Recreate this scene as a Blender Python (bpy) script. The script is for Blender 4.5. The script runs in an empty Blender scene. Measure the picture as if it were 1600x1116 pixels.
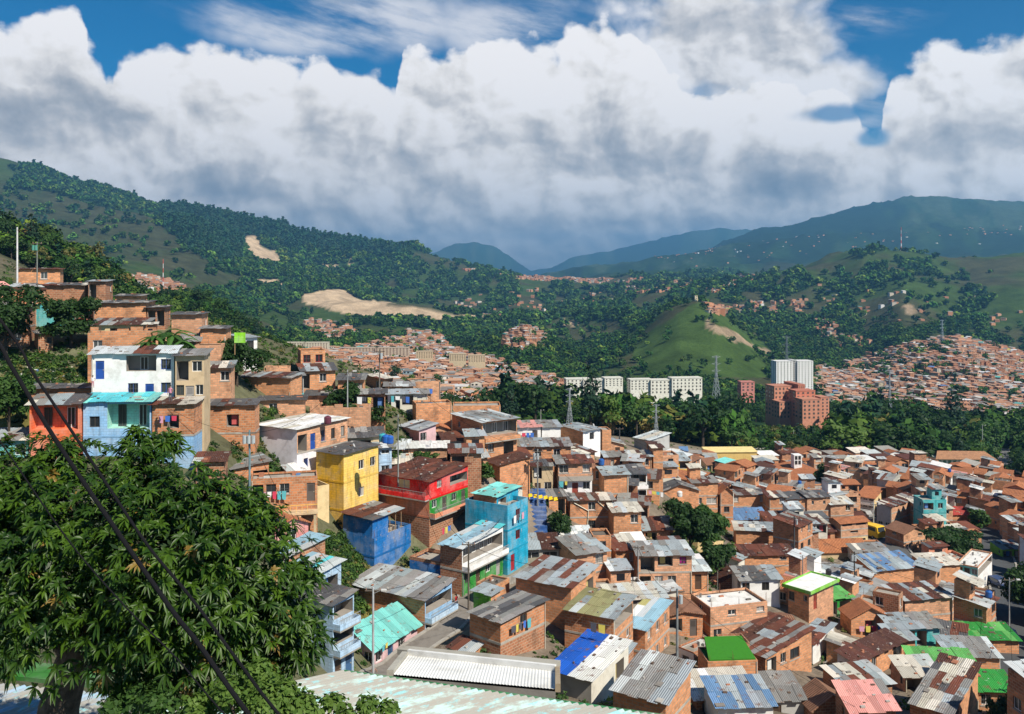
import bpy, math, random
import numpy as np
from mathutils import Vector, Matrix, Euler

R = math.radians
rnd = random.Random(11)
F = 1386.0          # focal length in photo pixels (1600 wide)
HZ = 430.0          # eye level row of the photo
scene = bpy.context.scene
COL = scene.collection

# ------------------------------------------------------------------ camera, sky, sun, exposure
cam_d = bpy.data.cameras.new("camera")
cam = bpy.data.objects.new("camera", cam_d); COL.objects.link(cam)
cam.location = (0, 0, 0); cam.rotation_euler = (R(90), 0, 0)
cam_d.sensor_width = 36.0; cam_d.lens = 36.0 * F / 1600.0
cam_d.shift_y = -(558.0 - HZ) / 1600.0
cam_d.clip_start = 0.1; cam_d.clip_end = 90000
scene.camera = cam

SUN_DIR = Vector((0.50, -0.52, 0.78)).normalized()     # towards the sun
sun_el = math.asin(SUN_DIR.z); sun_az = math.atan2(SUN_DIR.x, SUN_DIR.y)
sd = bpy.data.lights.new("sun", 'SUN'); sd.energy = 5.0; sd.angle = R(0.5); sd.color = (1.0, 0.93, 0.80)
sun = bpy.data.objects.new("sun", sd); COL.objects.link(sun)
sun.rotation_euler = SUN_DIR.to_track_quat('Z', 'Y').to_euler(); sun.location = (0, -30, 60)

vs = scene.view_settings
scene.display_settings.display_device = 'sRGB'
vs.view_transform = 'Standard'; vs.look = 'None'; vs.exposure = 0.38; vs.gamma = 1.0; vs.use_curve_mapping = False
cy = scene.cycles
cy.max_bounces = 4; cy.diffuse_bounces = 2; cy.glossy_bounces = 2; cy.transmission_bounces = 2; cy.volume_bounces = 0
cy.transparent_max_bounces = 6
cy.caustics_reflective = False; cy.caustics_refractive = False
cy.use_denoising = True; cy.denoiser = 'OPENIMAGEDENOISE'
try:
    cy.sample_clamp_indirect = 4
except Exception:
    pass

def PX(px, py, Y):
    """pixel of the photo + distance -> world point"""
    return Vector(((px - 800.0) / F * Y, Y, (HZ - py) / F * Y))

def AZ(px):
    return math.atan((px - 800.0) / F)
def EL(px, py):
    return math.atan((HZ - py) / F * math.cos(AZ(px)))

# --------- small helper around shader nodes
class NT:
    def __init__(s, tree): s.t = tree; s.n = tree.nodes; s.l = tree.links
    def node(s, kind, **kw):
        n = s.n.new(kind)
        for k, v in kw.items(): setattr(n, k, v)
        return n
    def put(s, sock, v):
        if v is None: return
        if hasattr(v, 'is_output'): s.l.new(v, sock)
        else:
            try: sock.default_value = v
            except Exception: sock.default_value = (*v, 1.0) if len(v) == 3 else v[:3]
    def m(s, op, a, b=None, c=None, clamp=False):
        n = s.n.new('ShaderNodeMath'); n.operation = op; n.use_clamp = clamp
        for i, v in enumerate((a, b, c)):
            if v is not None: s.put(n.inputs[i], v)
        return n.outputs[0]
    def mr(s, v, a, b, c=0.0, d=1.0, smooth=True):
        n = s.n.new('ShaderNodeMapRange'); n.interpolation_type = 'SMOOTHSTEP' if smooth else 'LINEAR'
        s.put(n.inputs[0], v); n.inputs[1].default_value = a; n.inputs[2].default_value = b
        n.inputs[3].default_value = c; n.inputs[4].default_value = d
        return n.outputs[0]
    def mix(s, f, a, b, mode='MIX'):
        n = s.n.new('ShaderNodeMix'); n.data_type = 'RGBA'; n.blend_type = mode
        s.put(n.inputs[0], f); s.put(n.inputs[6], a); s.put(n.inputs[7], b)
        return n.outputs[2]
    def comb(s, x, y, z=0.0):
        n = s.n.new('ShaderNodeCombineXYZ')
        s.put(n.inputs[0], x); s.put(n.inputs[1], y); s.put(n.inputs[2], z)
        return n.outputs[0]
    def noise(s, vec, scale, detail=4, rough=0.5, dist=0.0, out=0, dims='3D'):
        n = s.n.new('ShaderNodeTexNoise'); n.noise_dimensions = dims; s.put(n.inputs['Vector'], vec)
        n.inputs['Scale'].default_value = scale; n.inputs['Detail'].default_value = detail
        n.inputs['Roughness'].default_value = rough; n.inputs['Distortion'].default_value = dist
        return n.outputs[out]
    def vadd(s, a, b, op='ADD'):
        n = s.n.new('ShaderNodeVectorMath'); n.operation = op
        s.put(n.inputs[0], a); s.put(n.inputs[1], b)
        return n.outputs[0]
    def ramp(s, f, stops):
        n = s.n.new('ShaderNodeValToRGB'); s.put(n.inputs[0], f)
        e = n.color_ramp.elements
        while len(e) < len(stops): e.new(0.5)
        for q, (p, c) in zip(e, stops): q.position = p; q.color = (*c, 1.0)
        return n.outputs[0]

def lin(r, g, b):
    f = lambda c: (c / 255 / 12.92) if c / 255 <= 0.04045 else ((c / 255 + 0.055) / 1.055) ** 2.4
    return (f(r), f(g), f(b))

# ------------------------------------------------------------------ world: Nishita sky with cumulus
world = bpy.data.worlds.new("World"); scene.world = world; world.use_nodes = True
W = NT(world.node_tree)
bg = W.n['Background']
sky = W.node('ShaderNodeTexSky', sky_type='NISHITA'); sky.sun_disc = False
sky.sun_elevation = sun_el; sky.sun_rotation = sun_az
sky.altitude = 1600; sky.air_density = 1.0; sky.dust_density = 0.4; sky.ozone_density = 2.5
tc = W.node('ShaderNodeTexCoord')
sep = W.node('ShaderNodeSeparateXYZ'); W.l.new(tc.outputs['Generated'], sep.inputs[0])
dx, dy, dz = sep.outputs
az = W.m('ARCTAN2', dx, dy)
el = W.m('ARCSINE', dz)
P = W.comb(az, W.m('MULTIPLY', el, 1.25), 0.0)
# domain warp
w1 = W.noise(P, 5.0, 5, 0.55, out=1, dims='2D')
Pw = W.vadd(P, W.vadd(W.vadd(w1, (-0.5, -0.5, -0.5)), (0.055, 0.055, 0.0), 'MULTIPLY'))
# billows: stacked voronoi distance reads as cauliflower heads
def billow(vec, sc):
    out = None; amp = 1.0; tot = 0
    for k in range(3):
        v = W.node('ShaderNodeTexVoronoi', feature='SMOOTH_F1', voronoi_dimensions='2D'); W.put(v.inputs['Vector'], vec)
        v.inputs['Scale'].default_value = sc * (2.25 ** k); v.inputs['Smoothness'].default_value = 0.22
        d = W.m('SUBTRACT', 1.0, v.outputs['Distance'])
        d = W.m('MULTIPLY', d, amp); tot += amp
        out = d if out is None else W.m('ADD', out, d)
        amp *= 0.5
    return W.m('MULTIPLY', out, 1.0 / tot)
fine = W.noise(P, 40.0, 5, 0.62, dims='2D')
bil = billow(Pw, 11.0)
LD = (0.016, 0.020, 0.0)
sm = W.noise(Pw, 26.0, 4, 0.55, dims='2D'); sm2 = W.noise(W.vadd(Pw, (0.006, 0.008, 0.0)), 26.0, 4, 0.55, dims='2D')
bil2 = billow(W.vadd(Pw, LD), 11.0)
big = W.noise(Pw, 4.0, 6, 0.58, dims='2D')
big2 = W.noise(W.vadd(Pw, (0.030, 0.045, 0.0)), 4.0, 6, 0.58, dims='2D')
# upper edge of the cloud bank against the azimuth
edge = [(-500, 60), (-200, 20), (0, 42), (30, 30), (60, 16), (110, 12), (136, 34), (148, 85), (166, 96), (180, 118), (196, 92), (236, 72), (262, 60), (330, 70),
        (400, 84), (440, 98), (470, 102), (488, 84), (506, 84), (530, 106), (580, 104), (604, 122), (618, 124), (626, 76), (660, 64), (700, 74),
        (800, 58), (862, 66), (884, 42), (926, 28), (962, 38), (990, 44), (1020, 66), (1050, 104), (1110, 118), (1180, 112), (1250, 124), (1300, 140), (1340, 160), (1364, 200),
        (1376, 196), (1386, 140), (1410, 118), (1450, 80), (1500, 60), (1560, 52), (1620, 46), (1800, 60), (2100, 40)]
az0, az1 = AZ(-500), AZ(2100)
e0, e1 = 0.0, 0.5
fc = W.node('ShaderNodeFloatCurve')
wig = W.m('MULTIPLY', W.m('SUBTRACT', fine, 0.5), 0.02)
t = W.mr(W.m('ADD', az, W.m('MULTIPLY', W.m('SUBTRACT', big, 0.5), 0.03)), az0, az1, 0, 1, smooth=False); W.l.new(t, fc.inputs['Value'])
cm = fc.mapping; cv = cm.curves[0]
pts = [((AZ(px) - az0) / (az1 - az0), (EL(px, py) - e0) / (e1 - e0)) for px, py in edge]
cv.points[0].location = pts[0]; cv.points[1].location = pts[-1]
for p in pts[1:-1]: cv.points.new(*p)
for p in cv.points: p.handle_type = 'AUTO_CLAMPED'
cm.update()
eb = W.m('ADD', W.m('MULTIPLY', fc.outputs[0], e1 - e0), e0)
depth = W.m('SUBTRACT', eb, el)                                     # angle below the cloud's upper edge
dn = W.m('ADD', depth, W.m('ADD', W.m('MULTIPLY', W.m('SUBTRACT', bil, 0.62), 0.060), wig))
mass = W.mr(dn, -0.004, 0.010)
def blob(px, py, rx, ry, soft=1.0, nz=0.5):
    ax = W.m('DIVIDE', W.m('SUBTRACT', az, AZ(px)), rx / F)
    ay = W.m('DIVIDE', W.m('SUBTRACT', el, EL(px, py)), ry / F)
    d = W.m('SQRT', W.m('ADD', W.m('MULTIPLY', ax, ax), W.m('MULTIPLY', ay, ay)))
    if nz:
        d = W.m('ADD', d, W.m('MULTIPLY', W.m('SUBTRACT', bil, 0.62), -nz * 4.0))
        d = W.m('ADD', d, W.m('MULTIPLY', W.m('SUBTRACT', fine, 0.5), nz * 1.2))
    return W.mr(d, 1.0 - 0.5 * soft, 1.0 + 0.5 * soft, 1.0, 0.0)
def total(seq):
    o = None
    for s_ in seq: o = s_ if o is None else W.m('MAXIMUM', o, s_)
    return o
# thin high veils
veil_n = W.noise(W.comb(W.m('MULTIPLY', az, 0.6), W.m('ADD', W.m('MULTIPLY', el, 2.6), W.m('MULTIPLY', az, 0.5))), 7.0, 7, 0.60, 0.0, dims='2D')
veils = total([blob(600, 30, 260, 42, 1.2, 0.25), blob(480, 55, 120, 25, 1.2, 0.25), blob(1330, 35, 90, 22, 1.2, 0.2), blob(760, 40, 110, 40, 1.1, 0.2),
               blob(1290, 170, 90, 50, 1.2, 0.2)])
veil = W.m('MULTIPLY', veils, W.mr(veil_n, 0.34, 0.66, 0.0, 0.70))
sheet = W.m('MULTIPLY', total([blob(1110, 70, 150, 120, .7, 0.30), blob(1215, 95, 90, 75, .8, 0.3), blob(1290, 130, 60, 46, .8, 0.3)]), 0.9)
veil = W.m('MAXIMUM', veil, sheet)
gen = W.mr(W.noise(W.comb(dx, dy, dz), 2.2, 6, 0.6), 0.52, 0.72, 0.0, 0.75)
behind = W.mr(W.m('ABSOLUTE', az), 0.95, 1.25)
cover = W.m('MAXIMUM', mass, veil)
gap = total([blob(1365, 215, 24, 14, 0.8, 0.2), blob(1310, 178, 55, 12, 0.9, 0.25)])
cover = W.m('MULTIPLY', cover, W.m('SUBTRACT', 1.0, W.m('MULTIPLY', gap, 0.8)))
mixg = W.m('MULTIPLY', behind, W.mr(el, 0.0, 0.08))
cover = W.m('ADD', W.m('MULTIPLY', cover, W.m('SUBTRACT', 1.0, mixg)), W.m('MULTIPLY', gen, mixg))
# light on the clouds
rel = W.m('ADD', W.m('MULTIPLY', W.m('SUBTRACT', bil, bil2), 1.9), W.m('MULTIPLY', W.m('SUBTRACT', big, big2), 2.1))
rel = W.m('ADD', rel, W.m('MULTIPLY', W.m('SUBTRACT', sm, sm2), 1.5))
top = W.mr(depth, 0.0, 0.125, 1.0, 0.0)
dark = total([blob(120, 165, 62, 50, 0.9, 0.35), blob(170, 190, 60, 26, 0.9, 0.3), blob(25, 185, 50, 34, 0.9, 0.3), blob(1215, 268, 78, 44, 0.9, 0.4), blob(360, 290, 70, 30, 1.0, 0.3)])
soft_dark = total([blob(960, 240, 260, 70, 1.6, 0.25), blob(600, 190, 240, 70, 1.6, 0.25), blob(1500, 210, 130, 80, 1.6, 0.25), blob(1130, 110, 110, 70, 1.6, 0.2), blob(640, 300, 150, 60, 1.5, 0.3), blob(960, 370, 260, 46, 1.5, 0.2), blob(980, 395, 180, 30, 1.5, 0.1), blob(1330, 300, 220, 30, 1.4, 0.2)])
lite = total([blob(440, 190, 50, 40, 1.2, 0.5), blob(680, 210, 40, 50, 1.2, 0.6), blob(1130, 245, 40, 60, 1.2, 0.6), blob(1290, 205, 70, 24, 1.2, 0.5),
              blob(1460, 275, 34, 26, 1.0, 0.3), blob(1550, 285, 40, 22, 1.0, 0.3), blob(925, 285, 44, 26, 1.1, 0.4), blob(430, 310, 44, 34, 1.1, 0.5), blob(590, 330, 40, 30, 1.1, 0.5), blob(1460, 168, 14, 10, 0.8, 0.2), blob(770, 245, 16, 14, 0.9, 0.2)])
b = W.m('ADD', 0.835, W.m('MULTIPLY', rel, 0.37))
b = W.m('ADD', b, W.m('MULTIPLY', top, 0.24))
b = W.m('ADD', b, W.m('MULTIPLY', lite, 0.16))
b = W.m('SUBTRACT', b, W.m('MULTIPLY', W.m('MULTIPLY', sheet, W.mr(dn, -.03, .02, 1.0, 0.0)), 0.22))
b = W.m('SUBTRACT', b, W.m('MULTIPLY', dark, 0.30))
b = W.m('SUBTRACT', b, W.m('MULTIPLY', soft_dark, 0.14))
b = W.m('ADD', b, W.m('MULTIPLY', W.m('SUBTRACT', fine, 0.5), 0.10))
low = W.mr(W.m('ADD', el, W.m('MULTIPLY', W.m('SUBTRACT', big, 0.5), 0.05)), 0.0, 0.11, 1.0, 0.0)
b = W.m('SUBTRACT', b, W.m('MULTIPLY', low, 0.03))
ccol = W.ramp(b, [(0.0, lin(124, 133, 146)), (0.30, lin(156, 162, 170)), (0.52, lin(184, 187, 191)), (0.70, lin(212, 212, 212)), (0.86, lin(240, 239, 237)), (1.0, lin(252, 252, 253))])
hz = W.mr(el, -0.01, 0.035, 0.35, 0.0)
ccol = W.mix(hz, ccol, (*lin(165, 176, 186), 1))
# blue sky, deep as a polarised lens shows it
hsv = W.node('ShaderNodeHueSaturation'); hsv.inputs['Saturation'].default_value = 1.7; hsv.inputs['Value'].default_value = 0.66
W.l.new(sky.outputs[0], hsv.inputs['Color'])
skc = W.mix(1.0, hsv.outputs[0], (0.0, 1.02, 0.98, 1), 'MULTIPLY')
SKY_STR = 0.10
cl = W.mix(1.0, ccol, (0.86 / SKY_STR, 0.83 / SKY_STR, 0.81 / SKY_STR, 1), 'MULTIPLY')
fin = W.mix(cover, skc, cl)
W.l.new(fin, bg.inputs['Color']); bg.inputs['Strength'].default_value = SKY_STR
world.cycles.sampling_method = 'MANUAL'; world.cycles.sample_map_resolution = 512

# ------------------------------------------------------------------ numeric noise
def _h(ix, iy, seed):
    n = (ix.astype(np.int64) * 374761393 + iy.astype(np.int64) * 668265263 + seed * 974711) & 0xffffffff
    n = ((n ^ (n >> 13)) * 1274126177) & 0xffffffff
    n = n ^ (n >> 16)
    return (n & 0xffff) / 65535.0
def vnoise(x, y, seed=0):
    ix = np.floor(x); iy = np.floor(y); fx = x - ix; fy = y - iy
    fx = fx * fx * fx * (fx * (fx * 6 - 15) + 10); fy = fy * fy * fy * (fy * (fy * 6 - 15) + 10)
    ix = ix.astype(np.int64); iy = iy.astype(np.int64)
    a = _h(ix, iy, seed); b_ = _h(ix + 1, iy, seed); c = _h(ix, iy + 1, seed); d = _h(ix + 1, iy + 1, seed)
    return (a * (1 - fx) + b_ * fx) * (1 - fy) + (c * (1 - fx) + d * fx) * fy
def fbm(x, y, oct=5, seed=0, gain=0.5):
    s = 0; a = 1; t_ = 0
    for k in range(oct):
        s = s + a * vnoise(x * 2 ** k + k * 17.3, y * 2 ** k - k * 9.1, seed + k); t_ += a; a *= gain
    return s / t_
def ridged(x, y, oct=5, seed=0):
    s = 0; a = 1; t_ = 0
    for k in range(oct):
        v = 1 - np.abs(2 * vnoise(x * 2 ** k + k * 11.7, y * 2 ** k + k * 5.3, seed + k) - 1)
        s = s + a * v * v; t_ += a; a *= 0.5
    return s / t_
def sstep(a, b_, x):
    t_ = np.clip((x - a) / (b_ - a), 0, 1); return t_ * t_ * (3 - 2 * t_)
# ------------------------------------------------------------------ terrain
NC = [-300, 0, 150, 300, 450, 600, 750, 900, 1050, 1200, 1350, 1500, 1650, 1950]
NEAR = [
 (5,   [-7.0] * 14),
 (20,  [-11.5] * 14),
 (35,  [-12, -14, -16, -18, -20, -21, -22, -22, -22, -22, -22, -22, -22, -22]),
 (55,  [-13, -17, -20, -23, -28, -30, -31.5, -32.5, -33, -34, -34, -34, -34, -34]),
 (75,  [-13, -18, -21, -25, -33, -36.5, -37, -38, -40, -42, -43, -44, -44, -44]),
 (90,  [-10, -14, -16.5, -19, -27, -38, -38.5, -39.5, -41, -44, -48, -50, -50, -50]),
 (105, [-6, -10, -11, -12, -17, -31, -36.5, -39.5, -42, -45, -51, -53, -53, -53]),
 (125, [-2, -5, -6.5, -8, -14, -19, -26, -36, -42, -47, -52, -54, -54, -54]),
 (150, [1, -2, -4, -7, -12, -17, -24, -33, -44, -49, -54, -56, -56, -56]),
 (200, [4, 0, -5, -12, -20, -27, -32, -38, -46, -53, -56, -58, -59, -60]),
 (270, [8, 2, -8, -20, -32, -40, -45, -48, -54, -65, -64, -66, -68, -70]),
 (340, [16, 8, -10, -30, -45, -55, -58, -60, -64, -71, -73, -76, -78, -80])]
FAR = [  # (distance, polyline of (column, row) where that ground shows or would show)
 (450,  [(-300, 330), (0, 364), (60, 378), (110, 402), (180, 442), (240, 500), (300, 545), (450, 590), (600, 625), (750, 655), (900, 668), (1050, 690), (1350, 692), (1500, 706), (1950, 706)]),
 (600,  [(-300, 380), (0, 400), (180, 460), (250, 480), (320, 474), (400, 520), (450, 566), (600, 602), (750, 618), (900, 645), (1050, 656), (1200, 664), (1350, 660), (1500, 672), (1950, 672)]),
 (800,  [(-300, 390), (0, 410), (180, 452), (300, 466), (360, 500), (450, 552), (600, 574), (750, 592), (900, 618), (1050, 622), (1200, 642), (1350, 640), (1500, 648), (1950, 648)]),
 (1100, [(-300, 400), (0, 415), (180, 446), (300, 470), (400, 530), (450, 538), (600, 552), (750, 566), (900, 594), (1000, 590), (1060, 575), (1200, 602), (1350, 612), (1500, 596), (1600, 604), (1950, 600)]),
 (1350, [(-300, 400), (0, 410), (180, 440), (300, 478), (400, 524), (600, 534), (750, 548), (820, 520), (900, 568), (1000, 548), (1060, 515), (1120, 505), (1200, 568), (1350, 586), (1430, 556), (1500, 548), (1600, 578), (1950, 560)]),
 (1600, [(-300, 390), (0, 400), (180, 430), (300, 470), (450, 515), (600, 524), (750, 534), (820, 508), (900, 552), (980, 530), (1040, 490), (1090, 470), (1130, 488), (1180, 530), (1230, 556), (1350, 566), (1430, 530), (1500, 528), (1600, 556), (1950, 540)]),
 (2000, [(-300, 350), (0, 378), (150, 405), (300, 442), (450, 495), (600, 500), (750, 520), (900, 520), (1050, 500), (1120, 500), (1200, 505), (1350, 500), (1410, 470), (1500, 500), (1600, 490), (1950, 490)]),
 (2500, [(-300, 320), (0, 345), (150, 372), (300, 405), (400, 445), (450, 470), (600, 478), (750, 490), (900, 490), (1050, 462), (1120, 448), (1200, 446), (1300, 440), (1350, 430), (1405, 425), (1500, 440), (1600, 430), (1950, 430)]),
 (2900, [(-300, 290), (0, 315), (150, 345), (300, 372), (400, 420), (450, 440), (600, 465), (750, 475), (900, 470), (1050, 448), (1110, 436), (1200, 424), (1300, 402), (1350, 393), (1400, 387), (1450, 391), (1510, 402), (1560, 396), (1600, 392), (1950, 380)]),
 (3600, [(-300, 245), (0, 275), (60, 290), (150, 318), (250, 340), (300, 350), (400, 385), (500, 420), (600, 445), (700, 455), (800, 452), (900, 452), (1050, 446), (1200, 440), (1350, 430), (1600, 430), (1950, 420)]),
 (4300, [(-300, 210), (-60, 240), (0, 259), (60, 276), (110, 290), (145, 292), (200, 303), (250, 318), (300, 328), (345, 336), (395, 352), (430, 357), (470, 372), (520, 378), (560, 384), (610, 386), (650, 390), (700, 402), (750, 412), (800, 426), (840, 432), (900, 436), (1000, 436), (1050, 440), (1200, 440), (1950, 440)]),
 (5500, [(-300, 300), (0, 330), (300, 380), (600, 440), (840, 448), (900, 438), (960, 432), (1050, 428), (1200, 415), (1350, 402), (1450, 398), (1600, 392), (1950, 380)]),
 (7000, [(-300, 350), (300, 400), (600, 445), (840, 446), (900, 430), (1000, 412), (1090, 396), (1200, 378), (1300, 366), (1450, 352), (1600, 350), (1950, 350)]),
 (9000, [(-300, 380), (600, 450), (800, 450), (880, 428), (960, 412), (1040, 396), (1110, 378), (1190, 350), (1240, 344), (1300, 327), (1360, 316), (1410, 309), (1460, 311), (1500, 318), (1560, 318), (1620, 322), (1950, 330)]),
 (12000, [(-300, 400), (600, 455), (800, 455), (1000, 440), (1200, 420), (1950, 400)]),
 (16000, [(-300, 420), (580, 430), (640, 412), (680, 396), (710, 385), (740, 381), (770, 390), (800, 406), (830, 426), (860, 424), (900, 408), (960, 392), (1040, 372), (1120, 356), (1950, 340)]),
 (25000, [(-300, 440), (1950, 440)])
]

COLS = np.concatenate([np.arange(-900, -100, 40), np.arange(-100, 1700, 6.0), np.arange(1700, 2600, 40)])
YN = np.exp(np.linspace(math.log(5), math.log(24000), 600))
def _table():
    ys = []; rows = []
    for Y, z in NEAR:
        ys.append(Y); rows.append(np.interp(COLS, NC, z))
    for Y, poly in FAR:
        ys.append(Y); xs = [p[0] for p in poly]; py = [p[1] for p in poly]
        rows.append((HZ - np.interp(COLS, xs, py)) / F * Y)
    x = np.log(np.array(ys)); y = np.array(rows)
    # monotone cubic (pchip) along ln(distance) for every column
    h = np.diff(x)[:, None]; d = np.diff(y, axis=0) / h
    m_ = np.zeros_like(y); m_[0] = d[0]; m_[-1] = d[-1]
    w1_ = 2 * h[1:] + h[:-1]; w2_ = h[1:] + 2 * h[:-1]
    same = (d[:-1] * d[1:]) > 0
    with np.errstate(divide='ignore', invalid='ignore'):
        mm = (w1_ + w2_) / (w1_ / d[:-1] + w2_ / d[1:])
    m_[1:-1] = np.where(same, mm, 0)
    q = np.log(YN); k = np.clip(np.searchsorted(x, q) - 1, 0, len(x) - 2)
    hh = (x[k + 1] - x[k])[:, None]; t_ = ((q - x[k]) / (x[k + 1] - x[k]))[:, None]
    return (y[k] * (1 + 2 * t_) * (1 - t_) ** 2 + hh * m_[k] * t_ * (1 - t_) ** 2 + y[k + 1] * t_ * t_ * (3 - 2 * t_) + hh * m_[k + 1] * t_ * t_ * (t_ - 1))
TZ = _table()
GX = (COLS[None, :] - 800) / F * YN[:, None]; GY = np.repeat(YN[:, None], len(COLS), 1)
# relief: gullies and spurs on the hills
amp = np.interp(YN, [300, 450, 900, 1500, 2500, 4000, 9000, 20000], [0, 1.5, 8, 22, 60, 95, 160, 200])[:, None]
lam = np.interp(YN, [300, 1000, 2500, 5000, 9000, 20000], [60, 160, 520, 900, 1800, 4000])
def relief(x, y):
    wx = fbm(x / 500, y / 500, 3, 5) * 220; wy = fbm(x / 500 + 9, y / 500, 3, 6) * 220
    a = ridged((x + wx) / 760, (y + wy) / 980, 6, 3) - 0.45
    b_ = ridged((x + wx) / 240, (y + wy) / 300, 5, 8) - 0.45
    c = fbm((x + wx) / 90, (y + wy) / 90, 4, 13) - 0.5
    far_ = ridged((x + wx) / 2600, (y + wy) / 2800, 6, 23) - 0.45
    yy = y
    wfar = sstep(5000, 8000, yy)
    return (a * (1 - wfar) + far_ * wfar * 1.3) + 0.34 * b_ * (1 - 0.3 * wfar) + 0.10 * c
# built-up and valley ground keeps its shape; skyline rows are lightly displaced
RZ = relief(GX, GY) * amp
u_ = COLS[None, :] + 0 * GY
town = np.exp(-((u_ - 700) / 260) ** 2) * sstep(1300, 900, GY) + np.exp(-((u_ - 1500) / 260) ** 2) * sstep(1700, 1200, GY)
RZ = RZ * (1 - 0.8 * np.clip(town, 0, 1))
TZ = TZ + RZ - 0.12 * amp
BASES = []       # (x, y, z) of hand placed houses: the ground is fitted under them
def near_fit():
    global TZ
    if not BASES: return
    m_ = YN < 420
    gx = GX[m_]; gy = GY[m_]; num = np.zeros_like(gx); den = np.full_like(gx, 0.25)
    h0 = np.array([ground(x, y) for x, y, z in BASES])
    for (x, y, z), h_ in zip(BASES, h0):
        w = np.exp(-((gx - x) ** 2 + (gy - y) ** 2) / (2 * 5.0 ** 2)); num += w * (z - h_); den += w
    TZ[m_] = TZ[m_] + num / den
LY0, LY1 = math.log(YN[0]), math.log(YN[-1])
def ground(x, y):
    px = 800 + x / y * F
    i = (math.log(y) - LY0) / (LY1 - LY0) * (len(YN) - 1); i = min(max(i, 0), len(YN) - 1.001)
    j = float(np.interp(px, COLS, np.arange(len(COLS)))); j = min(j, len(COLS) - 1.001)
    a, b_ = int(i), int(j); fi, fj = i - a, j - b_
    return float((TZ[a, b_] * (1 - fj) + TZ[a, b_ + 1] * fj) * (1 - fi) + (TZ[a + 1, b_] * (1 - fj) + TZ[a + 1, b_ + 1] * fj) * fi)
def ground_np(x, y):
    px = 800 + x / y * F
    i = np.clip((np.log(y) - LY0) / (LY1 - LY0) * (len(YN) - 1), 0, len(YN) - 1.001)
    j = np.clip(np.interp(px, COLS, np.arange(len(COLS))), 0, len(COLS) - 1.001)
    a = i.astype(int); b_ = j.astype(int); fi = i - a; fj = j - b_
    return (TZ[a, b_] * (1 - fj) + TZ[a, b_ + 1] * fj) * (1 - fi) + (TZ[a + 1, b_] * (1 - fj) + TZ[a + 1, b_ + 1] * fj) * fi
def ray_ground(px, py, y0=40, y1=420):
    """distance at which the ray of a pixel first meets the ground"""
    Y = np.exp(np.linspace(math.log(y0), math.log(y1), 500))
    pj = HZ - ground_np((px - 800) / F * Y, Y) / Y * F
    k = np.argmax(pj <= py)
    return float(Y[k]) if pj[k] <= py else None

def in_poly(px, py, poly):
    inside = np.zeros(np.shape(px), bool); n = len(poly)
    for i in range(n):
        x1, y1 = poly[i]; x2, y2 = poly[(i + 1) % n]
        if y1 == y2: continue
        c = ((y1 > py) != (y2 > py)) & (px < (x2 - x1) * (py - y1) / (y2 - y1) + x1)
        inside ^= c
    return inside

# land cover: where woods, meadow and bare soil lie, as map polygons seen from the lookout
PINE = [(250, 320), (300, 322), (395, 345), (430, 352), (500, 368), (560, 382), (600, 388), (640, 394), (600, 402), (540, 400), (500, 396), (460, 392), (440, 392), (420, 378), (395, 374), (380, 388), (375, 412), (340, 410), (300, 392), (262, 360)]
BARE = [([(388, 372), (405, 374), (418, 390), (440, 408), (446, 420), (430, 418), (405, 412), (388, 400), (380, 385)], 2400, 5000),
        ([(470, 462), (520, 454), (545, 456), (565, 470), (600, 472), (640, 478), (700, 490), (760, 492), (740, 498), (700, 500), (640, 500), (600, 496), (560, 494), (520, 482), (480, 472)], 1300, 4000),
        ([(400, 444), (440, 440), (450, 452), (405, 452)], 1500, 4000), ([(485, 419), (550, 417), (552, 421), (490, 424)], 1500, 5000),
        ([(405, 478), (440, 476), (440, 484), (410, 485)], 1200, 4000),
        ([(1105, 495), (1125, 505), (1160, 525), (1215, 556), (1200, 556), (1150, 532), (1110, 512)], 1000, 2200), ([(870, 500), (905, 503), (905, 512), (880, 508)], 1300, 3500),
        ([(1405, 478), (1425, 476), (1430, 492), (1412, 494)], 1300, 3500)]
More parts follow.
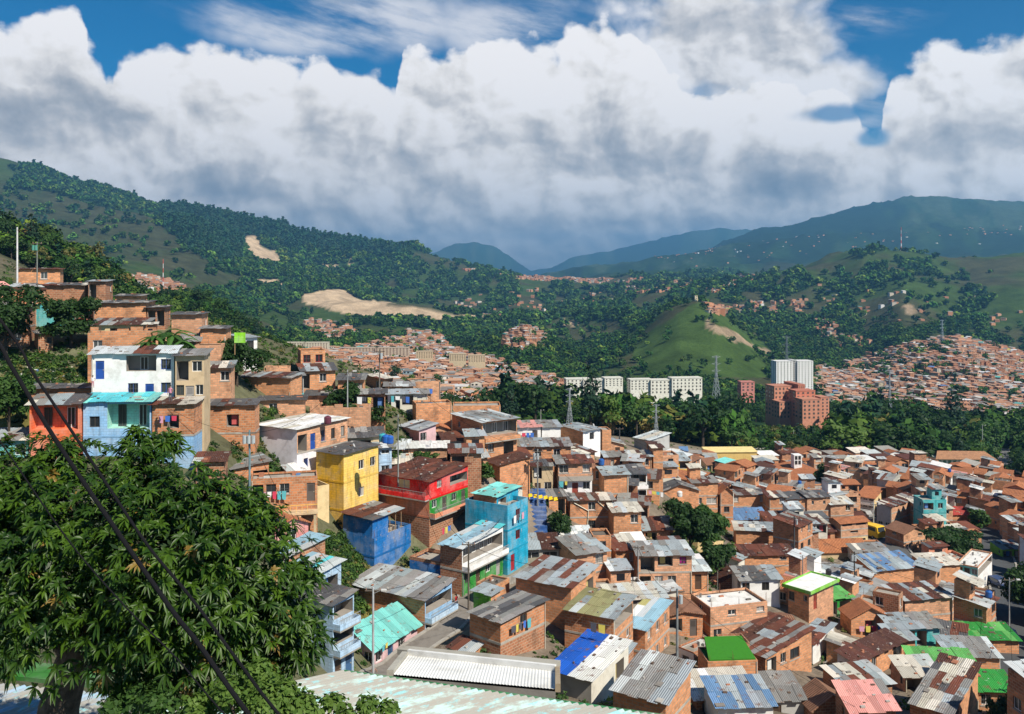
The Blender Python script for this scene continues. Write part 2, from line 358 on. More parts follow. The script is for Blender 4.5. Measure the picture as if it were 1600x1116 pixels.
MEADOW = [([(1330, 470), (1440, 430), (1520, 440), (1500, 500), (1400, 520), (1330, 500)], 1300, 2600), ([(1540, 500), (1640, 440), (1640, 520), (1560, 530)], 1300, 3000), ([(1220, 470), (1290, 440), (1320, 460), (1280, 500), (1230, 492)], 1300, 3000), ([(600, 540), (680, 520), (760, 540), (700, 560)], 700, 1800), ([(400, 500), (470, 470), (560, 480), (540, 505), (440, 512)], 1200, 3600), ([(880, 520), (960, 500), (980, 520), (900, 540)], 900, 2500), ([(960, 560), (1040, 540), (1160, 560), (1150, 590), (1000, 590)], 700, 1400),
          ([(1000, 520), (1060, 492), (1092, 472), (1130, 488), (1170, 520), (1212, 558), (1200, 580), (1140, 588), (1060, 580), (1010, 570), (985, 545)], 1000, 2100),
          ([(1345, 405), (1400, 386), (1460, 390), (1510, 404), (1480, 415), (1440, 410), (1380, 410), (1340, 418)], 2200, 3400),
          ([(1520, 420), (1600, 390), (1700, 390), (1700, 450), (1560, 470), (1540, 450)], 2000, 3600),
          ([(1360, 470), (1400, 440), (1430, 445), (1450, 470), (1420, 488), (1370, 490)], 1500, 3200), ([(900, 462), (960, 458), (965, 476), (905, 480)], 1500, 4000),
          ([(-200, 292), (20, 300), (70, 302), (130, 318), (200, 330), (250, 345), (265, 365), (310, 400), (345, 430), (400, 440), (390, 460), (250, 450), (180, 444), (120, 430), (60, 410), (-200, 372)], 1500, 4600),
          ([(240, 330), (262, 365), (305, 395), (330, 440), (200, 440), (200, 350)], 2000, 4600),
          ([(540, 508), (620, 512), (700, 520), (640, 535), (560, 530)], 900, 2400), ([(840, 640), (870, 632), (950, 650), (950, 668), (850, 668)], 200, 560),
          ([(640, 392), (700, 404), (760, 418), (700, 424), (650, 412)], 3000, 4600), ([(1440, 600), (1480, 596), (1500, 610), (1450, 612)], 900, 2000)]
PXG = COLS[None, :] + 0 * GY; PYG = HZ - TZ / GY * F
def cover_masks(x, y, z):
    px = 800 + x / y * F; py = HZ - z / y * F
    n1 = fbm(x / (60 + y * 0.07), y / (60 + y * 0.07), 5, 31)
    n2 = fbm(x / (14 + y * 0.015), y / (14 + y * 0.015), 4, 47)
    jx = px + (n2 - 0.5) * 26; jy = py + (n1 - 0.5) * 16
    forest = sstep(0.445, 0.53, n1 * 0.62 + n2 * 0.38)
    forest = np.where(y < 330, 0, forest)
    forest = np.where((y > 340) & (y < 1000) & (px > 780), np.maximum(forest, 0.9), forest)
    meadow = np.zeros_like(px, float); bare = np.zeros_like(px, float)
    for poly, a, b_ in MEADOW: meadow = np.maximum(meadow, (in_poly(jx, jy, poly) & (y > a) & (y < b_)).astype(float))
    for poly, a, b_ in BARE: bare = np.maximum(bare, (in_poly(jx, jy, poly) & (y > a) & (y < b_)).astype(float))
    pine = (in_poly(jx, jy, PINE) & (y > 2300) & (y < 5200)).astype(float)
    forest = forest * (1 - 0.92 * meadow) * (1 - bare); forest = np.maximum(forest, pine)
    return forest, meadow, bare, pine, n1, n2
# ------------------------------------------------------------------ materials
def new_mat(name):
    m = bpy.data.materials.new(name); m.use_nodes = True
    t_ = NT(m.node_tree); b_ = t_.n['Principled BSDF']
    b_.inputs['Specular IOR Level'].default_value = 0.3
    return m, t_, b_
def attr(t_, name='Col'):
    n = t_.node('ShaderNodeAttribute'); n.attribute_name = name; return n.outputs['Color']
def uvn(t_):
    n = t_.node('ShaderNodeUVMap'); return n.outputs[0]
def bump(t_, h, strength, dist, b_):
    n = t_.node('ShaderNodeBump'); n.inputs['Strength'].default_value = strength; n.inputs['Distance'].default_value = dist
    t_.l.new(h, n.inputs['Height']); t_.l.new(n.outputs[0], b_.inputs['Normal'])
def objpos(t_):
    g = t_.node('ShaderNodeNewGeometry'); return g.outputs['Position']
MATS = {}
# hollow clay block masonry
m, t_, b_ = new_mat('brick'); MATS['brick'] = m
uv = uvn(t_); col = attr(t_); pos = objpos(t_)
bt = t_.node('ShaderNodeTexBrick'); t_.l.new(uv, bt.inputs['Vector'])
bt.inputs['Scale'].default_value = 1.0; bt.inputs['Brick Width'].default_value = 0.52; bt.inputs['Row Height'].default_value = 0.28
bt.inputs['Mortar Size'].default_value = 0.030; bt.inputs['Mortar Smooth'].default_value = 0.2; bt.inputs['Bias'].default_value = 0.0
bt.inputs['Color1'].default_value = (0.70, 0.68, 0.67, 1); bt.inputs['Color2'].default_value = (1.18, 1.10, 1.04, 1)
bt.inputs['Mortar'].default_value = (1.0, 1.0, 1.0, 1)
base = t_.mix(1.0, col, bt.outputs['Color'], 'MULTIPLY')
base = t_.mix(bt.outputs['Fac'], base, (0.44, 0.31, 0.21, 1))
st = t_.noise(pos, 0.55, 5, 0.65); st2 = t_.noise(pos, 3.0, 4, 0.6)
base = t_.mix(t_.mr(st, 0.50, 0.70, 0, 0.62), base, (0.14, 0.08, 0.05, 1))
base = t_.mix(t_.mr(st2, 0.56, 0.72, 0, 0.45), base, (0.55, 0.36, 0.24, 1))
t_.l.new(base, b_.inputs['Base Color']); b_.inputs['Roughness'].default_value = 0.92
bump(t_, t_.m('SUBTRACT', t_.m('MULTIPLY', st2, 0.4), bt.outputs['Fac']), 0.6, 0.02, b_)
# painted block wall
m, t_, b_ = new_mat('painted_block'); MATS['paint'] = m
uv = uvn(t_); col = attr(t_); pos = objpos(t_)
bt = t_.node('ShaderNodeTexBrick'); t_.l.new(uv, bt.inputs['Vector'])
bt.inputs['Scale'].default_value = 1.0; bt.inputs['Brick Width'].default_value = 0.52; bt.inputs['Row Height'].default_value = 0.28
bt.inputs['Mortar Size'].default_value = 0.018; bt.inputs['Color1'].default_value = (0.9, 0.9, 0.9, 1); bt.inputs['Color2'].default_value = (1.08, 1.08, 1.08, 1)
bt.inputs['Mortar'].default_value = (0.74, 0.74, 0.74, 1)
base = t_.mix(1.0, col, bt.outputs['Color'], 'MULTIPLY')
mp = t_.node('ShaderNodeMapping'); mp.inputs['Scale'].default_value = (2.2, 2.2, 0.28); t_.l.new(pos, mp.inputs['Vector'])
st = t_.noise(mp.outputs[0], 1.0, 5, 0.65); st2 = t_.noise(pos, 2.4, 5, 0.65)
base = t_.mix(t_.mr(st, 0.46, 0.70, 0, 0.6), base, t_.mix(1.0, base, (0.42, 0.40, 0.38, 1), 'MULTIPLY'))
st3 = t_.noise(pos, 0.45, 5, 0.6)
base = t_.mix(t_.mr(st3, 0.4, 0.66, 0, 0.5), base, t_.mix(0.5, base, (0.6, 0.58, 0.52, 1)))
base = t_.mix(t_.mr(st2, 0.62, 0.67, 0, 0.6), base, (0.42, 0.36, 0.3, 1))
t_.l.new(base, b_.inputs['Base Color']); b_.inputs['Roughness'].default_value = 0.8
bump(t_, t_.m('SUBTRACT', t_.m('MULTIPLY', st2, 0.5), bt.outputs['Fac']), 0.5, 0.012, b_)
# smooth plaster / concrete / generic, all tinted by the face colour
def generic(key, rough, n1=1.2, n2=9.0, amt=0.35, dirt=(0.4, 0.37, 0.33), spec=0.3, bmp=0.01, metal=0.0):
    m, t_, b_ = new_mat(key); MATS[key] = m
    col = attr(t_); pos = objpos(t_)
    a = t_.noise(pos, n1, 6, 0.65); c = t_.noise(pos, n2, 4, 0.6)
    f = t_.m('MULTIPLY', t_.mr(a, 0.42, 0.75), amt)
    base = t_.mix(f, col, t_.mix(1.0, col, (*dirt, 1), 'MULTIPLY'))
    base = t_.mix(t_.mr(c, 0.6, 0.75, 0, amt * 0.7), base, t_.mix(1.0, base, (1.35, 1.3, 1.25, 1), 'MULTIPLY'))
    t_.l.new(base, b_.inputs['Base Color']); b_.inputs['Roughness'].default_value = rough
    b_.inputs['Specular IOR Level'].default_value = spec; b_.inputs['Metallic'].default_value = metal
    if bmp: bump(t_, t_.m('ADD', a, t_.m('MULTIPLY', c, 0.4)), 0.5, bmp, b_)
generic('plaster', 0.85, 0.8, 7.0, 0.45)
generic('concrete', 0.9, 1.0, 8.0, 0.6, bmp=0.02)
generic('painted_metal', 0.45, 2.0, 14.0, 0.3, spec=0.5, bmp=0)
generic('wood', 0.8, 3.0, 20.0, 0.5)
generic('cloth', 0.9, 3.0, 14.0, 0.2, bmp=0)
generic('rubber', 0.95, 3.0, 14.0, 0.1, bmp=0, spec=0.05)
generic('skin', 0.6, 3.0, 14.0, 0.1, bmp=0)
# corrugated sheets: UV.x runs across the corrugations
m, t_, b_ = new_mat('corrugated_sheet'); MATS['sheet'] = m
uv = uvn(t_); col = attr(t_); pos = objpos(t_)
su = t_.node('ShaderNodeSeparateXYZ'); t_.l.new(uv, su.inputs[0])
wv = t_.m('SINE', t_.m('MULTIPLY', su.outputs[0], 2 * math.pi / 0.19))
rust = t_.noise(pos, 1.1, 7, 0.72); rust2 = t_.noise(t_.vadd(pos, (31.0, 7.0, 3.0)), 3.0, 6, 0.75)
streak = t_.noise(t_.comb(t_.m('MULTIPLY', su.outputs[0], 5.0), t_.m('MULTIPLY', su.outputs[1], 0.7)), 1.0, 5, 0.65)
base = t_.mix(t_.mr(streak, 0.45, 0.75, 0, 0.40), col, t_.mix(1.0, col, (0.55, 0.5, 0.46, 1), 'MULTIPLY'))
base = t_.mix(t_.mr(rust, 0.55, 0.68, 0, 0.8), base, (0.17, 0.085, 0.05, 1))
base = t_.mix(t_.mr(rust2, 0.60, 0.68, 0, 0.6), base, (0.58, 0.58, 0.57, 1))
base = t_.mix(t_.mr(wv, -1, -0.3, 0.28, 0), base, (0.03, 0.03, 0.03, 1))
t_.l.new(base, b_.inputs['Base Color']); b_.inputs['Roughness'].default_value = 0.75; b_.inputs['Specular IOR Level'].default_value = 0.22
bump(t_, wv, 0.7, 0.03, b_)
# sheets whose corrugation is modelled in the mesh: peeling mint paint
m, t_, b_ = new_mat('weathered_roof_paint'); MATS['mintroof'] = m
uv = uvn(t_); col = attr(t_); su = t_.node('ShaderNodeSeparateXYZ'); t_.l.new(uv, su.inputs[0])
u4 = t_.comb(t_.m('MULTIPLY', su.outputs[0], 1.6), t_.m('MULTIPLY', su.outputs[1], 0.45))
a = t_.noise(u4, 1.0, 8, 0.7); c = t_.noise(u4, 3.2, 6, 0.7); d = t_.noise(uv, 0.9, 5, 0.6); sp = t_.noise(uv, 9.0, 4, 0.7)
base = t_.mix(t_.mr(a, 0.48, 0.60, 0, 0.9), (0.30, 0.29, 0.26, 1), col)
base = t_.mix(t_.mr(c, 0.54, 0.62, 0, 0.8), base, (0.22, 0.50, 0.54, 1))
base = t_.mix(t_.mr(c, 0.36, 0.28, 0, 0.5), base, (0.50, 0.49, 0.45, 1))
base = t_.mix(t_.mr(d, 0.62, 0.75, 0, 0.6), base, (0.10, 0.105, 0.09, 1))
base = t_.mix(t_.mr(sp, 0.70, 0.74, 0, 0.8), base, (0.05, 0.06, 0.05, 1))
t_.l.new(base, b_.inputs['Base Color']); b_.inputs['Roughness'].default_value = 0.6
bump(t_, t_.m('ADD', a, c), 0.4, 0.01, b_)
# clay tiles
m, t_, b_ = new_mat('clay_tile'); MATS['tile'] = m
uv = uvn(t_); col = attr(t_); pos = objpos(t_); su = t_.node('ShaderNodeSeparateXYZ'); t_.l.new(uv, su.inputs[0])
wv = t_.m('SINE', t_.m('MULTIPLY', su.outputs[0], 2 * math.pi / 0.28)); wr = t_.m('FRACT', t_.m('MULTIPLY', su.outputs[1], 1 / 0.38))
nn = t_.node('ShaderNodeTexWhiteNoise', noise_dimensions='2D')
t_.l.new(t_.comb(t_.m('FLOOR', t_.m('MULTIPLY', su.outputs[0], 1 / 0.28)), t_.m('FLOOR', t_.m('MULTIPLY', su.outputs[1], 1 / 0.38))), nn.inputs[0])
ns = t_.noise(pos, 0.8, 6, 0.7)
base = t_.mix(t_.m('MULTIPLY', nn.outputs[0], 0.5), col, t_.mix(1.0, col, (0.55, 0.5, 0.5, 1), 'MULTIPLY'))
base = t_.mix(t_.mr(ns, 0.5, 0.72, 0, 0.6), base, (0.12, 0.075, 0.05, 1))
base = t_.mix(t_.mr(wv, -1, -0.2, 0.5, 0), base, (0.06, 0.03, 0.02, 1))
t_.l.new(base, b_.inputs['Base Color']); b_.inputs['Roughness'].default_value = 0.9
bump(t_, t_.m('ADD', wv, wr), 0.8, 0.05, b_)
# dark glass
m, t_, b_ = new_mat('window_glass'); MATS['glass'] = m
t_.l.new(attr(t_), b_.inputs['Base Color']); b_.inputs['Roughness'].default_value = 0.12; b_.inputs['Specular IOR Level'].default_value = 0.7
# foliage, tinted per leaf
def leafmat(key, rough, spec, tr=0.25):
    m, t_, b_ = new_mat(key); MATS[key] = m
    col = attr(t_); t_.l.new(col, b_.inputs['Base Color']); b_.inputs['Roughness'].default_value = rough; b_.inputs['Specular IOR Level'].default_value = spec
    if tr:
        tb = t_.node('ShaderNodeBsdfTranslucent'); t_.l.new(t_.mix(1.0, col, (1.3, 1.7, 0.5, 1), 'MULTIPLY'), tb.inputs[0])
        ms = t_.node('ShaderNodeMixShader'); ms.inputs[0].default_value = tr
        t_.l.new(b_.outputs[0], ms.inputs[1]); t_.l.new(tb.outputs[0], ms.inputs[2]); t_.l.new(ms.outputs[0], t_.n['Material Output'].inputs[0])
leafmat('mango_leaf', 0.42, 0.26, 0.15); leafmat('leaf', 0.6, 0.25, 0.25); leafmat('far_leaf', 0.9, 0.05, 0.0)
m, t_, b_ = new_mat('bark'); MATS['bark'] = m
pos = objpos(t_); a = t_.noise(pos, 6, 6, 0.7)
t_.l.new(t_.ramp(a, [(0.3, (0.03, 0.022, 0.016)), (0.7, (0.11, 0.085, 0.065))]), b_.inputs['Base Color']); b_.inputs['Roughness'].default_value = 0.95; bump(t_, a, 0.8, 0.03, b_)
# ground
m, t_, b_ = new_mat('ground_cover'); MATS['ground'] = m
col = attr(t_); pos = objpos(t_)
a = t_.noise(pos, 0.02, 8, 0.7); c = t_.noise(pos, 0.35, 8, 0.72)
sc = t_.m('MULTIPLY', t_.mr(a, 0.3, 0.7, 0.72, 1.3), t_.mr(c, 0.3, 0.7, 0.72, 1.3))
base = t_.mix(1.0, col, t_.comb(sc, sc, sc), 'MULTIPLY')
t_.l.new(base, b_.inputs['Base Color']); b_.inputs['Roughness'].default_value = 1.0; b_.inputs['Specular IOR Level'].default_value = 0.02
bump(t_, t_.m('ADD', t_.m('MULTIPLY', a, 8.0), t_.m('MULTIPLY', c, 0.25)), 0.8, 0.6, b_)
generic('asphalt', 0.9, 0.3, 3.0, 0.5, bmp=0.02)

# ------------------------------------------------------------------ mesh helpers
def add_attrs(me, uv=None, col=None, dom='FACE'):
    if uv is not None:
        l = me.uv_layers.new(name='UVMap'); l.data.foreach_set('uv', np.asarray(uv, np.float32).ravel())
    if col is not None:
        a = me.attributes.new('Col', 'FLOAT_COLOR', dom); c = np.asarray(col, np.float32)
        if c.shape[1] == 3: c = np.concatenate([c, np.ones((len(c), 1), np.float32)], 1)
        a.data.foreach_set('color', c.ravel())
def np_mesh(name, V, Fq, mats, col=None, dom='FACE', uv=None, midx=None, smooth=False):
    """V (n,3), Fq (m,k) faces of one size"""
    V = np.asarray(V, np.float32); Fq = np.asarray(Fq, np.int32)
    me = bpy.data.meshes.new(name)
    me.vertices.add(len(V)); me.vertices.foreach_set('co', V.ravel())
    k = Fq.shape[1]; me.loops.add(Fq.size); me.loops.foreach_set('vertex_index', Fq.ravel())
    me.polygons.add(len(Fq)); me.polygons.foreach_set('loop_start', np.arange(0, Fq.size, k, dtype=np.int32))
    try: me.polygons.foreach_set('loop_total', np.full(len(Fq), k, np.int32))
    except Exception: pass
    if midx is not None: me.polygons.foreach_set('material_index', np.asarray(midx, np.int32))
    me.update(calc_edges=True)
    if smooth: me.polygons.foreach_set('use_smooth', np.ones(len(Fq), bool))
    for mm in mats: me.materials.append(mm)
    add_attrs(me, uv, col, dom)
    return me
class MB:
    def __init__(s): s.v = []; s.f = []; s.k = []; s.uv = []; s.c = []
    def face(s, pts, mat, col, uv=None):
        i = len(s.v); pts = [Vector(p) for p in pts]; s.v += pts; s.f.append(list(range(i, i + len(pts)))); s.k.append(mat)
        if uv is None:
            n = (pts[1] - pts[0]).cross(pts[2] - pts[0])
            if len(pts) > 3: n = n + (pts[2] - pts[0]).cross(pts[3] - pts[0])
            if n.length > 0: n.normalize()
            if abs(n.z) > 0.6: uv = [(p.x, p.y) for p in pts]
            else:
                t2 = Vector((-n.y, n.x, 0)); t2 = t2.normalized() if t2.length > 0 else Vector((1, 0, 0))
                uv = [(p.dot(t2), p.z) for p in pts]
        s.uv += list(uv); s.c.append(col)
    def box(s, a, b_, mat, col):
        x0, y0, z0 = min(a[0], b_[0]), min(a[1], b_[1]), min(a[2], b_[2]); x1, y1, z1 = max(a[0], b_[0]), max(a[1], b_[1]), max(a[2], b_[2])
        s.face([(x0, y0, z0), (x1, y0, z0), (x1, y0, z1), (x0, y0, z1)], mat, col); s.face([(x1, y1, z0), (x0, y1, z0), (x0, y1, z1), (x1, y1, z1)], mat, col)
        s.face([(x0, y1, z0), (x0, y0, z0), (x0, y0, z1), (x0, y1, z1)], mat, col); s.face([(x1, y0, z0), (x1, y1, z0), (x1, y1, z1), (x1, y0, z1)], mat, col)
        s.face([(x0, y0, z1), (x1, y0, z1), (x1, y1, z1), (x0, y1, z1)], mat, col); s.face([(x0, y1, z0), (x1, y1, z0), (x1, y0, z0), (x0, y0, z0)], mat, col)
    def prism(s, top, th, mat, col, uv=None):
        """a slab: top face points (counter-clockwise from above) and the thickness under it"""
        top = [Vector(p) for p in top]; bot = [p - Vector((0, 0, th)) for p in top]; n = len(top)
        s.face(top, mat, col, uv); s.face(bot[::-1], mat, col)
        for i in range(n):
            j = (i + 1) % n; s.face([bot[i], bot[j], top[j], top[i]], mat, col)
    def tube(s, pts, rads, mat, col, n=6):
        pts = [Vector(p) for p in pts]; rings = []
        for i, p in enumerate(pts):
            d = (pts[min(i + 1, len(pts) - 1)] - pts[max(i - 1, 0)]); d = d.normalized() if d.length else Vector((0, 0, 1))
            a = d.orthogonal().normalized() if i == 0 else (a - d * a.dot(d)).normalized()
            b_ = d.cross(a); r = rads[i] if isinstance(rads, (list, tuple)) else rads
            rings.append([p + (a * math.cos(2 * math.pi * k / n) + b_ * math.sin(2 * math.pi * k / n)) * r for k in range(n)])
        for A, B in zip(rings[:-1], rings[1:]):
            for k in range(n): s.face([A[k], A[(k + 1) % n], B[(k + 1) % n], B[k]], mat, col)
        s.face(rings[0][::-1], mat, col); s.face(rings[-1], mat, col)
    def build(s, name, parent=None, loc=None, smooth=False):
        me = bpy.data.meshes.new(name)
        nl = sum(len(f) for f in s.f); me.vertices.add(len(s.v)); me.vertices.foreach_set('co', np.array([tuple(v) for v in s.v], np.float32).ravel())
        me.loops.add(nl); me.loops.foreach_set('vertex_index', np.arange(nl, dtype=np.int32))
        ls = np.cumsum([0] + [len(f) for f in s.f[:-1]]).astype(np.int32)
        me.polygons.add(len(s.f)); me.polygons.foreach_set('loop_start', ls)
        try: me.polygons.foreach_set('loop_total', np.array([len(f) for f in s.f], np.int32))
        except Exception: pass
        keys = list(dict.fromkeys(s.k)); me.polygons.foreach_set('material_index', np.array([keys.index(k) for k in s.k], np.int32))
        me.update(calc_edges=True)
        if smooth: me.polygons.foreach_set('use_smooth', np.ones(len(s.f), bool))
        for k in keys: me.materials.append(MATS[k])
        add_attrs(me, s.uv, s.c)
        o = bpy.data.objects.new(name, me); COL.objects.link(o)
        if parent is not None: o.parent = parent
        if loc is not None: o.location = loc
        return o
def tag(o, label=None, cat=None, group=None, kind=None):
    if label: o['label'] = label
    if cat: o['category'] = cat
    if group: o['group'] = group
    if kind: o['kind'] = kind
    return o
def empty(name, loc, rz=0.0, label=None, cat=None, group=None):
    o = bpy.data.objects.new(name, None); COL.objects.link(o); o.location = loc; o.rotation_euler = (0, 0, rz); o.empty_display_size = 0.5
    return tag(o, label, cat, group)
def copy_tree(o, loc, rz=0.0, sc=1.0, label=None, group=None):
    kids = [c for c in o.children]
    r = o.copy(); COL.objects.link(r); r.location = loc; r.rotation_euler = (0, 0, rz); r.scale = (sc,) * 3 if not isinstance(sc, tuple) else sc
    if label: r['label'] = label
    if group: r['group'] = group
    for c in kids:
        k = c.copy(); COL.objects.link(k); k.parent = r
        for g in c.children:
            q = g.copy(); COL.objects.link(q); q.parent = k
    return r
# ------------------------------------------------------------------ houses seen one by one
BR = (0.63, 0.285, 0.135)
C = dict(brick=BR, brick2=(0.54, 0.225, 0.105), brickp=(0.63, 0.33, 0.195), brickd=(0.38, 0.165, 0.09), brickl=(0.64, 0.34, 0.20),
         white=(0.78, 0.77, 0.76), lilac=(0.74, 0.72, 0.76), grey=(0.40, 0.39, 0.38), concrete=(0.36, 0.33, 0.29), cream=(0.72, 0.55, 0.30),
         yellow=(0.80, 0.47, 0.035), sun=(0.85, 0.56, 0.13), red=(0.72, 0.012, 0.012), orange=(0.78, 0.17, 0.06), salmon=(0.72, 0.25, 0.13), green=(0.02, 0.24, 0.03), lime=(0.20, 0.55, 0.04),
         blue=(0.008, 0.145, 0.44), cyan=(0.01, 0.33, 0.52), sky=(0.26, 0.48, 0.74), skyl=(0.42, 0.60, 0.80), mint=(0.34, 0.66, 0.58), pink=(0.66, 0.44, 0.46), turq=(0.07, 0.42, 0.44), beige=(0.55, 0.42, 0.26), pale=(0.62, 0.60, 0.52), rose=(0.72, 0.30, 0.28))
BRICKY = ('brick', 'brick2', 'brickp', 'brickd', 'brickl')
SH = dict(zinc=(0.32, 0.365, 0.39), zincl=(0.50, 0.535, 0.54), grey=(0.25, 0.245, 0.235), dark=(0.095, 0.095, 0.10), rust=(0.15, 0.05, 0.03), rustd=(0.085, 0.035, 0.025), mint=(0.20, 0.60, 0.56), white=(0.74, 0.74, 0.72),
          green=(0.03, 0.26, 0.045), greenl=(0.12, 0.40, 0.10), blue=(0.13, 0.24, 0.42), bluel=(0.30, 0.50, 0.62), olive=(0.26, 0.25, 0.12), cream=(0.58, 0.54, 0.46), pink=(0.62, 0.28, 0.25), redr=(0.36, 0.05, 0.04), tarp=(0.01, 0.10, 0.50), brown=(0.10, 0.035, 0.025), aqua=(0.10, 0.55, 0.62), yellowr=(0.55, 0.50, 0.20))
PAL = dict(zinc=['zinc', 'zinc', 'zincl', 'grey', 'grey'], zincmix=['zinc', 'zinc', 'zincl', 'grey', 'rust', 'cream', 'rustd'], grey=['grey', 'grey', 'zinc', 'dark', 'cream', 'rustd', 'rust', 'brown'], dark=['dark', 'dark', 'grey'], rust=['rust', 'rustd', 'rust', 'grey', 'zinc'], rusty=['rust', 'rust', 'rustd', 'brown'],
           mix=['rust', 'zinc', 'grey', 'zincl', 'dark', 'rustd'], mint=['mint', 'mint', 'mint', 'aqua'], white=['white', 'white', 'cream'], green=['green', 'green', 'greenl'], blue=['blue', 'blue', 'zinc'], bluel=['bluel', 'zincl', 'bluel', 'aqua'],
           olive=['olive', 'olive', 'zinc', 'zincl'], cream=['cream', 'cream', 'zincl'], pink=['pink', 'pink', 'grey'], redr=['redr'], brown=['brown', 'rustd', 'brown'], aqua=['aqua', 'mint', 'aqua'], light=['white', 'zincl', 'cream', 'yellowr', 'bluel'], tarp=['white', 'white', 'tarp'])
# label | xl xc xr yt yb (photo columns/rows: left edge, near corner, right edge, wall top and wall foot at the near corner) | distance | turn | storeys
# then finishes per storey (foot first) of the left and right face, roof (kind, palette, rise, falls to) and openings of the two faces per storey
H = []
def hs(label, xl, xc, xr, yt, yb, Y=None, th=60, fl=2, L='brick', Rr=None, roof=('shed', 'zinc', 0.6, '-y'), oL=None, oR=None, name='brick_house', **kw):
    Rr = Rr or L
    H.append(dict(label=label, xl=xl, xc=xc, xr=xr, yt=yt, yb=yb, Y=Y, th=th, fl=fl, L=L, R=Rr, roof=roof, oL=oL, oR=oR, name=name, kw=kw))
# --- upper left slope
hs('long brick house on the crest behind the tall white mast', -20, 26, 94, 421, 452, 148, 20, 1, 'brick', roof=('shed', 'grey', .3, '-y'), oL='.', oR='. . w .')
hs('low brick house with sagging zinc roof below the crest house', 60, 66, 133, 446, 470, 138, 8, 1, 'brickd', roof=('shed', 'grey', .5, '-y'), oR='. . .')
hs('house end of brick and whitewash beside the sagging zinc roof', 134, 138, 165, 440, 486, 137, 12, 1, 'grey', 'brickd', roof=('shed', 'zinc', .3, '-y'), oR='o .')
hs('turquoise walled house with terrace above the round tree', 46, 52, 140, 478, 522, 128, 10, 1, 'cream', 'turq', roof=('flat', 'concrete', .2, ''), oR='. o o', name='painted_house')
hs('small brick upper room behind the long brick wall on the slope', 176, 180, 220, 463, 486, 136, 10, 1, 'brick', roof=('shed', 'dark', .3, '-y'), oR='.')
hs('broad blank brick house above the banana plants', 143, 146, 228, 474, 510, 122, 8, 1, 'brick', roof=('shed', 'dark', .3, '-y'), oR='.', oL='.')
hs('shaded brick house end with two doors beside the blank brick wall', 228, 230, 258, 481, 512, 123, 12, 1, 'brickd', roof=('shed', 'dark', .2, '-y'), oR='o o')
hs('cream shack under scrap sheets behind the round tree', 134, 140, 226, 508, 546, 114, 8, 1, 'cream', roof=('shed', 'mix', 1.0, '-y'), oR='. o o', name='shack')
hs('square brick house above the banana plants with thin dark roof', 264, 268, 315, 492, 524, 118, 8, 1, 'brickp', roof=('shed', 'dark', .25, '-y'), oR='.')
hs('brick house with cluttered slab roof right of the banana plants', 308, 313, 353, 514, 540, 113, 8, 1, 'brick', roof=('shed', 'dark', .25, '-y'), oR='.')
hs('brick ground storey under a littered slab left of the dark bushy tree', 300, 304, 345, 541, 572, 106, 8, 1, 'brickp', roof=('flat', 'grey', .1, ''), oR='. .')
hs('white hut with zinc roof behind the lime green panel', 352, 380, 402, 528, 548, 116, 40, 1, 'white', roof=('shed', 'zinc', .3, '-y'), oR='w', name='painted_house')
hs('stepped unfinished brick storey directly above the white and blue house', 132, 137, 229, 526, 562, 99, 6, 1, 'brick', roof=('none', '', 0, ''), oR='w . .')
hs('white house with blue windows and balcony on the upper slope', 138, 143, 272, 553, 634, 92, 9, 2, 'white', roof=('shed', 'mix', .8, '-y'), oL='./.', oR='. . w d w/d . b b w', name='painted_house', acc='blue', dado=('blue', 5))
hs('cream two storey house joined to the white and blue house', 272, 274, 319, 556, 635, 92.5, 9, 2, 'cream', 'beige', roof=('shed', 'dark', .6, '-y'), oR='w d w/o w', name='painted_house')
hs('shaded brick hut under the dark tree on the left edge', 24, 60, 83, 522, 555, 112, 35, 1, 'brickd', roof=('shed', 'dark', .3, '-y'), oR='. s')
hs('small brick house with grey sheet roof beside the cream house', 316, 322, 361, 575, 612, 94, 10, 1, 'brickp', roof=('shed', 'grey', .7, '-y'), oR='. w')
hs('wide brick house with turquoise balcony and long grey roof', 364, 370, 454, 588, 632, 118, -14, 1, 'brick', roof=('shed', 'grey', .5, '-y'), oR='. . . .')
hs('narrow turquoise balcony room at the end of the wide brick house', 454, 456, 474, 588, 622, 117, 20, 1, 'turq', 'grey', roof=('shed', 'grey', .3, '-y'), oR='o', name='painted_house', balc='turq')
hs('brick lookout house with flat roof and dark red shutters', 440, 470, 508, 550, 574, 130, 20, 1, 'brickd', 'brick', roof=('flat', 'concrete', .2, ''), oR='w w', acc='red')
hs('brick house with cream pillar and long sheet roof behind the wide brick house', 440, 472, 524, 580, 614, 112, 20, 1, 'brickd', 'brick', roof=('shed', 'mix', 1.0, '-y'), oR='o . w .')
hs('tall brick house with boarded white door above the tree', 300, 306, 398, 634, 722, 103, 6, 2, 'brickd', 'brick2', roof=('shed', 'grey', .4, '-y'), oL='./.', oR='w w . s/p . O .')
hs('long pinkish brick house with a curtained window behind the white roof', 376, 397, 476, 626, 668, 113, 10, 1, 'brick', 'brickp', roof=('shed', 'dark', .3, '-y'), oR='. w . .')
hs('low brick house under grey sheets right of the curtained window', 472, 477, 531, 618, 650, 122, 4, 1, 'brickp', roof=('shed', 'grey', .5, '-y'), oR='. .')
hs('bare brick boundary house behind the white roof', 478, 484, 576, 643, 680, 116, 4, 1, 'brickp', roof=('none', '', 0, ''), oR='.')
hs('tall white house with flat white roof and arched brick upper storey', 397, 464, 543, 671, 786, 106, 60, 3, 'lilac', ['lilac', 'lilac', 'brickp'], roof=('shed', 'white', .15, '-x'), oL='././.', oR='. a ./a . a/o d a a a', name='painted_house', acc='blue')
hs('small brick house with stacked zinc sheets below the boarded door', 344, 366, 420, 733, 778, 95, 30, 1, 'brickd', 'brick2', roof=('shed', 'zinc', .7, '-x'), oL='.', oR='. o')
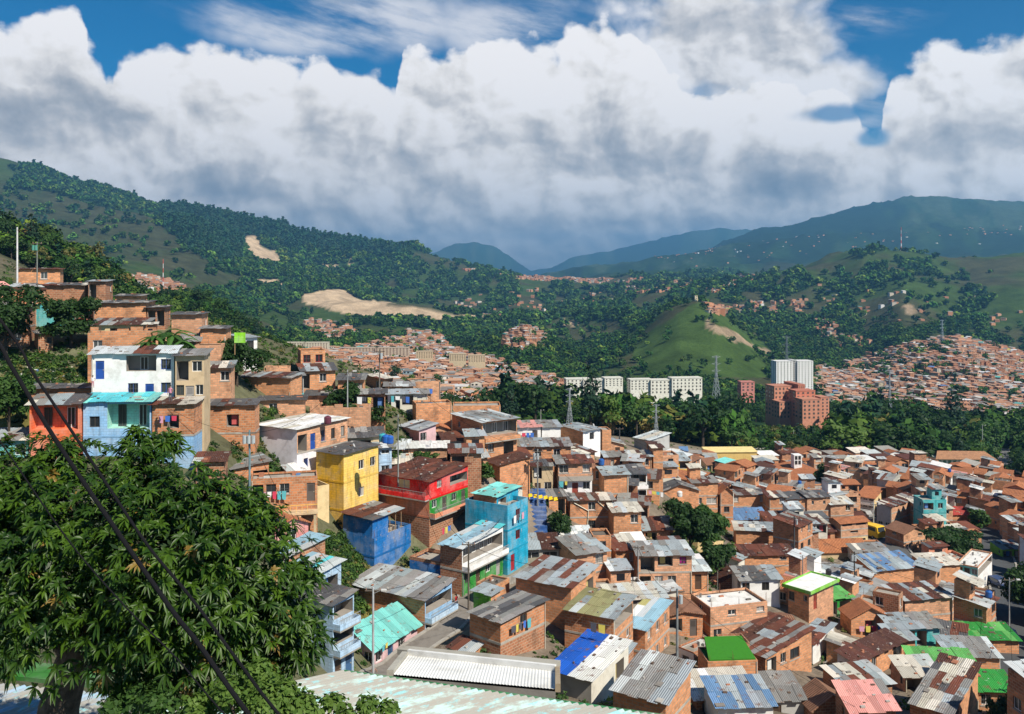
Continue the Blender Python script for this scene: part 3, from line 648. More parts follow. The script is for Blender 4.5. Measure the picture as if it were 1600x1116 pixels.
hs('brick corridor house on concrete pillars left of the yellow house', 382, 392, 496, 752, 800, 97, 14, 1, 'brickd', 'brick2', roof=('flat', 'concrete', .2, ''), oR='o w w . d', walkway=True)
hs('scrap sheet roof house left of the brick house with stacked sheets', 300, 306, 350, 722, 760, 92, 10, 1, 'brickd', roof=('shed', 'mix', .6, '-y'), oR='o .', name='shack')
hs('light blue block house with recessed mint balcony', 122, 130, 236, 628, 738, 93, 5, 2, 'sky', roof=('shed', 'mint', .7, '-y'), oL='./.', oR='. . w ./w b b', name='painted_house', inner='mint')
hs('house with brick upper storey over a light blue ground storey', 236, 238, 303, 632, 730, 93.5, 5, 2, 'sky', ['sky', 'brick2'], roof=('shed', 'grey', .4, '-y'), oR='g ./. O .', name='painted_house')
hs('orange house with shaded balcony under grey sheets', 40, 46, 124, 632, 738, 92, 5, 2, 'orange', roof=('shed', 'grey', 1.0, '-y'), oL='./.', oR='. ./b b', name='painted_house', inner='orange')
hs('small turquoise shack under grey sheets at the left margin', -30, -22, 42, 688, 722, 88, 5, 1, 'turq', roof=('shed', 'grey', .9, '-y'), oR='. . w', name='shack')
hs('long low brick house behind the orange and light blue houses', 36, 44, 212, 607, 646, 100, 3, 1, 'brick2', roof=('shed', 'dark', .3, '-y'), oR='. . .')
# --- behind the white roof
hs('dark roofed brick house behind the yellow doorway', 524, 528, 568, 594, 618, 126, 6, 1, 'brickd', 'brick', roof=('shed', 'dark', .7, '-y'), oR='. . w')
hs('brick house with dark lean-to beside the tall pole', 572, 596, 614, 592, 616, 131, 40, 1, 'brickd', roof=('shed', 'grey', .4, '-y'), oR='o')
hs('brick house with small zinc attic near the tall pole', 597, 602, 646, 604, 626, 136, 8, 1, 'brick', roof=('shed', 'zinc', .4, '-y'), oR='. w')
hs('blank brick block on the skyline of the lower roofs', 612, 645, 688, 598, 628, 146, 20, 1, 'brickp', roof=('flat', 'brickp', .1, ''), oR='.', oL='.')
hs('dirty brick house with washing on its upper gallery', 556, 560, 602, 616, 648, 118, 8, 1, 'brickd', roof=('shed', 'dark', .4, '-y'), oR='b o')
hs('brick house with open gallery full of washing', 602, 606, 668, 616, 642, 120, 8, 1, 'brick', 'pale', roof=('shed', 'mix', .5, '-y'), oR='o b .')
hs('unfinished brick terrace house on concrete legs', 596, 650, 706, 634, 664, 126, 15, 1, 'brick', roof=('flat', 'brick', .3, ''), oR='. .')
hs('long brick terrace wall house behind the balcony house', 700, 708, 782, 636, 656, 160, 4, 1, 'brick', roof=('flat', 'brick', .2, ''), oR='. . .')
hs('large two storey brick house with crowded balcony and curtained window', 704, 753, 808, 660, 722, 125, 38, 2, 'brick2', 'brick', roof=('shed', 'zinc', .5, '-y'), oL='s w/s .', oR='w o/b b', balcR='brick')
hs('pink house half hidden by a zinc sheet roof', 612, 655, 681, 672, 704, 122, 40, 1, 'rose', 'pink', roof=('shed', 'mix', .8, '-x'), oR='w .', name='painted_house')
hs('low brick house with white rimmed roof behind the rusty red roof', 634, 638, 698, 700, 728, 112, 3, 1, 'brickp', roof=('shed', 'white', .4, '-y'), oR='. .')
hs('shack under rusty sheets right of the white rimmed roof', 700, 704, 752, 708, 728, 115, 5, 1, 'brickd', roof=('shed', 'rust', .7, '-y'), oR='o .', name='shack')
hs('lilac grey house behind the yellow house', 588, 592, 612, 700, 745, 108, 20, 2, 'sky', 'skyl', roof=('shed', 'zinc', .3, '-y'), oR='w/w', name='painted_house')
hs('beige house with mossy sheet roof left of the lilac grey house', 538, 543, 600, 684, 712, 112, 15, 1, 'beige', roof=('shed', 'dark', .9, '-y'), oR='w o .', name='painted_house')
hs('shack roofed with pale sheets between the yellow and red houses', 608, 612, 656, 724, 744, 117, 6, 1, 'beige', roof=('shed', 'cream', 1.0, '-y'), oR='. o', name='shack')
hs('shack with bent zinc sheets left of the white rimmed roof', 598, 602, 638, 702, 722, 120, 6, 1, 'brickd', roof=('shed', 'zincmix', .9, '-y'), oR='o .', name='shack')
# --- the painted houses
hs('tall yellow block house with three storeys', 494, 537, 591, 711, 842, 100, 60, 3, 'yellow', ['yellow', 'sun', 'sun'], roof=('shed', 'dark', .15, '-x'), oL='././.', oR='./. w ./. w w', name='painted_house', step=True)
hs('bright red house with rusty roof over a green ground storey', 591, 671, 731, 752, 838, 108, 58, 3, ['brickd', 'salmon', 'red'], ['brickd', 'green', 'red'], roof=('shed', 'rusty', .9, '-x'), oL='./. ./. W .', oR='. ./w d w d/w b', name='painted_house', balcs=[('L', 2, 'red'), ('R', 1, 'salmon')])
hs('deep blue house with scrap sheet roof and paved terrace', 536, 585, 642, 846, 896, 97, 60, 2, 'blue', roof=('terrace', 'concrete', .3, ''), oL='./.', oR='./.', name='painted_house', upper=dict(w=.42, d=1.0, h=2.4, pal='mix', f='blue'))
hs('blue fronted house with railed brick terrace beside the deep blue house', 640, 688, 716, 884, 912, 96, 60, 1, 'blue', 'brickd', roof=('terrace', 'brickd', .4, ''), oL='.', oR='d o', name='painted_house')
hs('house with pale blue painted sheet roof over green walls', 688, 722, 786, 856, 930, 100, 58, 2, 'brickd', ['green', 'white'], roof=('shed', 'bluel', .9, '-x'), oL='./.', oR='w d w d/b b', name='painted_house', balcs=[('R', 1, 'white')])
hs('narrow turquoise three storey house at the bend of the lane', 727, 793, 825, 797, 896, 106, 58, 3, 'cyan', roof=('flat', 'cyan', .5, ''), oL='././.', oR='d ./w/w', name='painted_house', acc='red')
hs('brick rooftop room with mint sheet roof on the turquoise house', 740, 776, 810, 776, 804, 109, 58, 1, 'brick', 'cyan', roof=('shed', 'mint', .3, '-x'), oL='.', oR='o .', onroof=True)
hs('brick house with light blue lane front and grey sheet roof', 546, 664, 706, 937, 1010, 90, 60, 2, ['brick2', 'brick2'], ['skyl', 'sky'], roof=('shed', 'zinc', .9, '-x'), oL='./.', oR='w d ./b b', name='painted_house', balcs=[('R', 1, 'skyl')])
hs('small pink house under a weathered mint roof', 549, 583, 652, 1014, 1050, 86, 61, 1, 'pink', roof=('shed', 'mint', 1.5, '-y'), oL='. w', oR='w d w .', name='painted_house', plinth='redr', keeprise=True)
hs('light blue three storey house with balconies behind the mango tree', 455, 520, 553, 944, 1066, 80, 60, 3, 'skyl', roof=('shed', 'dark', .4, '-x'), oL='././.', oR='d d/b b/b b', name='painted_house', balcs=[('R', 1, 'skyl'), ('R', 2, 'skyl')])
hs('low house with pale blue roof sheets above the rubbish slope', 420, 452, 508, 868, 905, 88, 55, 1, 'brickd', roof=('shed', 'bluel', 1.0, '-x'), oL='.', oR='. .')
hs('house with white and blue roof sheets beside the mango tree', 410, 470, 533, 912, 960, 84, 58, 1, 'skyl', roof=('shed', 'bluel', 1.0, '-x'), oL='.', oR='o o', name='painted_house')
hs('lime green rooftop shed with zinc roof above the lane', 743, 767, 776, 929, 956, 89, 55, 1, 'lime', 'brick', roof=('shed', 'zinc', .15, '-x'), oL='.', oR='.', name='shed')
hs('long brick wall house with gravel roof above the lane', 744, 772, 796, 918, 945, 97, 58, 1, 'brick', roof=('flat', 'grey', .1, ''), oL='.', oR='.')
hs('flat roofed brick house beside the lane with one barred window', 734, 782, 852, 972, 1042, 84, 50, 2, ['brickd', 'brick2'], ['brickd', 'brick2'], roof=('shed', 'dark', .25, '-x'), oL='./.', oR='. ./. w .')
hs('brick house with dark rusted sheet roof above the flat roofed house', 806, 892, 931, 918, 975, 95, 60, 1, 'brick', roof=('shed', 'rust', .8, '-x'), oL='. . .', oR='. o')
hs('big brick house with olive and zinc roof and open laundry loft', 851, 958, 989, 966, 1070, 83, 62, 3, 'brick2', 'brick', roof=('shed', 'olive', .5, '-x'), oL='. . .', oR='w ./w w/b b', loft=True)
hs('brick house with pale yellow and blue painted roof', 955, 1008, 1046, 984, 1056, 86, 60, 2, 'brick', roof=('shed', 'light', 1.0, '-x'), oL='. ./. .', oR='w w w/w w w')
hs('low house with white roof and blue tarpaulin sheet', 828, 924, 982, 1062, 1100, 76, 58, 1, 'concrete', 'pale', roof=('shed', 'tarp', .9, '-x'), oL='.', oR='. o', name='shack')
hs('shack with grey weighted sheets behind the blue tarpaulin', 880, 960, 990, 1040, 1072, 79, 58, 1, 'brickd', roof=('shed', 'zincmix', .6, '-x'), oL='.', oR='.', name='shack')
hs('brick house with steep blue grey corrugated roof at the bottom', 958, 1040, 1079, 1098, 1170, 70, 58, 2, 'brick', roof=('shed', 'zinc', 1.6, '-x'), oL='./.', oR='./. .')
hs('small green shed with overlapping roof sheets on the lane', 700, 734, 752, 1020, 1044, 84, 55, 1, 'green', 'brick', roof=('shed', 'mix', .4, '-x'), oL='.', oR='.', name='shed')
hs('wide shed under cream sheets beside the yellow and blue roof', 946, 956, 1040, 938, 975, 97, 10, 1, 'concrete', roof=('shed', 'cream', .7, '-y'), oR='. .', name='shed')
# --- centre
hs('white house with faded pink roof on the crest', 804, 808, 845, 668, 692, 150, 8, 1, 'white', roof=('shed', 'pink', .6, '-y'), oR='. d', name='painted_house')
hs('white house with zinc roof and orange base next to the pink roof', 845, 847, 876, 668, 692, 151, 8, 1, 'white', roof=('shed', 'zinc', .6, '-y'), oR='.', name='painted_house', plinth='orange')
hs('half brick half white house with one dark window on the crest', 874, 911, 938, 674, 700, 150, 40, 1, 'brick', 'white', roof=('shed', 'zinc', .4, '-y'), oL='.', oR='w', name='painted_house')
hs('narrow brick house end right of the half white house', 938, 941, 955, 673, 700, 152, 8, 1, 'brick', roof=('flat', 'brick', .1, ''), oR='.')
hs('grey green warehouse with pale fibre roof', 958, 1016, 1046, 688, 708, 196, 40, 1, 'concrete', 'grey', roof=('shed', 'cream', 1.2, '-x'), oL='.', oR='.', name='warehouse')
hs('wide orange brick house with two square windows', 812, 818, 892, 698, 726, 136, 4, 1, 'brick', roof=('shed', 'rust', .5, '-y'), oR='. w . w .')
hs('brick house with upright zinc sheet and slanting scrap roof', 758, 781, 828, 727, 762, 122, 30, 1, 'brickd', 'brick', roof=('shed', 'mix', 1.1, '-x'), oL='.', oR='. .')
hs('plank walled shack on the slope left of the shuttered house', 826, 832, 864, 728, 770, 126, 5, 2, 'pale', 'beige', roof=('shed', 'grey', .4, '-y'), oR='d w/o .', name='shack')
hs('three storey house with brick attic over a white flowered floor', 862, 872, 925, 724, 774, 130, 6, 2, 'brickd', ['white', 'brickp'], roof=('shed', 'rust', .6, '-y'), oL='./.', oR='w d w/W . w', name='painted_house', balcs=[('R', 1, 'concrete')])
hs('tall narrow brick house right of the white flowered floor', 940, 944, 982, 742, 802, 128, 5, 2, 'brick', roof=('shed', 'zinc', .4, '-y'), oR='s ./. .')
hs('white house with flower balcony beside the tall brick house', 980, 984, 1011, 740, 786, 141, 8, 2, 'white', roof=('shed', 'dark', .8, '-y'), oR='d o/b b', name='painted_house', balcs=[('R', 1, 'white')])
hs('long brick house with small windows under linked zinc roofs', 936, 946, 1018, 714, 742, 151, 5, 1, 'brick', roof=('shed', 'zincmix', .5, '-y'), oR='w w . w')
hs('plain brick tower house right of the linked zinc roofs', 1018, 1021, 1036, 700, 745, 152, 5, 2, 'brick', roof=('shed', 'grey', .2, '-y'), oR='./.')
hs('broad brick house with white drain pipes and small windows', 885, 891, 958, 782, 836, 124, 5, 2, 'brick', roof=('shed', 'grey', .3, '-y'), oR='. w ./. w .', pipes=True)
hs('two window brick house joined to the one with drain pipes', 957, 959, 1002, 800, 838, 123, 5, 1, 'brick', roof=('shed', 'cream', .4, '-y'), oR='. w')
hs('small brick lean-to with white corner above the dark garden', 852, 858, 884, 776, 806, 126, 10, 1, 'white', 'brick', roof=('shed', 'dark', .4, '-y'), oR='. o')
hs('low house with barred blue windows under zinc sheets', 812, 816, 874, 858, 892, 112, 6, 1, 'grey', 'concrete', roof=('shed', 'zincmix', 1.0, '-y'), oR='W W')
hs('brick corner house with bent zinc roof and wide window', 872, 901, 948, 866, 930, 108, 22, 2, 'brick2', 'brickp', roof=('shed', 'zinc', .9, '-y'), oL='./.', oR='. ./. w')
hs('brick shed under overlapping scrap zinc sheets', 944, 962, 998, 860, 897, 115, 15, 1, 'brickd', 'brick', roof=('shed', 'zincmix', 1.2, '-y'), oR='. w')
hs('two storey brick house with red rimmed zinc roof and magenta shutter', 994, 998, 1081, 868, 922, 112, 3, 2, 'brick', 'brickp', roof=('shed', 'zinc', .6, '-y'), oL='./.', oR='o w w ./o O m')
hs('grey gabled hall among the roofs', 1028, 1034, 1092, 768, 790, 158, 5, 1, 'brick', roof=('gable', 'dark', 1.2, 'y'), oR='.', name='hall')
hs('collapsing shack with rusted roof below the grey gabled hall', 1000, 1006, 1052, 828, 850, 132, 5, 1, 'brickd', roof=('shed', 'rust', 1.4, '-y'), oR='o .', name='shack')
# --- lower right
hs('two storey brick house with white rooftop slab and corner window', 1080, 1110, 1199, 953, 1004, 105, 16, 2, 'brick2', 'brickp', roof=('flat', 'white', .25, ''), oL='./w', oR='w . .. s/. w . w', name='brick_house')
hs('white walled house beside the maroon gable roof', 1150, 1158, 1219, 906, 940, 121, 6, 1, 'white', roof=('shed', 'grey', .9, '-y'), oR='w . w .', name='painted_house')
hs('house with deep maroon sheet roof', 1118, 1122, 1182, 912, 936, 118, 8, 1, 'brickd', roof=('gable', 'brown', 1.6, 'y'), oR='. .')
hs('brick house crowned by a white slab with a bright green rim', 1218, 1264, 1302, 927, 968, 118, 42, 1, 'brick', 'brickp', roof=('slab', 'white', .3, 'lime'), oL='w . s', oR='d .')
hs('open shelter with bright green sheet roof beside the green rimmed slab', 1282, 1290, 1330, 938, 966, 119, 20, 1, 'concrete', 'green', roof=('shed', 'greenl', .7, '-y'), oR='o o', name='shed', onroof=False)
hs('sprawling brick house with patchwork of rust and zinc sheets', 1128, 1196, 1268, 1026, 1060, 98, 38, 1, 'brickd', 'brick', roof=('shed', 'rust', 1.5, '-x'), oL='.', oR='o w W .')
hs('white three storey house with red curtain between rusty roofs', 1262, 1270, 1303, 1006, 1076, 108, 50, 3, 'white', roof=('shed', 'rust', .4, '-x'), oL='././.', oR='d/w/w .', name='painted_house', acc='red', balcs=[('R', 1, 'white')])
hs('brick house with artificial grass on its flat roof', 1100, 1106, 1184, 1036, 1085, 90, 4, 1, 'brick', roof=('terrace', 'lawn', .12, ''), oL='.', oR='.')
hs('low house with cracked concrete roof beside the tall grey pole', 1068, 1084, 1122, 1022, 1060, 95, 40, 1, 'white', 'brickd', roof=('flat', 'concrete', .15, ''), oL='d', oR='o .')
hs('white block shed with bright blue corrugated roof at the bottom edge', 1116, 1122, 1208, 1104, 1142, 80, 5, 1, 'white', roof=('shed', 'blue', 1.1, '-y'), oR='.', name='shed')
hs('brick house under patched white and grey sheets at the bottom', 1082, 1088, 1182, 1092, 1130, 84, 8, 1, 'brickd', roof=('shed', 'white', 1.2, '-y'), oR='o .')
hs('black corrugated shed below the grass roof', 1194, 1200, 1256, 1094, 1120, 88, 5, 1, 'grey', roof=('shed', 'dark', 1.4, '-y'), oR='d .', name='shed')
hs('brick house with brown rusted roof and tall barred windows', 1302, 1337, 1411, 1036, 1072, 103, 38, 1, 'white', 'brick', roof=('shed', 'brown', .9, '-y'), oL='W', oR='. w . W')
hs('grey sheeted shed in front of the barred windows', 1318, 1326, 1394, 1076, 1100, 95, 15, 1, 'brickd', roof=('shed', 'zincmix', .6, '-y'), oR='. .', name='shed')
hs('broad blank brick house with zinc roof right of centre', 1392, 1414, 1488, 938, 992, 122, 12, 2, 'brickd', 'brickp', roof=('shed', 'zincmix', .6, '-y'), oL='o/w', oR='. . ./. . .')
hs('brick house with crooked orange tile gable', 1322, 1330, 1390, 965, 1000, 117, 4, 1, 'brick', roof=('tile', 'tile', 1.3, 'y'), oR='. o .')
hs('turquoise fronted house under a wide zinc roof', 1390, 1394, 1468, 982, 1006, 114, 5, 1, 'brick', 'turq', roof=('shed', 'zinc', .9, '-y'), oR='. o o .')
hs('shed with crumpled zinc sheets next to the turquoise front', 1394, 1400, 1430, 1000, 1018, 109, 6, 1, 'brick', roof=('shed', 'zincmix', .6, '-y'), oR='.', name='shed')
hs('low brick house under a light green sheet roof', 1424, 1430, 1528, 1040, 1062, 101, -6, 1, 'brick', roof=('shed', 'greenl', 1.0, '-y'), oR='. .')
hs('brick house with cream corrugated roof and open shed below', 1410, 1414, 1470, 1056, 1080, 94, 4, 1, 'brickp', roof=('shed', 'cream', 1.2, '-y'), oR='o w')
hs('brick house with torn whitish zinc roof beside the cream sheets', 1466, 1470, 1524, 1062, 1094, 93, -6, 1, 'brick', roof=('shed', 'zincl_', 1.0, '-y'), oR='. .')
hs('brick house with dark green and white sheet roof near the right street', 1520, 1526, 1586, 1078, 1110, 94, -4, 1, 'brick', roof=('shed', 'green', 1.2, '-y'), oR='w .')
hs('long house with grey asbestos roof at the bottom right', 1396, 1484, 1528, 1116, 1150, 84, 50, 1, 'brickd', 'brick', roof=('shed', 'grey', 1.6, '-x'), oL='.', oR='w .')
hs('house with pink and slate roof patches at the bottom', 1322, 1330, 1400, 1110, 1140, 83, 6, 1, 'brickd', roof=('shed', 'pink', 1.8, '-y'), oR='.')
hs('house with brown clay tile roof at the bottom', 1262, 1270, 1330, 1108, 1140, 84, 8, 1, 'brickd', roof=('tile', 'tiled', 1.3, 'y'), oR='.')
hs('low house with wide green roof near the right street', 1498, 1504, 1592, 998, 1018, 117, -3, 1, 'brick', roof=('shed', 'green', .8, '-y'), oR='. .')
hs('house with slate blue roof and a pink sheet near the right street', 1478, 1484, 1562, 1024, 1044, 109, -5, 1, 'brick', roof=('shed', 'zinc', .9, '-y'), oR='. .')
hs('turquoise fronted three storey house by the right street', 1494, 1528, 1550, 888, 930, 150, 50, 2, 'turq', 'white', roof=('flat', 'white', .2, ''), oL='w w w/w w w', oR='d/b', name='painted_house')
hs('long brick house with grey roof beside the turquoise front', 1440, 1450, 1500, 884, 908, 150, 8, 1, 'brick', roof=('shed', 'cream', .8, '-y'), oR='. . .')
# --- valley, right
hs('brick row house furthest left in the terrace below the church', 1136, 1140, 1201, 774, 810, 190, 5, 2, 'brick', roof=('shed', 'grey', .5, '-y'), oR='. w ./w . w')
hs('second brick row house in the terrace below the church', 1201, 1202, 1228, 777, 812, 190, 5, 2, 'brick2', roof=('shed', 'grey', .5, '-y'), oR='. ./. w')
hs('middle brick row house in the terrace below the church', 1228, 1229, 1260, 780, 816, 190, 5, 2, 'brick', roof=('shed', 'dark', .5, '-y'), oR='. ./w .')
hs('tallest brick row house in the terrace below the church', 1260, 1261, 1297, 777, 820, 190, 5, 2, 'brickp', roof=('shed', 'dark', .5, '-y'), oR='. ./s s')
hs('brick row house at the street end of the terrace below the church', 1297, 1298, 1334, 788, 824, 190, 5, 2, 'brickp', roof=('shed', 'cream', .8, '-y'), oR='. ./. w')
hs('low house with long steel blue sheet roof in the valley', 1134, 1140, 1200, 812, 826, 172, 3, 1, 'brickd', roof=('shed', 'blue', 1.6, '-y'), oR='. . .')
hs('blank brick house with peeling zinc roof above the scrap porch', 1146, 1150, 1222, 828, 862, 160, -8, 1, 'brick', roof=('shed', 'zincmix', .6, '-y'), oR='. . .')
hs('large blank brick house with broken tile edge', 1158, 1164, 1243, 868, 902, 140, 3, 2, 'brick', roof=('shed', 'rusty', .5, '-y'), oR='. ./. w')
hs('three storey corner house with yellow ground floor', 1300, 1313, 1356, 818, 852, 170, 16, 3, 'brickd', ['cream', 'brickp', 'brickp'], roof=('tile', 'tile', .5, 'x'), oL='././.', oR='w O w/w O w/O O')
hs('brick house with brown gable above the street junction', 1394, 1412, 1446, 834, 862, 176, 20, 2, 'brickd', 'brickl', roof=('tile', 'tiled', 1.0, 'y'), oL='./w', oR='w ./. w')
hs('house with wide orange clay tile roof in the valley', 1262, 1268, 1352, 862, 880, 160, 5, 1, 'beige', roof=('tile', 'tile', 1.6, 'x'), oR='. .')
hs('white curved balcony building in the valley', 1338, 1366, 1392, 779, 812, 214, 50, 3, 'white', 'cream', roof=('tile', 'tile', 1.2, 'y'), oL='w w w/w w w/w w w', oR='w/w/w', name='apartment_house', balcs=[('L', 1, 'white'), ('L', 2, 'white')])
hs('grey house with tall blank side and zinc roof on the street', 1370, 1392, 1436, 792, 826, 196, 40, 3, 'grey', 'brickp', roof=('shed', 'grey', .7, '-y'), oL='w w/w w/w w', oR='. ./. ./. w')
hs('house with bright red roof in the valley', 1484, 1488, 1516, 804, 814, 215, 3, 1, 'brick', roof=('shed', 'redr', 1.4, '-y'), oR='. .')
hs('grey house with open upper floor in front of the orange tiles', 1338, 1342, 1392, 868, 884, 158, 8, 1, 'pale', roof=('shed', 'grey', 1.3, '-y'), oR='w O')
hs('house with big steel blue roof in front of the grey house', 1352, 1366, 1436, 892, 908, 146, 15, 1, 'brick', roof=('shed', 'blue', 1.6, '-y'), oR='. .')
hs('brown gabled house by the pink roof in the valley', 1088, 1104, 1122, 726, 736, 262, 30, 1, 'cream', roof=('tile', 'tiled', 1.4, 'x'), oR='o o')
hs('lime fronted shop under a grey roof by the valley street', 1558, 1566, 1600, 858, 872, 178, 5, 1, 'lime', roof=('shed', 'grey', .8, '-y'), oR='o o', name='shop')
def locate(h_):
    cx, cyy = (h_['xc'] - 800) / F * h_['Y'], h_['Y']
    z = (HZ - h_['yb']) / F * h_['Y']; h_['C'] = Vector((cx, cyy, z))
    th = R(h_['th']); rv = (math.cos(th), math.sin(th)); lv = (-math.sin(th), math.cos(th))
    ur, ul = (h_['xr'] - 800) / F, (h_['xl'] - 800) / F
    w = (ur * cyy - cx) / max(0.02, rv[0] - ur * rv[1]); den = (lv[0] - ul * lv[1])
    d = (ul * cyy - cx) / den if abs(den) > 0.08 else 99
    h_['w'] = min(max(w, 1.6), 22)
    if d < 0 or d > 11 or abs(h_['th']) < 22: d = 3.6 + (len(h_['label']) * 7 % 10) / 6
    h_['d'] = min(max(d, 2.2), 16) * h_.get('shr', 1.0); h_['h'] = (h_['yb'] - h_['yt']) / F * h_['Y']
    h_['rv'] = rv; h_['lv'] = lv
def rect_pts(h, n=5, e=0.0):
    c = h['C']; return [(c.x + h['rv'][0] * h['w'] * i / n + h['lv'][0] * h['d'] * j / n, c.y + h['rv'][1] * h['w'] * i / n + h['lv'][1] * h['d'] * j / n) for i in range(n + 1) for j in range(n + 1)]
def inside_h(p, h, e=-0.12):
    dx, dy = p[0] - h['C'].x, p[1] - h['C'].y
    a = dx * h['rv'][0] + dy * h['rv'][1]; b_ = dx * h['lv'][0] + dy * h['lv'][1]
    return -e < a < h['w'] + e and -e < b_ < h['d'] + e
def overlap(a, b_):
    if (a['C'] - b_['C']).to_2d().length > a['w'] + a['d'] + b_['w'] + b_['d']: return 0
    return max(sum(inside_h(p, b_) for p in rect_pts(a)), sum(inside_h(p, a) for p in rect_pts(b_))) / 36
for h_ in H:
    rk_ = h_['roof']
    if not h_['kw'].get('keeprise') and rk_[0] == 'shed': h_['roof'] = (rk_[0], rk_[1], rk_[2] * .62, rk_[3])
for h_ in H: locate(h_); h_['Y0'] = h_['Y']
KEEP = ('deep blue', 'tall yellow', 'bright red', 'narrow turquoise three', 'pale blue painted', 'tall white house with flat', 'small pink house under', 'light blue lane front')
for it in range(60):
    moved = False
    for i, a in enumerate(H):
        for b_ in H[i + 1:]:
            if a['kw'].get('onroof') or b_['kw'].get('onroof'): continue
            if overlap(a, b_) > .03:
                moved = True; back, frt = (a, b_) if (a['yb'] < b_['yb']) else (b_, a)
                if back.get('shr', 1) > .8 and it < 8 and not any(k in back['label'] for k in KEEP): back['shr'] = back.get('shr', 1) * .95
                if frt.get('shr', 1) > .72 and not any(k in frt['label'] for k in KEEP): frt['shr'] = frt.get('shr', 1) * .95
                if it >= 3 and back['Y'] < back['Y0'] * 1.22: back['Y'] *= 1.01
                locate(a); locate(b_)
    if not moved: break
for h_ in H:
    if h_['kw'].get('onroof'): continue
    c, w, d, rv, lv = h_['C'], h_['w'], h_['d'], h_['rv'], h_['lv']
    BASES.append((c.x, c.y, c.z)); BASES.append((c.x + rv[0] * w * .7, c.y + rv[1] * w * .7, c.z)); BASES.append((c.x + lv[0] * d * .7, c.y + lv[1] * d * .7, c.z + 0.3))
# ------------------------------------------------------------------ ground sheet
near_fit()
fo, me_, ba, pi_, n1, n2 = cover_masks(GX, GY, TZ)
def lerp3(a, b_, t_): return a * (1 - t_[..., None]) + b_ * t_[..., None]
g_for = np.array([0.024, 0.052, 0.018]); g_gr = np.array([0.044, 0.074, 0.020]); g_dry = np.array([0.060, 0.062, 0.030]); g_soil = np.array([0.46, 0.34, 0.22]); g_town = np.array([0.19, 0.155, 0.12])  # hill greens darkened in the colour in place of cloud shade
n3 = fbm(GX / 180, GY / 180, 5, 71)
base_ = lerp3(np.broadcast_to(g_gr, GX.shape + (3,)), np.broadcast_to(g_dry, GX.shape + (3,)), sstep(0.42, 0.62, n3))
kn = in_poly(PXG, PYG, [(980, 540), (1060, 490), (1092, 470), (1140, 490), (1215, 556), (1200, 590), (1010, 590)]) & (GY > 900) & (GY < 1800)
base_[kn] = (np.array([0.046, 0.078, 0.019]) * (0.75 + 0.6 * n3[..., None]))[kn]
left_m = sstep(520, 300, PXG) * sstep(1900, 2400, GY)
base_ = lerp3(base_, np.broadcast_to(np.array([0.050, 0.054, 0.028]), base_.shape), left_m * 0.75 * sstep(0.3, 0.55, n1))
farm = sstep(5000, 5600, GY)
base_ = lerp3(base_, np.broadcast_to(np.array([0.014, 0.032, 0.018]), base_.shape), farm * .95)
base_ = lerp3(base_, np.broadcast_to(g_for, base_.shape), fo)
base_ = lerp3(base_, np.broadcast_to(np.array([0.008, 0.022, 0.016]), base_.shape), pi_)
base_ = lerp3(base_, np.broadcast_to(g_soil, base_.shape) * (0.75 + 0.5 * n2[..., None]) * np.where(PXG > 1000, .62, 1.0)[..., None], ba)
base_ = lerp3(base_, np.broadcast_to(g_town, base_.shape), sstep(420, 300, GY) * sstep(0.3, 0.5, n2 + 0.25) * np.where(PXG < 680, .45, 1.0))
fld = farm * sstep(.5, .62, n2) * sstep(.42, .55, n1)
base_ = lerp3(base_, np.broadcast_to(np.array([0.06, 0.085, 0.045]), base_.shape), fld * .7)
for poly, a_, b_2 in [([(430, 830), (560, 830), (640, 900), (640, 960), (560, 950), (480, 880)], 60, 130), ([(0, 560), (140, 560), (150, 620), (0, 640)], 60, 140)]:
    mk = in_poly(PXG, PYG, poly) & (GY > a_) & (GY < b_2)
    base_[mk] = (np.array([0.13, 0.115, 0.035]) * (0.6 + 0.8 * n2[..., None]))[mk]
nr, nc = GX.shape
idx = np.arange(nr * nc).reshape(nr, nc)
q_ = np.stack([idx[:-1, :-1], idx[:-1, 1:], idx[1:, 1:], idx[1:, :-1]], -1).reshape(-1, 4)
gme = np_mesh('ground', np.stack([GX, GY, TZ], -1).reshape(-1, 3), q_, [MATS['ground']], base_.reshape(-1, 3), 'POINT', smooth=True)
go = bpy.data.objects.new('ground', gme); COL.objects.link(go); tag(go, kind='structure')
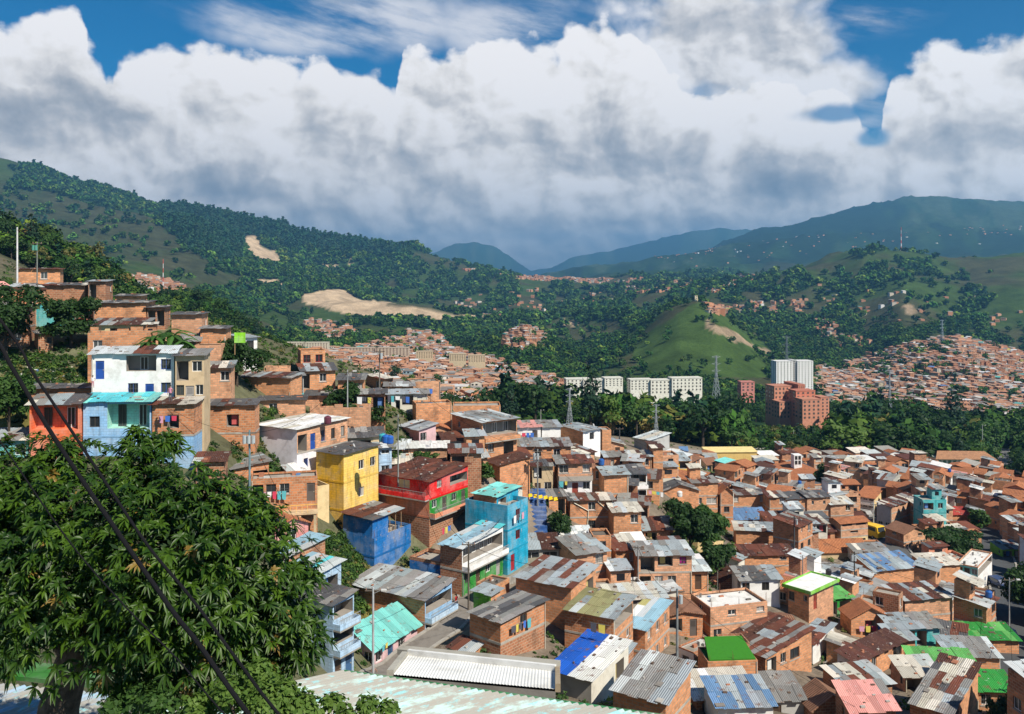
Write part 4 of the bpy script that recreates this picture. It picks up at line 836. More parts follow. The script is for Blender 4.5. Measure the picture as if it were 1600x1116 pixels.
# ------------------------------------------------------------------ house builder
def vary(c, r, a=0.10):
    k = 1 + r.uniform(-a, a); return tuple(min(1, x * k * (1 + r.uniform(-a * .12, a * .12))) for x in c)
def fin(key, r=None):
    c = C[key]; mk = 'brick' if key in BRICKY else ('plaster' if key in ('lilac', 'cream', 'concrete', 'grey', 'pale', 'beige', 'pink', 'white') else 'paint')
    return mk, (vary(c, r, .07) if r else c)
SHUT = dict(g=(0.03, 0.40, 0.06), m=(0.45, 0.01, 0.25))
FR = dict(white=(0.7, 0.7, 0.68), blue=(0.02, 0.08, 0.35), red=(0.35, 0.02, 0.03), dark=(0.08, 0.07, 0.06))
def window_obj(parent, P, u0, u1, z0, z1, dep, frame, pane, rich, name='window', bars=False):
    """P(u, z, depth) -> local point"""
    mb = MB()
    def slab(a, b_, c, d, d0, d1, mat, col):
        q = [P(a, c, d0), P(b_, c, d0), P(b_, d, d0), P(a, d, d0)]; k = [P(a, c, d1), P(b_, c, d1), P(b_, d, d1), P(a, d, d1)]
        mb.face(q, mat, col)
        for i in range(4):
            j = (i + 1) % 4; mb.face([k[i], k[j], q[j], q[i]], mat, col)
    t = 0.07; f0, f1 = dep - 0.045, dep + 0.02
    slab(u0, u0 + t, z0, z1, f0, f1, 'painted_metal', frame); slab(u1 - t, u1, z0, z1, f0, f1, 'painted_metal', frame)
    slab(u0 + t, u1 - t, z0, z0 + t, f0, f1, 'painted_metal', frame); slab(u0 + t, u1 - t, z1 - t, z1, f0, f1, 'painted_metal', frame)
    um = (u0 + u1) / 2
    if u1 - u0 > 0.7: slab(um - .03, um + .03, z0 + t, z1 - t, f0 - .004, f1, 'painted_metal', frame)
    if bars:
        n = max(2, int((u1 - u0) / .22))
        for i in range(1, n):
            uu = u0 + (u1 - u0) * i / n; slab(uu - .015, uu + .015, z0, z1, -.03, -.005, 'painted_metal', (0.1, .1, .1))
        slab(u0, u1, (z0 + z1) / 2 - .015, (z0 + z1) / 2 + .015, -.034, -.004, 'painted_metal', (0.1, .1, .1))
    if rich:
        o = mb.build(name, parent); m2 = MB()
        m2.face([P(u0 + t, z0 + t, dep), P(u1 - t, z0 + t, dep), P(u1 - t, z1 - t, dep), P(u0 + t, z1 - t, dep)], 'glass', pane)
        m2.build('pane', o); return o
    mb.face([P(u0 + t, z0 + t, dep), P(u1 - t, z0 + t, dep), P(u1 - t, z1 - t, dep), P(u0 + t, z1 - t, dep)], 'glass', pane)
    return mb.build(name, parent)
def facade(root, wb, P, W_, storeys, zs, spec, r, rich, inner=None, accent='white', pipes=False):
    """storeys: list of (mat, colour); zs: heights of the storey lines; spec: opening tokens"""
    specs = spec.split('/') if spec else []
    for si in range(len(storeys)):
        z0, z1 = zs[si], zs[si + 1]; mat, col = storeys[si]; hgt = z1 - z0
        toks = specs[si].split() if si < len(specs) else ['.']
        if not toks: toks = ['.']
        n = len(toks); cw = W_ / n; ops = []
        floor = z0 if si else max(z0, z1 - 2.6)
        head = min(z1 - 0.28, floor + 2.15); i = 0
        while i < n:
            tk = toks[i]; uc = (i + .5) * cw
            if tk == 'b':
                j = i
                while j + 1 < n and toks[j + 1] == 'b': j += 1
                ops.append((i * cw + .15, (j + 1) * cw - .15, floor + .85, z1 - .25, 'b')); i = j + 1; continue
            if tk in 'wgmaWs' and tk != '.':
                ww = {'w': 1.05, 'g': 1.3, 'm': .9, 'a': .75, 'W': 2.0, 's': .55}[tk]; ww = min(ww, cw * .82); zb_ = floor + {'s': 1.35, 'a': .8, 'W': .9}.get(tk, 1.0)
                if head - zb_ > .35: ops.append((uc - ww / 2, uc + ww / 2, zb_, head, tk))
            elif tk == 'O': ops.append((uc - min(1.1, cw * .42), uc + min(1.1, cw * .42), floor + .75, head + .05, 'O'))
            elif tk == 'o': ops.append((uc - min(.9, cw * .42), uc + min(.9, cw * .42), floor + .05, head, 'O'))
            elif tk in 'dp': ops.append((uc - .45, uc + .45, floor + .04, min(head, floor + 2.05), tk))
            i += 1
        ops = [o for o in ops if o[1] - o[0] > .25 and o[0] > .02 and o[1] < W_ - .02 and o[3] - o[2] > .3]
        xs = sorted({0, W_, *[o[0] for o in ops], *[o[1] for o in ops]})
        for a, b_ in zip(xs[:-1], xs[1:]):
            col_ops = sorted([o for o in ops if o[0] <= a + 1e-6 and o[1] >= b_ - 1e-6], key=lambda o: o[2]); zc = z0
            for o in col_ops:
                if o[2] > zc: wb.face([P(a, zc, 0), P(b_, zc, 0), P(b_, o[2], 0), P(a, o[2], 0)], mat, col)
                zc = o[3]
            if z1 > zc: wb.face([P(a, zc, 0), P(b_, zc, 0), P(b_, z1, 0), P(a, z1, 0)], mat, col)
        for (a, b_, c, d, kd) in ops:
            dep = {'O': 1.8, 'b': 1.4}.get(kd, .2)
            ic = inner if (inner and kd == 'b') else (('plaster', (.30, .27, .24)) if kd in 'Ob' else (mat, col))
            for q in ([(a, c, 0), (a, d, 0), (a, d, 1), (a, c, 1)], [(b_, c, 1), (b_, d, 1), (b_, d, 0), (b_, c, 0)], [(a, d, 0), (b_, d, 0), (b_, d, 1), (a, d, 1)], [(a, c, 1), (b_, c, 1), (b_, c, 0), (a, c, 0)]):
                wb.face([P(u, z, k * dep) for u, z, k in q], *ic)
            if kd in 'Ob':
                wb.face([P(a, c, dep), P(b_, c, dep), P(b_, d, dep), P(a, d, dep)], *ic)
                if kd == 'b' and b_ - a > 2:
                    nn = max(1, int((b_ - a) / 1.6))
                    for q in range(nn):
                        uc = a + (q + .5) * (b_ - a) / nn
                        window_obj(root, P, uc - .42, uc + .42, c, d - .25, dep - .03, FR['white'] if r.random() < .6 else FR['dark'], (.03, .035, .04), False)
                if kd == 'O' and b_ - a > 1.2 and r.random() < .5:
                    mb = MB(); uu = a + (b_ - a) * r.uniform(.3, .7)
                    q = [P(uu - .35, c + .2, .5), P(uu + .35, c + .2, .5), P(uu + .35, d - .15, .5), P(uu - .35, d - .15, .5)]
                    mb.face(q, 'cloth', r.choice([(.6, .6, .58), (.5, .1, .1), (.1, .2, .45), (.5, .4, .15)])); mb.build('curtain', root)
            elif kd in 'dp':
                mb = MB(); dc = (.72, .72, .70) if kd == 'p' else r.choice([(.10, .06, .04), (.35, .33, .31), (.05, .12, .25), (.12, .10, .09), (.30, .06, .04)])
                if accent in ('blue', 'red') and kd == 'd': dc = FR[accent]
                mb.face([P(a, c, .09), P(b_, c, .09), P(b_, d, .09), P(a, d, .09)], 'painted_metal', dc)
                mb.face([P(a + .15, c + 1.1, .082), P(b_ - .15, c + 1.1, .082), P(b_ - .15, d - .2, .082), P(a + .15, d - .2, .082)], 'painted_metal', tuple(x * .6 for x in dc)); dr = mb.build('door', root)
                if rich:
                    mb = MB(); p = P(b_ - .12, (c + d) / 2, .05); mb.box(p - Vector((.03, .03, .05)), p + Vector((.03, .03, .05)), 'painted_metal', (.5, .45, .3)); mb.build('handle', dr)
            else:
                fr = FR.get(accent, FR['white']) if r.random() < .75 else FR['dark']
                pane = SHUT.get(kd) or r.choice([(.02, .025, .03), (.03, .035, .04), (.05, .06, .06), (.35, .33, .30), (.02, .02, .02)])
                window_obj(root, P, a, b_, c, d, .17, fr, pane, rich, bars=(rich and r.random() < .3))
                if mat == 'brick' and kd != 's':      # concrete sill
                    wb.face([P(a - .1, c - .12, -.05), P(b_ + .1, c - .12, -.05), P(b_ + .1, c, -.05), P(a - .1, c, -.05)], 'concrete', C['concrete'])
                    wb.face([P(a - .1, c, -.05), P(b_ + .1, c, -.05), P(b_ + .1, c, 0), P(a - .1, c, 0)], 'concrete', C['concrete'])
                    wb.face([P(a - .1, c - .12, 0), P(b_ + .1, c - .12, 0), P(b_ + .1, c - .12, -.05), P(a - .1, c - .12, -.05)], 'concrete', C['concrete'])
        if si and mat in ('brick', 'paint') and not (rich and mat == 'paint' and False):   # floor slab edge
            bc = C['concrete'] if mat == 'brick' else tuple(x * .8 for x in col); bz0, bz1 = z0 - .11, z0 + .11
            if mat == 'brick': bc = tuple(x * 1.1 for x in bc)
            wb.face([P(0, bz0, -.03), P(W_, bz0, -.03), P(W_, bz1, -.03), P(0, bz1, -.03)], 'concrete', bc)
            wb.face([P(0, bz1, -.03), P(W_, bz1, -.03), P(W_, bz1, .0), P(0, bz1, .0)], 'concrete', bc)
            wb.face([P(0, bz0, 0), P(W_, bz0, 0), P(W_, bz0, -.03), P(0, bz0, -.03)], 'concrete', bc)
def balcony(root, P, W_, z, r, key, rich, out=.85):
    mb = MB(); mat, col = fin(key)
    def slab(a, b_, c, d, d0, d1, mt, cl):
        q = [P(a, c, d0), P(b_, c, d0), P(b_, d, d0), P(a, d, d0)]; k = [P(a, c, d1), P(b_, c, d1), P(b_, d, d1), P(a, d, d1)]
        mb.face(q, mt, cl); mb.face(k[::-1], mt, cl)
        for i in range(4):
            j = (i + 1) % 4; mb.face([k[i], k[j], q[j], q[i]], mt, cl)
    slab(0.02, W_ - .02, z - .14, z + .02, -out, -.002, 'concrete', C['concrete'])
    slab(0.02, W_ - .02, z + .02, z + .55, -out, -out + .1, mat, col)
    for u in (.07, W_ - .07): slab(u - .05, u + .05, z + .02, z + .55, -out + .1, -.004, mat, col)
    b = mb.build('balcony', root); mb = MB()
    slab(.02, W_ - .02, z + .92, z + .97, -out + .02, -out + .07, 'painted_metal', (.3, .3, .3))
    n = max(3, int(W_ / .22)); n = min(n, 46)
    for i in range(n + 1):
        u = .04 + (W_ - .08) * i / n; slab(u - .012, u + .012, z + .55, z + .92, -out + .035, -out + .058, 'painted_metal', (.25, .25, .25))
    mb.build('railing', b)
def sheet_color(pal, r):
    if pal == 'zincl_': return vary(SH[r.choice(['zincl', 'white', 'zincl', 'zinc'])], r, .15)
    if pal in PAL: return vary(SH[r.choice(PAL[pal])], r, .16)
    if pal in SH: return vary(SH[pal], r, .1)
    return vary(C.get(pal, (.3, .3, .3)), r, .08)
TILE = dict(tile=(0.50, 0.19, 0.085), tiled=(0.30, 0.15, 0.09))
def roof_sheets(mb, x0, x1, y0, y1, zf, dirx, pal, r, mat='sheet', messy=1.0):
    """sheets laid on the surface zf(x, y); dirx: True when the corrugations run along x"""
    a0, a1, c0, c1 = (y0, y1, x0, x1) if dirx else (x0, x1, y0, y1)          # a: across, c: along the fall
    if mat == 'tile':
        col = vary(TILE.get(pal, TILE['tile']), r, .12)
        pts = [(x0, y0), (x1, y0), (x1, y1), (x0, y1)]; uv = [((p[1], p[0]) if dirx else p) for p in pts]
        mb.prism([(x, y, zf(x, y) + .08) for x, y in pts], .1, 'tile', col, uv); return
    na = max(1, round((a1 - a0) / r.uniform(.75, 1.0))); nc = max(1, round((c1 - c0) / r.uniform(1.7, 2.4)))
    big = r.random() < .5
    grp = sheet_color(pal, r)
    for i in range(na):
        for j in range(nc):
            if r.random() < (.3 if pal in ('tarp', 'light', 'bluel', 'olive') else .6 if not big else .3): grp = sheet_color(pal, r)
            kf = r.uniform(.80, 1.16); col = tuple(x * kf for x in grp)
            u0 = a0 + (a1 - a0) * i / na - .03; u1 = a0 + (a1 - a0) * (i + 1) / na + .03; v0 = c0 + (c1 - c0) * j / nc; v1 = c0 + (c1 - c0) * (j + 1) / nc
            e = messy; v0 -= (r.uniform(0, .22) * e if j == 0 else .06); v1 += (r.uniform(0, .15) * e if j == nc - 1 else .06)
            lift = .02 + .018 * ((i + j * 2) % 3) + r.uniform(0, .05) * e; sk = r.uniform(-.08, .08) * e
            pts = [(u0 + sk, v0), (u1 + sk, v0), (u1 - sk, v1), (u0 - sk, v1)]
            P3 = [((v, u) if dirx else (u, v)) for u, v in pts]; uv = [(u, v) for u, v in pts]
            tp = [Vector((x, y, zf(x, y) + lift + r.uniform(0, .03) * e)) for x, y in P3]
            if dirx: tp = tp[::-1]; uv = uv[::-1]
            mb.prism(tp, .02, mat, col, uv)
    if messy > .5 and mat == 'sheet':       # bricks, stones and boards that weigh the sheets down
        for _ in range(int((x1 - x0) * (y1 - y0) * .3)):
            x, y = r.uniform(x0 + .3, x1 - .3), r.uniform(y0 + .3, y1 - .3); z = zf(x, y) + .07; s = r.uniform(.07, .22) * (1 if r.random() < .85 else 2.2)
            mb.box((x - s, y - s * .6, z), (x + s, y + s * .6, z + r.uniform(.06, .16)), 'concrete', r.choice([(.40, .17, .1), (.22, .2, .18), (.4, .38, .35), (.12, .08, .06)]))
def build_house(h, rich=True):
    r = random.Random(hash_str(h['label'])); kw = h['kw']
    w, d, hh, fl = h['w'], h['d'], h['h'], h['fl']
    root = empty(h['name'], h['C'], R(h['th']), h['label'], h.get('cat', 'house'), h.get('group', 'houses on the hillside'))
    L = h['L'] if isinstance(h['L'], list) else [h['L']] * fl; Rr = h['R'] if isinstance(h['R'], list) else [h['R']] * fl
    L = (L + [L[-1]] * fl)[:fl]; Rr = (Rr + [Rr[-1]] * fl)[:fl]
    seed_c = {k: fin(k, r) for k in set(L + Rr)}
    foot = -2.5
    for fx, fy in ((0, 0), (w, 0), (0, d), (w, d)):
        p = h['C'] + Vector((h['rv'][0] * fx + h['lv'][0] * fy, h['rv'][1] * fx + h['lv'][1] * fy, 0)); foot = min(foot, ground(p.x, p.y) - h['C'].z - .6)
    foot = max(foot, -9)
    zs = [foot] + [hh * k / fl for k in range(1, fl + 1)]
    PR = lambda u, z, k: Vector((u, k, z)); PL = lambda u, z, k: Vector((k, d - u, z))
    PB = lambda u, z, k: Vector((w - u, d - k, z)); PS = lambda u, z, k: Vector((w - k, u, z))
    def rs(W_, nst):
        n = max(1, int(W_ / (2.6 if rich else 2.1))); return '/'.join(' '.join(r.choice('w.wsWOd' if s_ == 0 else 'w.wWwsO') for _ in range(n)) for s_ in range(nst))
    wb = MB(); inner = fin(kw['inner']) if kw.get('inner') else None; acc = kw.get('acc', 'white')
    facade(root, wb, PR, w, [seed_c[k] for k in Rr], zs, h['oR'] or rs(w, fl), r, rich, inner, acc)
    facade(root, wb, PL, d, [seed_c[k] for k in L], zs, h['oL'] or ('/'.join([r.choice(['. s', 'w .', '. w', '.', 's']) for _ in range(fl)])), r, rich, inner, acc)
    facade(root, wb, PB, w, [seed_c[k] for k in L], zs, '/'.join(['w .'] * fl) if rich and w > 4 else '.', r, False)
    facade(root, wb, PS, d, [seed_c[k] for k in Rr], zs, '/'.join(['. w'] * fl) if rich and d > 4 else '.', r, False)
    kind, pal, rise, fall = h['roof']; o = kw.get('over', .35)
    top = [seed_c[L[-1]], seed_c[Rr[-1]]]
    if kind == 'shed':
        g = {'-y': lambda x, y: rise * y / d, '-x': lambda x, y: rise * x / w, 'y': lambda x, y: rise * (1 - y / d)}[fall]
        zf = lambda x, y: hh + g(x, y)
        c00, c10, c11, c01 = [zf(x, y) for x, y in ((0, 0), (w, 0), (w, d), (0, d))]
        wb.face([(0, 0, hh), (w, 0, hh), (w, 0, c10), (0, 0, c00)], *top[1]); wb.face([(0, d, hh), (0, 0, hh), (0, 0, c00), (0, d, c01)], *top[0])
        wb.face([(w, 0, hh), (w, d, hh), (w, d, c11), (w, 0, c10)], *top[1]); wb.face([(w, d, hh), (0, d, hh), (0, d, c01), (w, d, c11)], *top[0])
    elif kind in ('gable', 'tile'):
        ax = fall
        if ax == 'x': zf = lambda x, y: hh + rise * (1 - abs(2 * y / d - 1))
        else: zf = lambda x, y: hh + rise * (1 - abs(2 * x / w - 1))
        if ax == 'x': wb.face([(0, d, hh), (0, 0, hh), (0, d / 2, hh + rise)], *top[0]); wb.face([(w, 0, hh), (w, d, hh), (w, d / 2, hh + rise)], *top[1])
        else: wb.face([(0, 0, hh), (w, 0, hh), (w / 2, 0, hh + rise)], *top[1]); wb.face([(w, d, hh), (0, d, hh), (w / 2, d, hh + rise)], *top[0])
    wb.build('wall', root)
    rb = MB()
    if kind == 'shed':
        roof_sheets(rb, -o, w + o, -o, d + o * .4, zf, fall == '-x', pal, r, messy=.3 if pal in ('white', 'light') else 1.0)
        for q in range(3):      # rafters under the eaves
            pass
        rb.build('roof', root)
    elif kind in ('gable', 'tile'):
        mt = 'tile' if kind == 'tile' else 'sheet'
        if fall == 'x': roof_sheets(rb, -o, w + o, -o, d / 2, zf, False, pal, r, mt); roof_sheets(rb, -o, w + o, d / 2 + .02, d + o, zf, False, pal, r, mt)
        else: roof_sheets(rb, -o, w / 2, -o, d + o * .3, zf, True, pal, r, mt); roof_sheets(rb, w / 2 + .02, w + o, -o, d + o * .3, zf, True, pal, r, mt)
        rb.build('roof', root)
    elif kind in ('flat', 'slab', 'terrace', 'none'):
        key = pal if pal in C else 'concrete'; mt, cl = fin('concrete') if pal in ('white', 'concrete', 'grey', 'lawn') or kind == 'none' else fin(pal)
        topc = {'white': (.66, .65, .62), 'grey': (.14, .12, .1), 'lawn': (.03, .15, .012)}.get(pal, (.33, .30, .26))
        rb.box((.12, .12, hh - .3), (w - .12, d - .12, hh - .1 if kind != 'slab' else hh + .1), 'concrete', topc)
        if pal == 'lawn':
            rb.prism([(.15, .15, hh + .25), (w - .15, .15, hh + .25), (w - .6, d - .3, hh + 1.3), (.6, d - .3, hh + 1.3)], .3, 'cloth', (.03, .17, .012))
        if kind == 'slab':
            rb.box((-.5, -.5, hh + .1), (w + .5, d + .5, hh + .28), 'plaster', (.74, .74, .72))
            rim = C['lime'] if fall == 'lime' else C['white']
            for a, b_ in (((-.6, -.6, hh + .05), (w + .6, -.5, hh + .5)), ((-.6, d + .5, hh + .05), (w + .6, d + .6, hh + .5)), ((-.6, -.5, hh + .05), (-.5, d + .5, hh + .5)), ((w + .5, -.5, hh + .05), (w + .6, d + .5, hh + .5))): rb.box(a, b_, 'paint', rim)
        rb.build('roof', root)
        if kind in ('flat', 'terrace', 'none'):
            pb = MB(); ph = max(rise, .12) if kind != 'none' else r.uniform(.2, .5)
            m1, c1_ = (top[1] if pal != 'white' else ('brick', C['brickp']))
            t_ = .12
            pb.box((0, 0, hh), (w, t_, hh + ph), m1, c1_); pb.box((0, d - t_, hh), (w, d, hh + ph), m1, c1_); pb.box((0, t_, hh), (t_, d - t_, hh + ph), m1, c1_); pb.box((w - t_, t_, hh), (w, d - t_, hh + ph), m1, c1_)
            if kind == 'none':     # unfinished courses and starter bars
                x = .3
                while x < w - 1:
                    if r.random() < .5: pb.box((x, .003, hh + ph), (x + r.uniform(.4, 1.4), .12, hh + ph + r.choice([.22, .44, .66])), m1, c1_)
                    x += 1.5
            pb.build('parapet', root)
            if w > 3 and r.random() < .7:
                sb = MB()
                for _ in range(int(w)):
                    x = r.uniform(.4, w - .8); y = r.uniform(.3, d - .5); s_ = r.uniform(.1, .35); sb.box((x, y, hh - .1), (x + s_ * 2, y + s_, hh + r.uniform(0, .4)), 'concrete', r.choice([(.4, .17, .1), (.5, .5, .48), (.15, .14, .13), (.1, .2, .4)]))
                tag(sb.build('rubble', root), kind='stuff')
    if kw.get('balcR'): balcony(root, PR, w, zs[1], r, kw['balcR'], rich)
    if kw.get('balc'): balcony(root, PR, w, 0.1, r, kw['balc'], rich, .5)
    for fc_, st_, key in kw.get('balcs', []):
        balcony(root, PR if fc_ == 'R' else PL, w if fc_ == 'R' else d, zs[st_], r, key, rich)
    if kw.get('plinth'):
        pb = MB(); c_ = C.get(kw['plinth'], SH.get(kw['plinth'])); pb.box((-.03, -.03, -.9), (w + .02, 0, .55), 'paint', c_); pb.box((-.03, 0, -.9), (0, d, .55), 'paint', c_); pb.build('plinth', root)
    if kw.get('dado'):
        pb = MB(); pb.box((w * .42, -.03, -1.2), (w, -.005, .75), 'paint', (.10, .28, .62)); pb.build('dado', root)
    if kw.get('walkway'):
        pb = MB(); pb.box((-.3, -1.5, -.3), (w, -.01, -.1), 'concrete', C['beige']); wk = pb.build('walkway', root)
        for i in range(5):
            pb = MB(); x = .3 + i * (w - .6) / 4; pb.box((x - .14, -1.4, -5.5), (x + .14, -1.12, -.305), 'concrete', C['beige']); pb.build('pillar', root)
        pb = MB(); pb.box((-.2, -1.48, .75), (w, -1.44, .8), 'painted_metal', C['sun'])
        for i in range(int(w / .6)): pb.box((i * .6, -1.475, -.1), (i * .6 + .03, -1.445, .75), 'painted_metal', C['sun'])
        pb.build('railing', wk)
    if kw.get('upper'):
        u = kw['upper']; m1, c1_ = fin(u['f']); x1 = w * u['w']; pb = MB(); z0, z1 = hh - .1, hh + u['h']
        pb.box((0.002, .3, z0), (x1, d - .002, z1), m1, c1_)
        pb.box((x1 + .1, d * .62, z0), (w * .8, d * .98, z1), m1, c1_); pb.build('upper_room', root)
        pb = MB()
        roof_sheets(pb, -.4, w * .82, -.1, d + .2, lambda x, y: z1 + .05 + .3 * y / d, True, 'mix', r); pb.build('upper_roof', root)
        for i in range(3):
            pb = MB(); x = x1 + .3 + i * 1.1
            if x < w: pb.tube([(x, .3, z0), (x, .3, z1)], .05, 'wood', (.3, .2, .12)); pb.build('post', root)
    if kw.get('annex') and w > 4 and kind in ('flat', 'shed', 'none'):      # a room or lean-to put on top later
        aw, ad = w * r.uniform(.35, .6), d * r.uniform(.4, .62); ax = r.choice([.05, w - aw - .05]); ay = d - ad - .05; z0 = hh - .1; z1 = hh + r.uniform(1.9, 2.4) + (rise if kind == 'shed' else 0)
        key = r.choice(['brick', 'brick2', 'brickp', 'brickd', L[-1], 'white']); m1, c1_ = fin(key, r); pb = MB()
        pb.box((ax, ay, z0), (ax + aw, ay + ad, z1), m1, c1_)
        if r.random() < .7: pb.box((ax + aw * .3, ay - .02, z1 - 1.35), (ax + aw * .7, ay + .01, z1 - .5), 'glass', (.02, .02, .025))
        pb.build('rooftop_room', root); pb = MB(); sl = r.uniform(.1, .5)
        roof_sheets(pb, ax - .25, ax + aw + .25, ay - r.choice([.3, .3, 1.4]), ay + ad + .1, lambda x, y: z1 + .04 + sl * (y - ay) / ad, False, r.choice(['zinc', 'rust', 'mix', 'grey', 'zincl_', 'cream']), r); pb.build('rooftop_roof', root)
    if kw.get('loft'):
        pass
    for q in range(r.choice([0, 0, 1]) if w > 2.5 else 0):       # drain pipes and columns on the front
        pb = MB(); x = r.choice([.12, w - .12]); zt_ = r.choice([hh, hh, hh * .5]); pb.tube([(x, -.07, zt_), (x, -.07, max(foot, -.5))], r.choice([.04, .06]), 'painted_metal', r.choice([(.6, .58, .5), (.5, .45, .35), (.2, .2, .2)])); pb.build('drainpipe', root)
    if kind in ('flat', 'none', 'terrace') and w > 3:
        pb = MB()
        for x in (.15, w * .5, w - .15):
            for y in (.15, d - .15):
                if r.random() < .6:
                    for k in range(3): pb.box((x + k * .06, y, hh), (x + k * .06 + .015, y + .015, hh + r.uniform(.6, 1.3)), 'painted_metal', (.18, .08, .05))
        if pb.f: tag(pb.build('rebar', root), kind='stuff')
    if kw.get('pipes'):
        for (a, b_) in (((.5, 4.6), (2.6, 3.4)), ((2.6, 3.4), (2.4, .2)), ((2.2, .25), (w * .98, .9)), ((w * .6, 4.9), (w * .95, 3.0))):
            pb = MB(); pb.tube([(a[0], -.1, a[1]), (b_[0], -.1, b_[1])], .06, 'painted_metal', (.7, .68, .55)); pb.build('pipe', root)
    if rich and r.random() < .16 and kind == 'shed':       # satellite dish
        pb = MB(); x, y = r.uniform(.5, max(.6, w - .5)), .4; z = zf(x, y) + .1
        pb.tube([(x, y, z), (x, y, z + .5)], .025, 'painted_metal', (.4, .4, .4))
        c_ = Vector((x, y - .06, z + .6)); nrm = Vector((.3, -.8, .5)).normalized(); a_ = nrm.orthogonal().normalized(); b2 = nrm.cross(a_)
        ring = [c_ + nrm * .08 + (a_ * math.cos(k * math.pi / 5) + b2 * math.sin(k * math.pi / 5)) * .24 for k in range(10)]
        for k in range(10): pb.face([c_, ring[k], ring[(k + 1) % 10]], 'painted_metal', (.42, .42, .42))
        pb.build('satellite_dish', root)
    h['root'] = root
    return root
def hash_str(s):
    v = 7
    for ch in s: v = (v * 131 + ord(ch)) & 0x7fffffff
    return v
for h_ in H:
    build_house(h_, True)
    sh = h_['h'] / h_['fl']
    if sh > 3.6 or sh < 1.9 or h_['w'] >= 21 or h_['w'] <= 2.05: print('CHECK', h_['label'][:44], 'storey %.1f w %.1f d %.1f' % (sh, h_['w'], h_['d']))
# ------------------------------------------------------------------ lanes and streets
def at_px(px, py, y0=40, y1=420):
    Y = ray_ground(px, py, y0, y1) or 100
    x = (px - 800) / F * Y; return Vector((x, Y, ground(x, Y)))
def at_Y(px, Y):
    x = (px - 800) / F * Y; return Vector((x, Y, ground(x, Y)))
STREET_PTS = []
def ribbon(name, pts, width, mat, col, lift=.10, kerb=True):
    dense = []
    for a, b_ in zip(pts[:-1], pts[1:]):
        n = max(2, int((b_ - a).length / 1.5))
        for k in range(n): dense.append(a.lerp(b_, k / n))
    dense.append(pts[-1]); mb = MB(); prev = None; half = width / 2
    for i, p in enumerate(dense):
        d = (dense[min(i + 1, len(dense) - 1)] - dense[max(i - 1, 0)]).to_2d().normalized(); n_ = Vector((-d.y, d.x))
        z = max(ground(p.x + n_.x * k * half, p.y + n_.y * k * half) for k in (-1, 0, 1)) + lift
        cur = [Vector((p.x - n_.x * half, p.y - n_.y * half, z)), Vector((p.x + n_.x * half, p.y + n_.y * half, z))]
        STREET_PTS.append((p.x, p.y, half))
        if prev:
            mb.face([prev[0], cur[0], cur[1], prev[1]][::-1], mat, col)
            for s_ in (0, 1):
                o = (cur[s_] - cur[1 - s_]).normalized() * .35
                a, b_, c, e = prev[s_], cur[s_], cur[s_] + o, prev[s_] + o; up = Vector((0, 0, .13 if kerb else .0)); dn = Vector((0, 0, -1.2))
                kc = (.34, .32, .29)
                mb.face([a, b_, b_ + up, a + up], 'concrete', kc); mb.face([a + up, b_ + up, c + up, e + up], 'concrete', kc); mb.face([e + up, c + up, c + dn, e + dn], 'concrete', kc)
        prev = cur
    o = mb.build(name); tag(o, kind='structure'); return dense
lane = ribbon('lane', [at_px(*p) for p in ((560, 1086), (600, 1064), (650, 1022), (700, 986), (722, 960), (741, 930), (752, 912))], 2.6, 'concrete', (.20, .18, .16))
lane2 = ribbon('path', [at_px(*p) for p in ((762, 914), (800, 903), (826, 886), (846, 868))], 1.6, 'concrete', (.24, .22, .17))
ribbon('street', [at_Y(*p) for p in ((1330, 262), (1350, 236), (1362, 214), (1384, 190), (1398, 172), (1415, 158))], 5.5, 'asphalt', (.10, .10, .10))
ribbon('street', [at_Y(*p) for p in ((1540, 205), (1562, 176), (1576, 150), (1592, 128), (1600, 108), (1606, 92))], 5.0, 'asphalt', (.07, .075, .08))
ribbon('road', [at_Y(*p) for p in ((1562, 470), (1566, 400), (1570, 350), (1585, 300), (1640, 270))], 8.0, 'asphalt', (.16, .16, .16))
# steps painted blue below the yellow flags
for k in range(12):
    a = at_Y(838 - k * .2, 117 + k * .9); mb = MB()
    mb.box((-1.5, 0, -.6), (1.5, .92, .16 * k * .4 + .15), 'paint', (.03, .10, .30)); o = mb.build('step', loc=a)
    tag(o, ('lowest worn blue' if k == 0 else 'topmost worn blue' if k == 11 else ['', 'second', 'third', 'fourth', 'fifth', 'sixth', 'seventh', 'eighth', 'ninth', 'tenth', 'eleventh'][k] + ' blue') + ' painted step counted from the foot of the stair flight', 'step', 'steps of the blue stair flight')

# ------------------------------------------------------------------ the crowd of roofs between
ZB = np.full((300, 420), 1e9)
def proj_hull(c, rv, lv, w, d, h, foot=0.5):
    pts = []
    for a, b_ in ((0, 0), (w, 0), (w, d), (0, d)):
        x, y = c.x + rv[0] * a + lv[0] * b_, c.y + rv[1] * a + lv[1] * b_
        for z in (c.z - foot, c.z + h): pts.append((800 + x / y * F, HZ - z / y * F))
    return pts
def cells(pts):
    xs = [p[0] for p in pts]; ys = [p[1] for p in pts]
    x0, x1, y0, y1 = max(0, int(min(xs) / 4)), min(419, int(max(xs) / 4)), max(0, int(min(ys) / 4)), min(299, int(max(ys) / 4))
    if x1 < x0 or y1 < y0: return None
    gx, gy = np.meshgrid(np.arange(x0, x1 + 1), np.arange(y0, y1 + 1))
    # convex hull test
    P_ = sorted(set((round(a, 2), round(b_, 2)) for a, b_ in pts))
    def half(ps):
        o = []
        for p in ps:
            while len(o) > 1 and (o[-1][0] - o[-2][0]) * (p[1] - o[-2][1]) - (o[-1][1] - o[-2][1]) * (p[0] - o[-2][0]) <= 0: o.pop()
            o.append(p)
        return o
    hull = half(P_)[:-1] + half(P_[::-1])[:-1]
    m_ = in_poly(gx * 4 + 2.0, gy * 4 + 2.0, hull)
    return gy[m_], gx[m_]
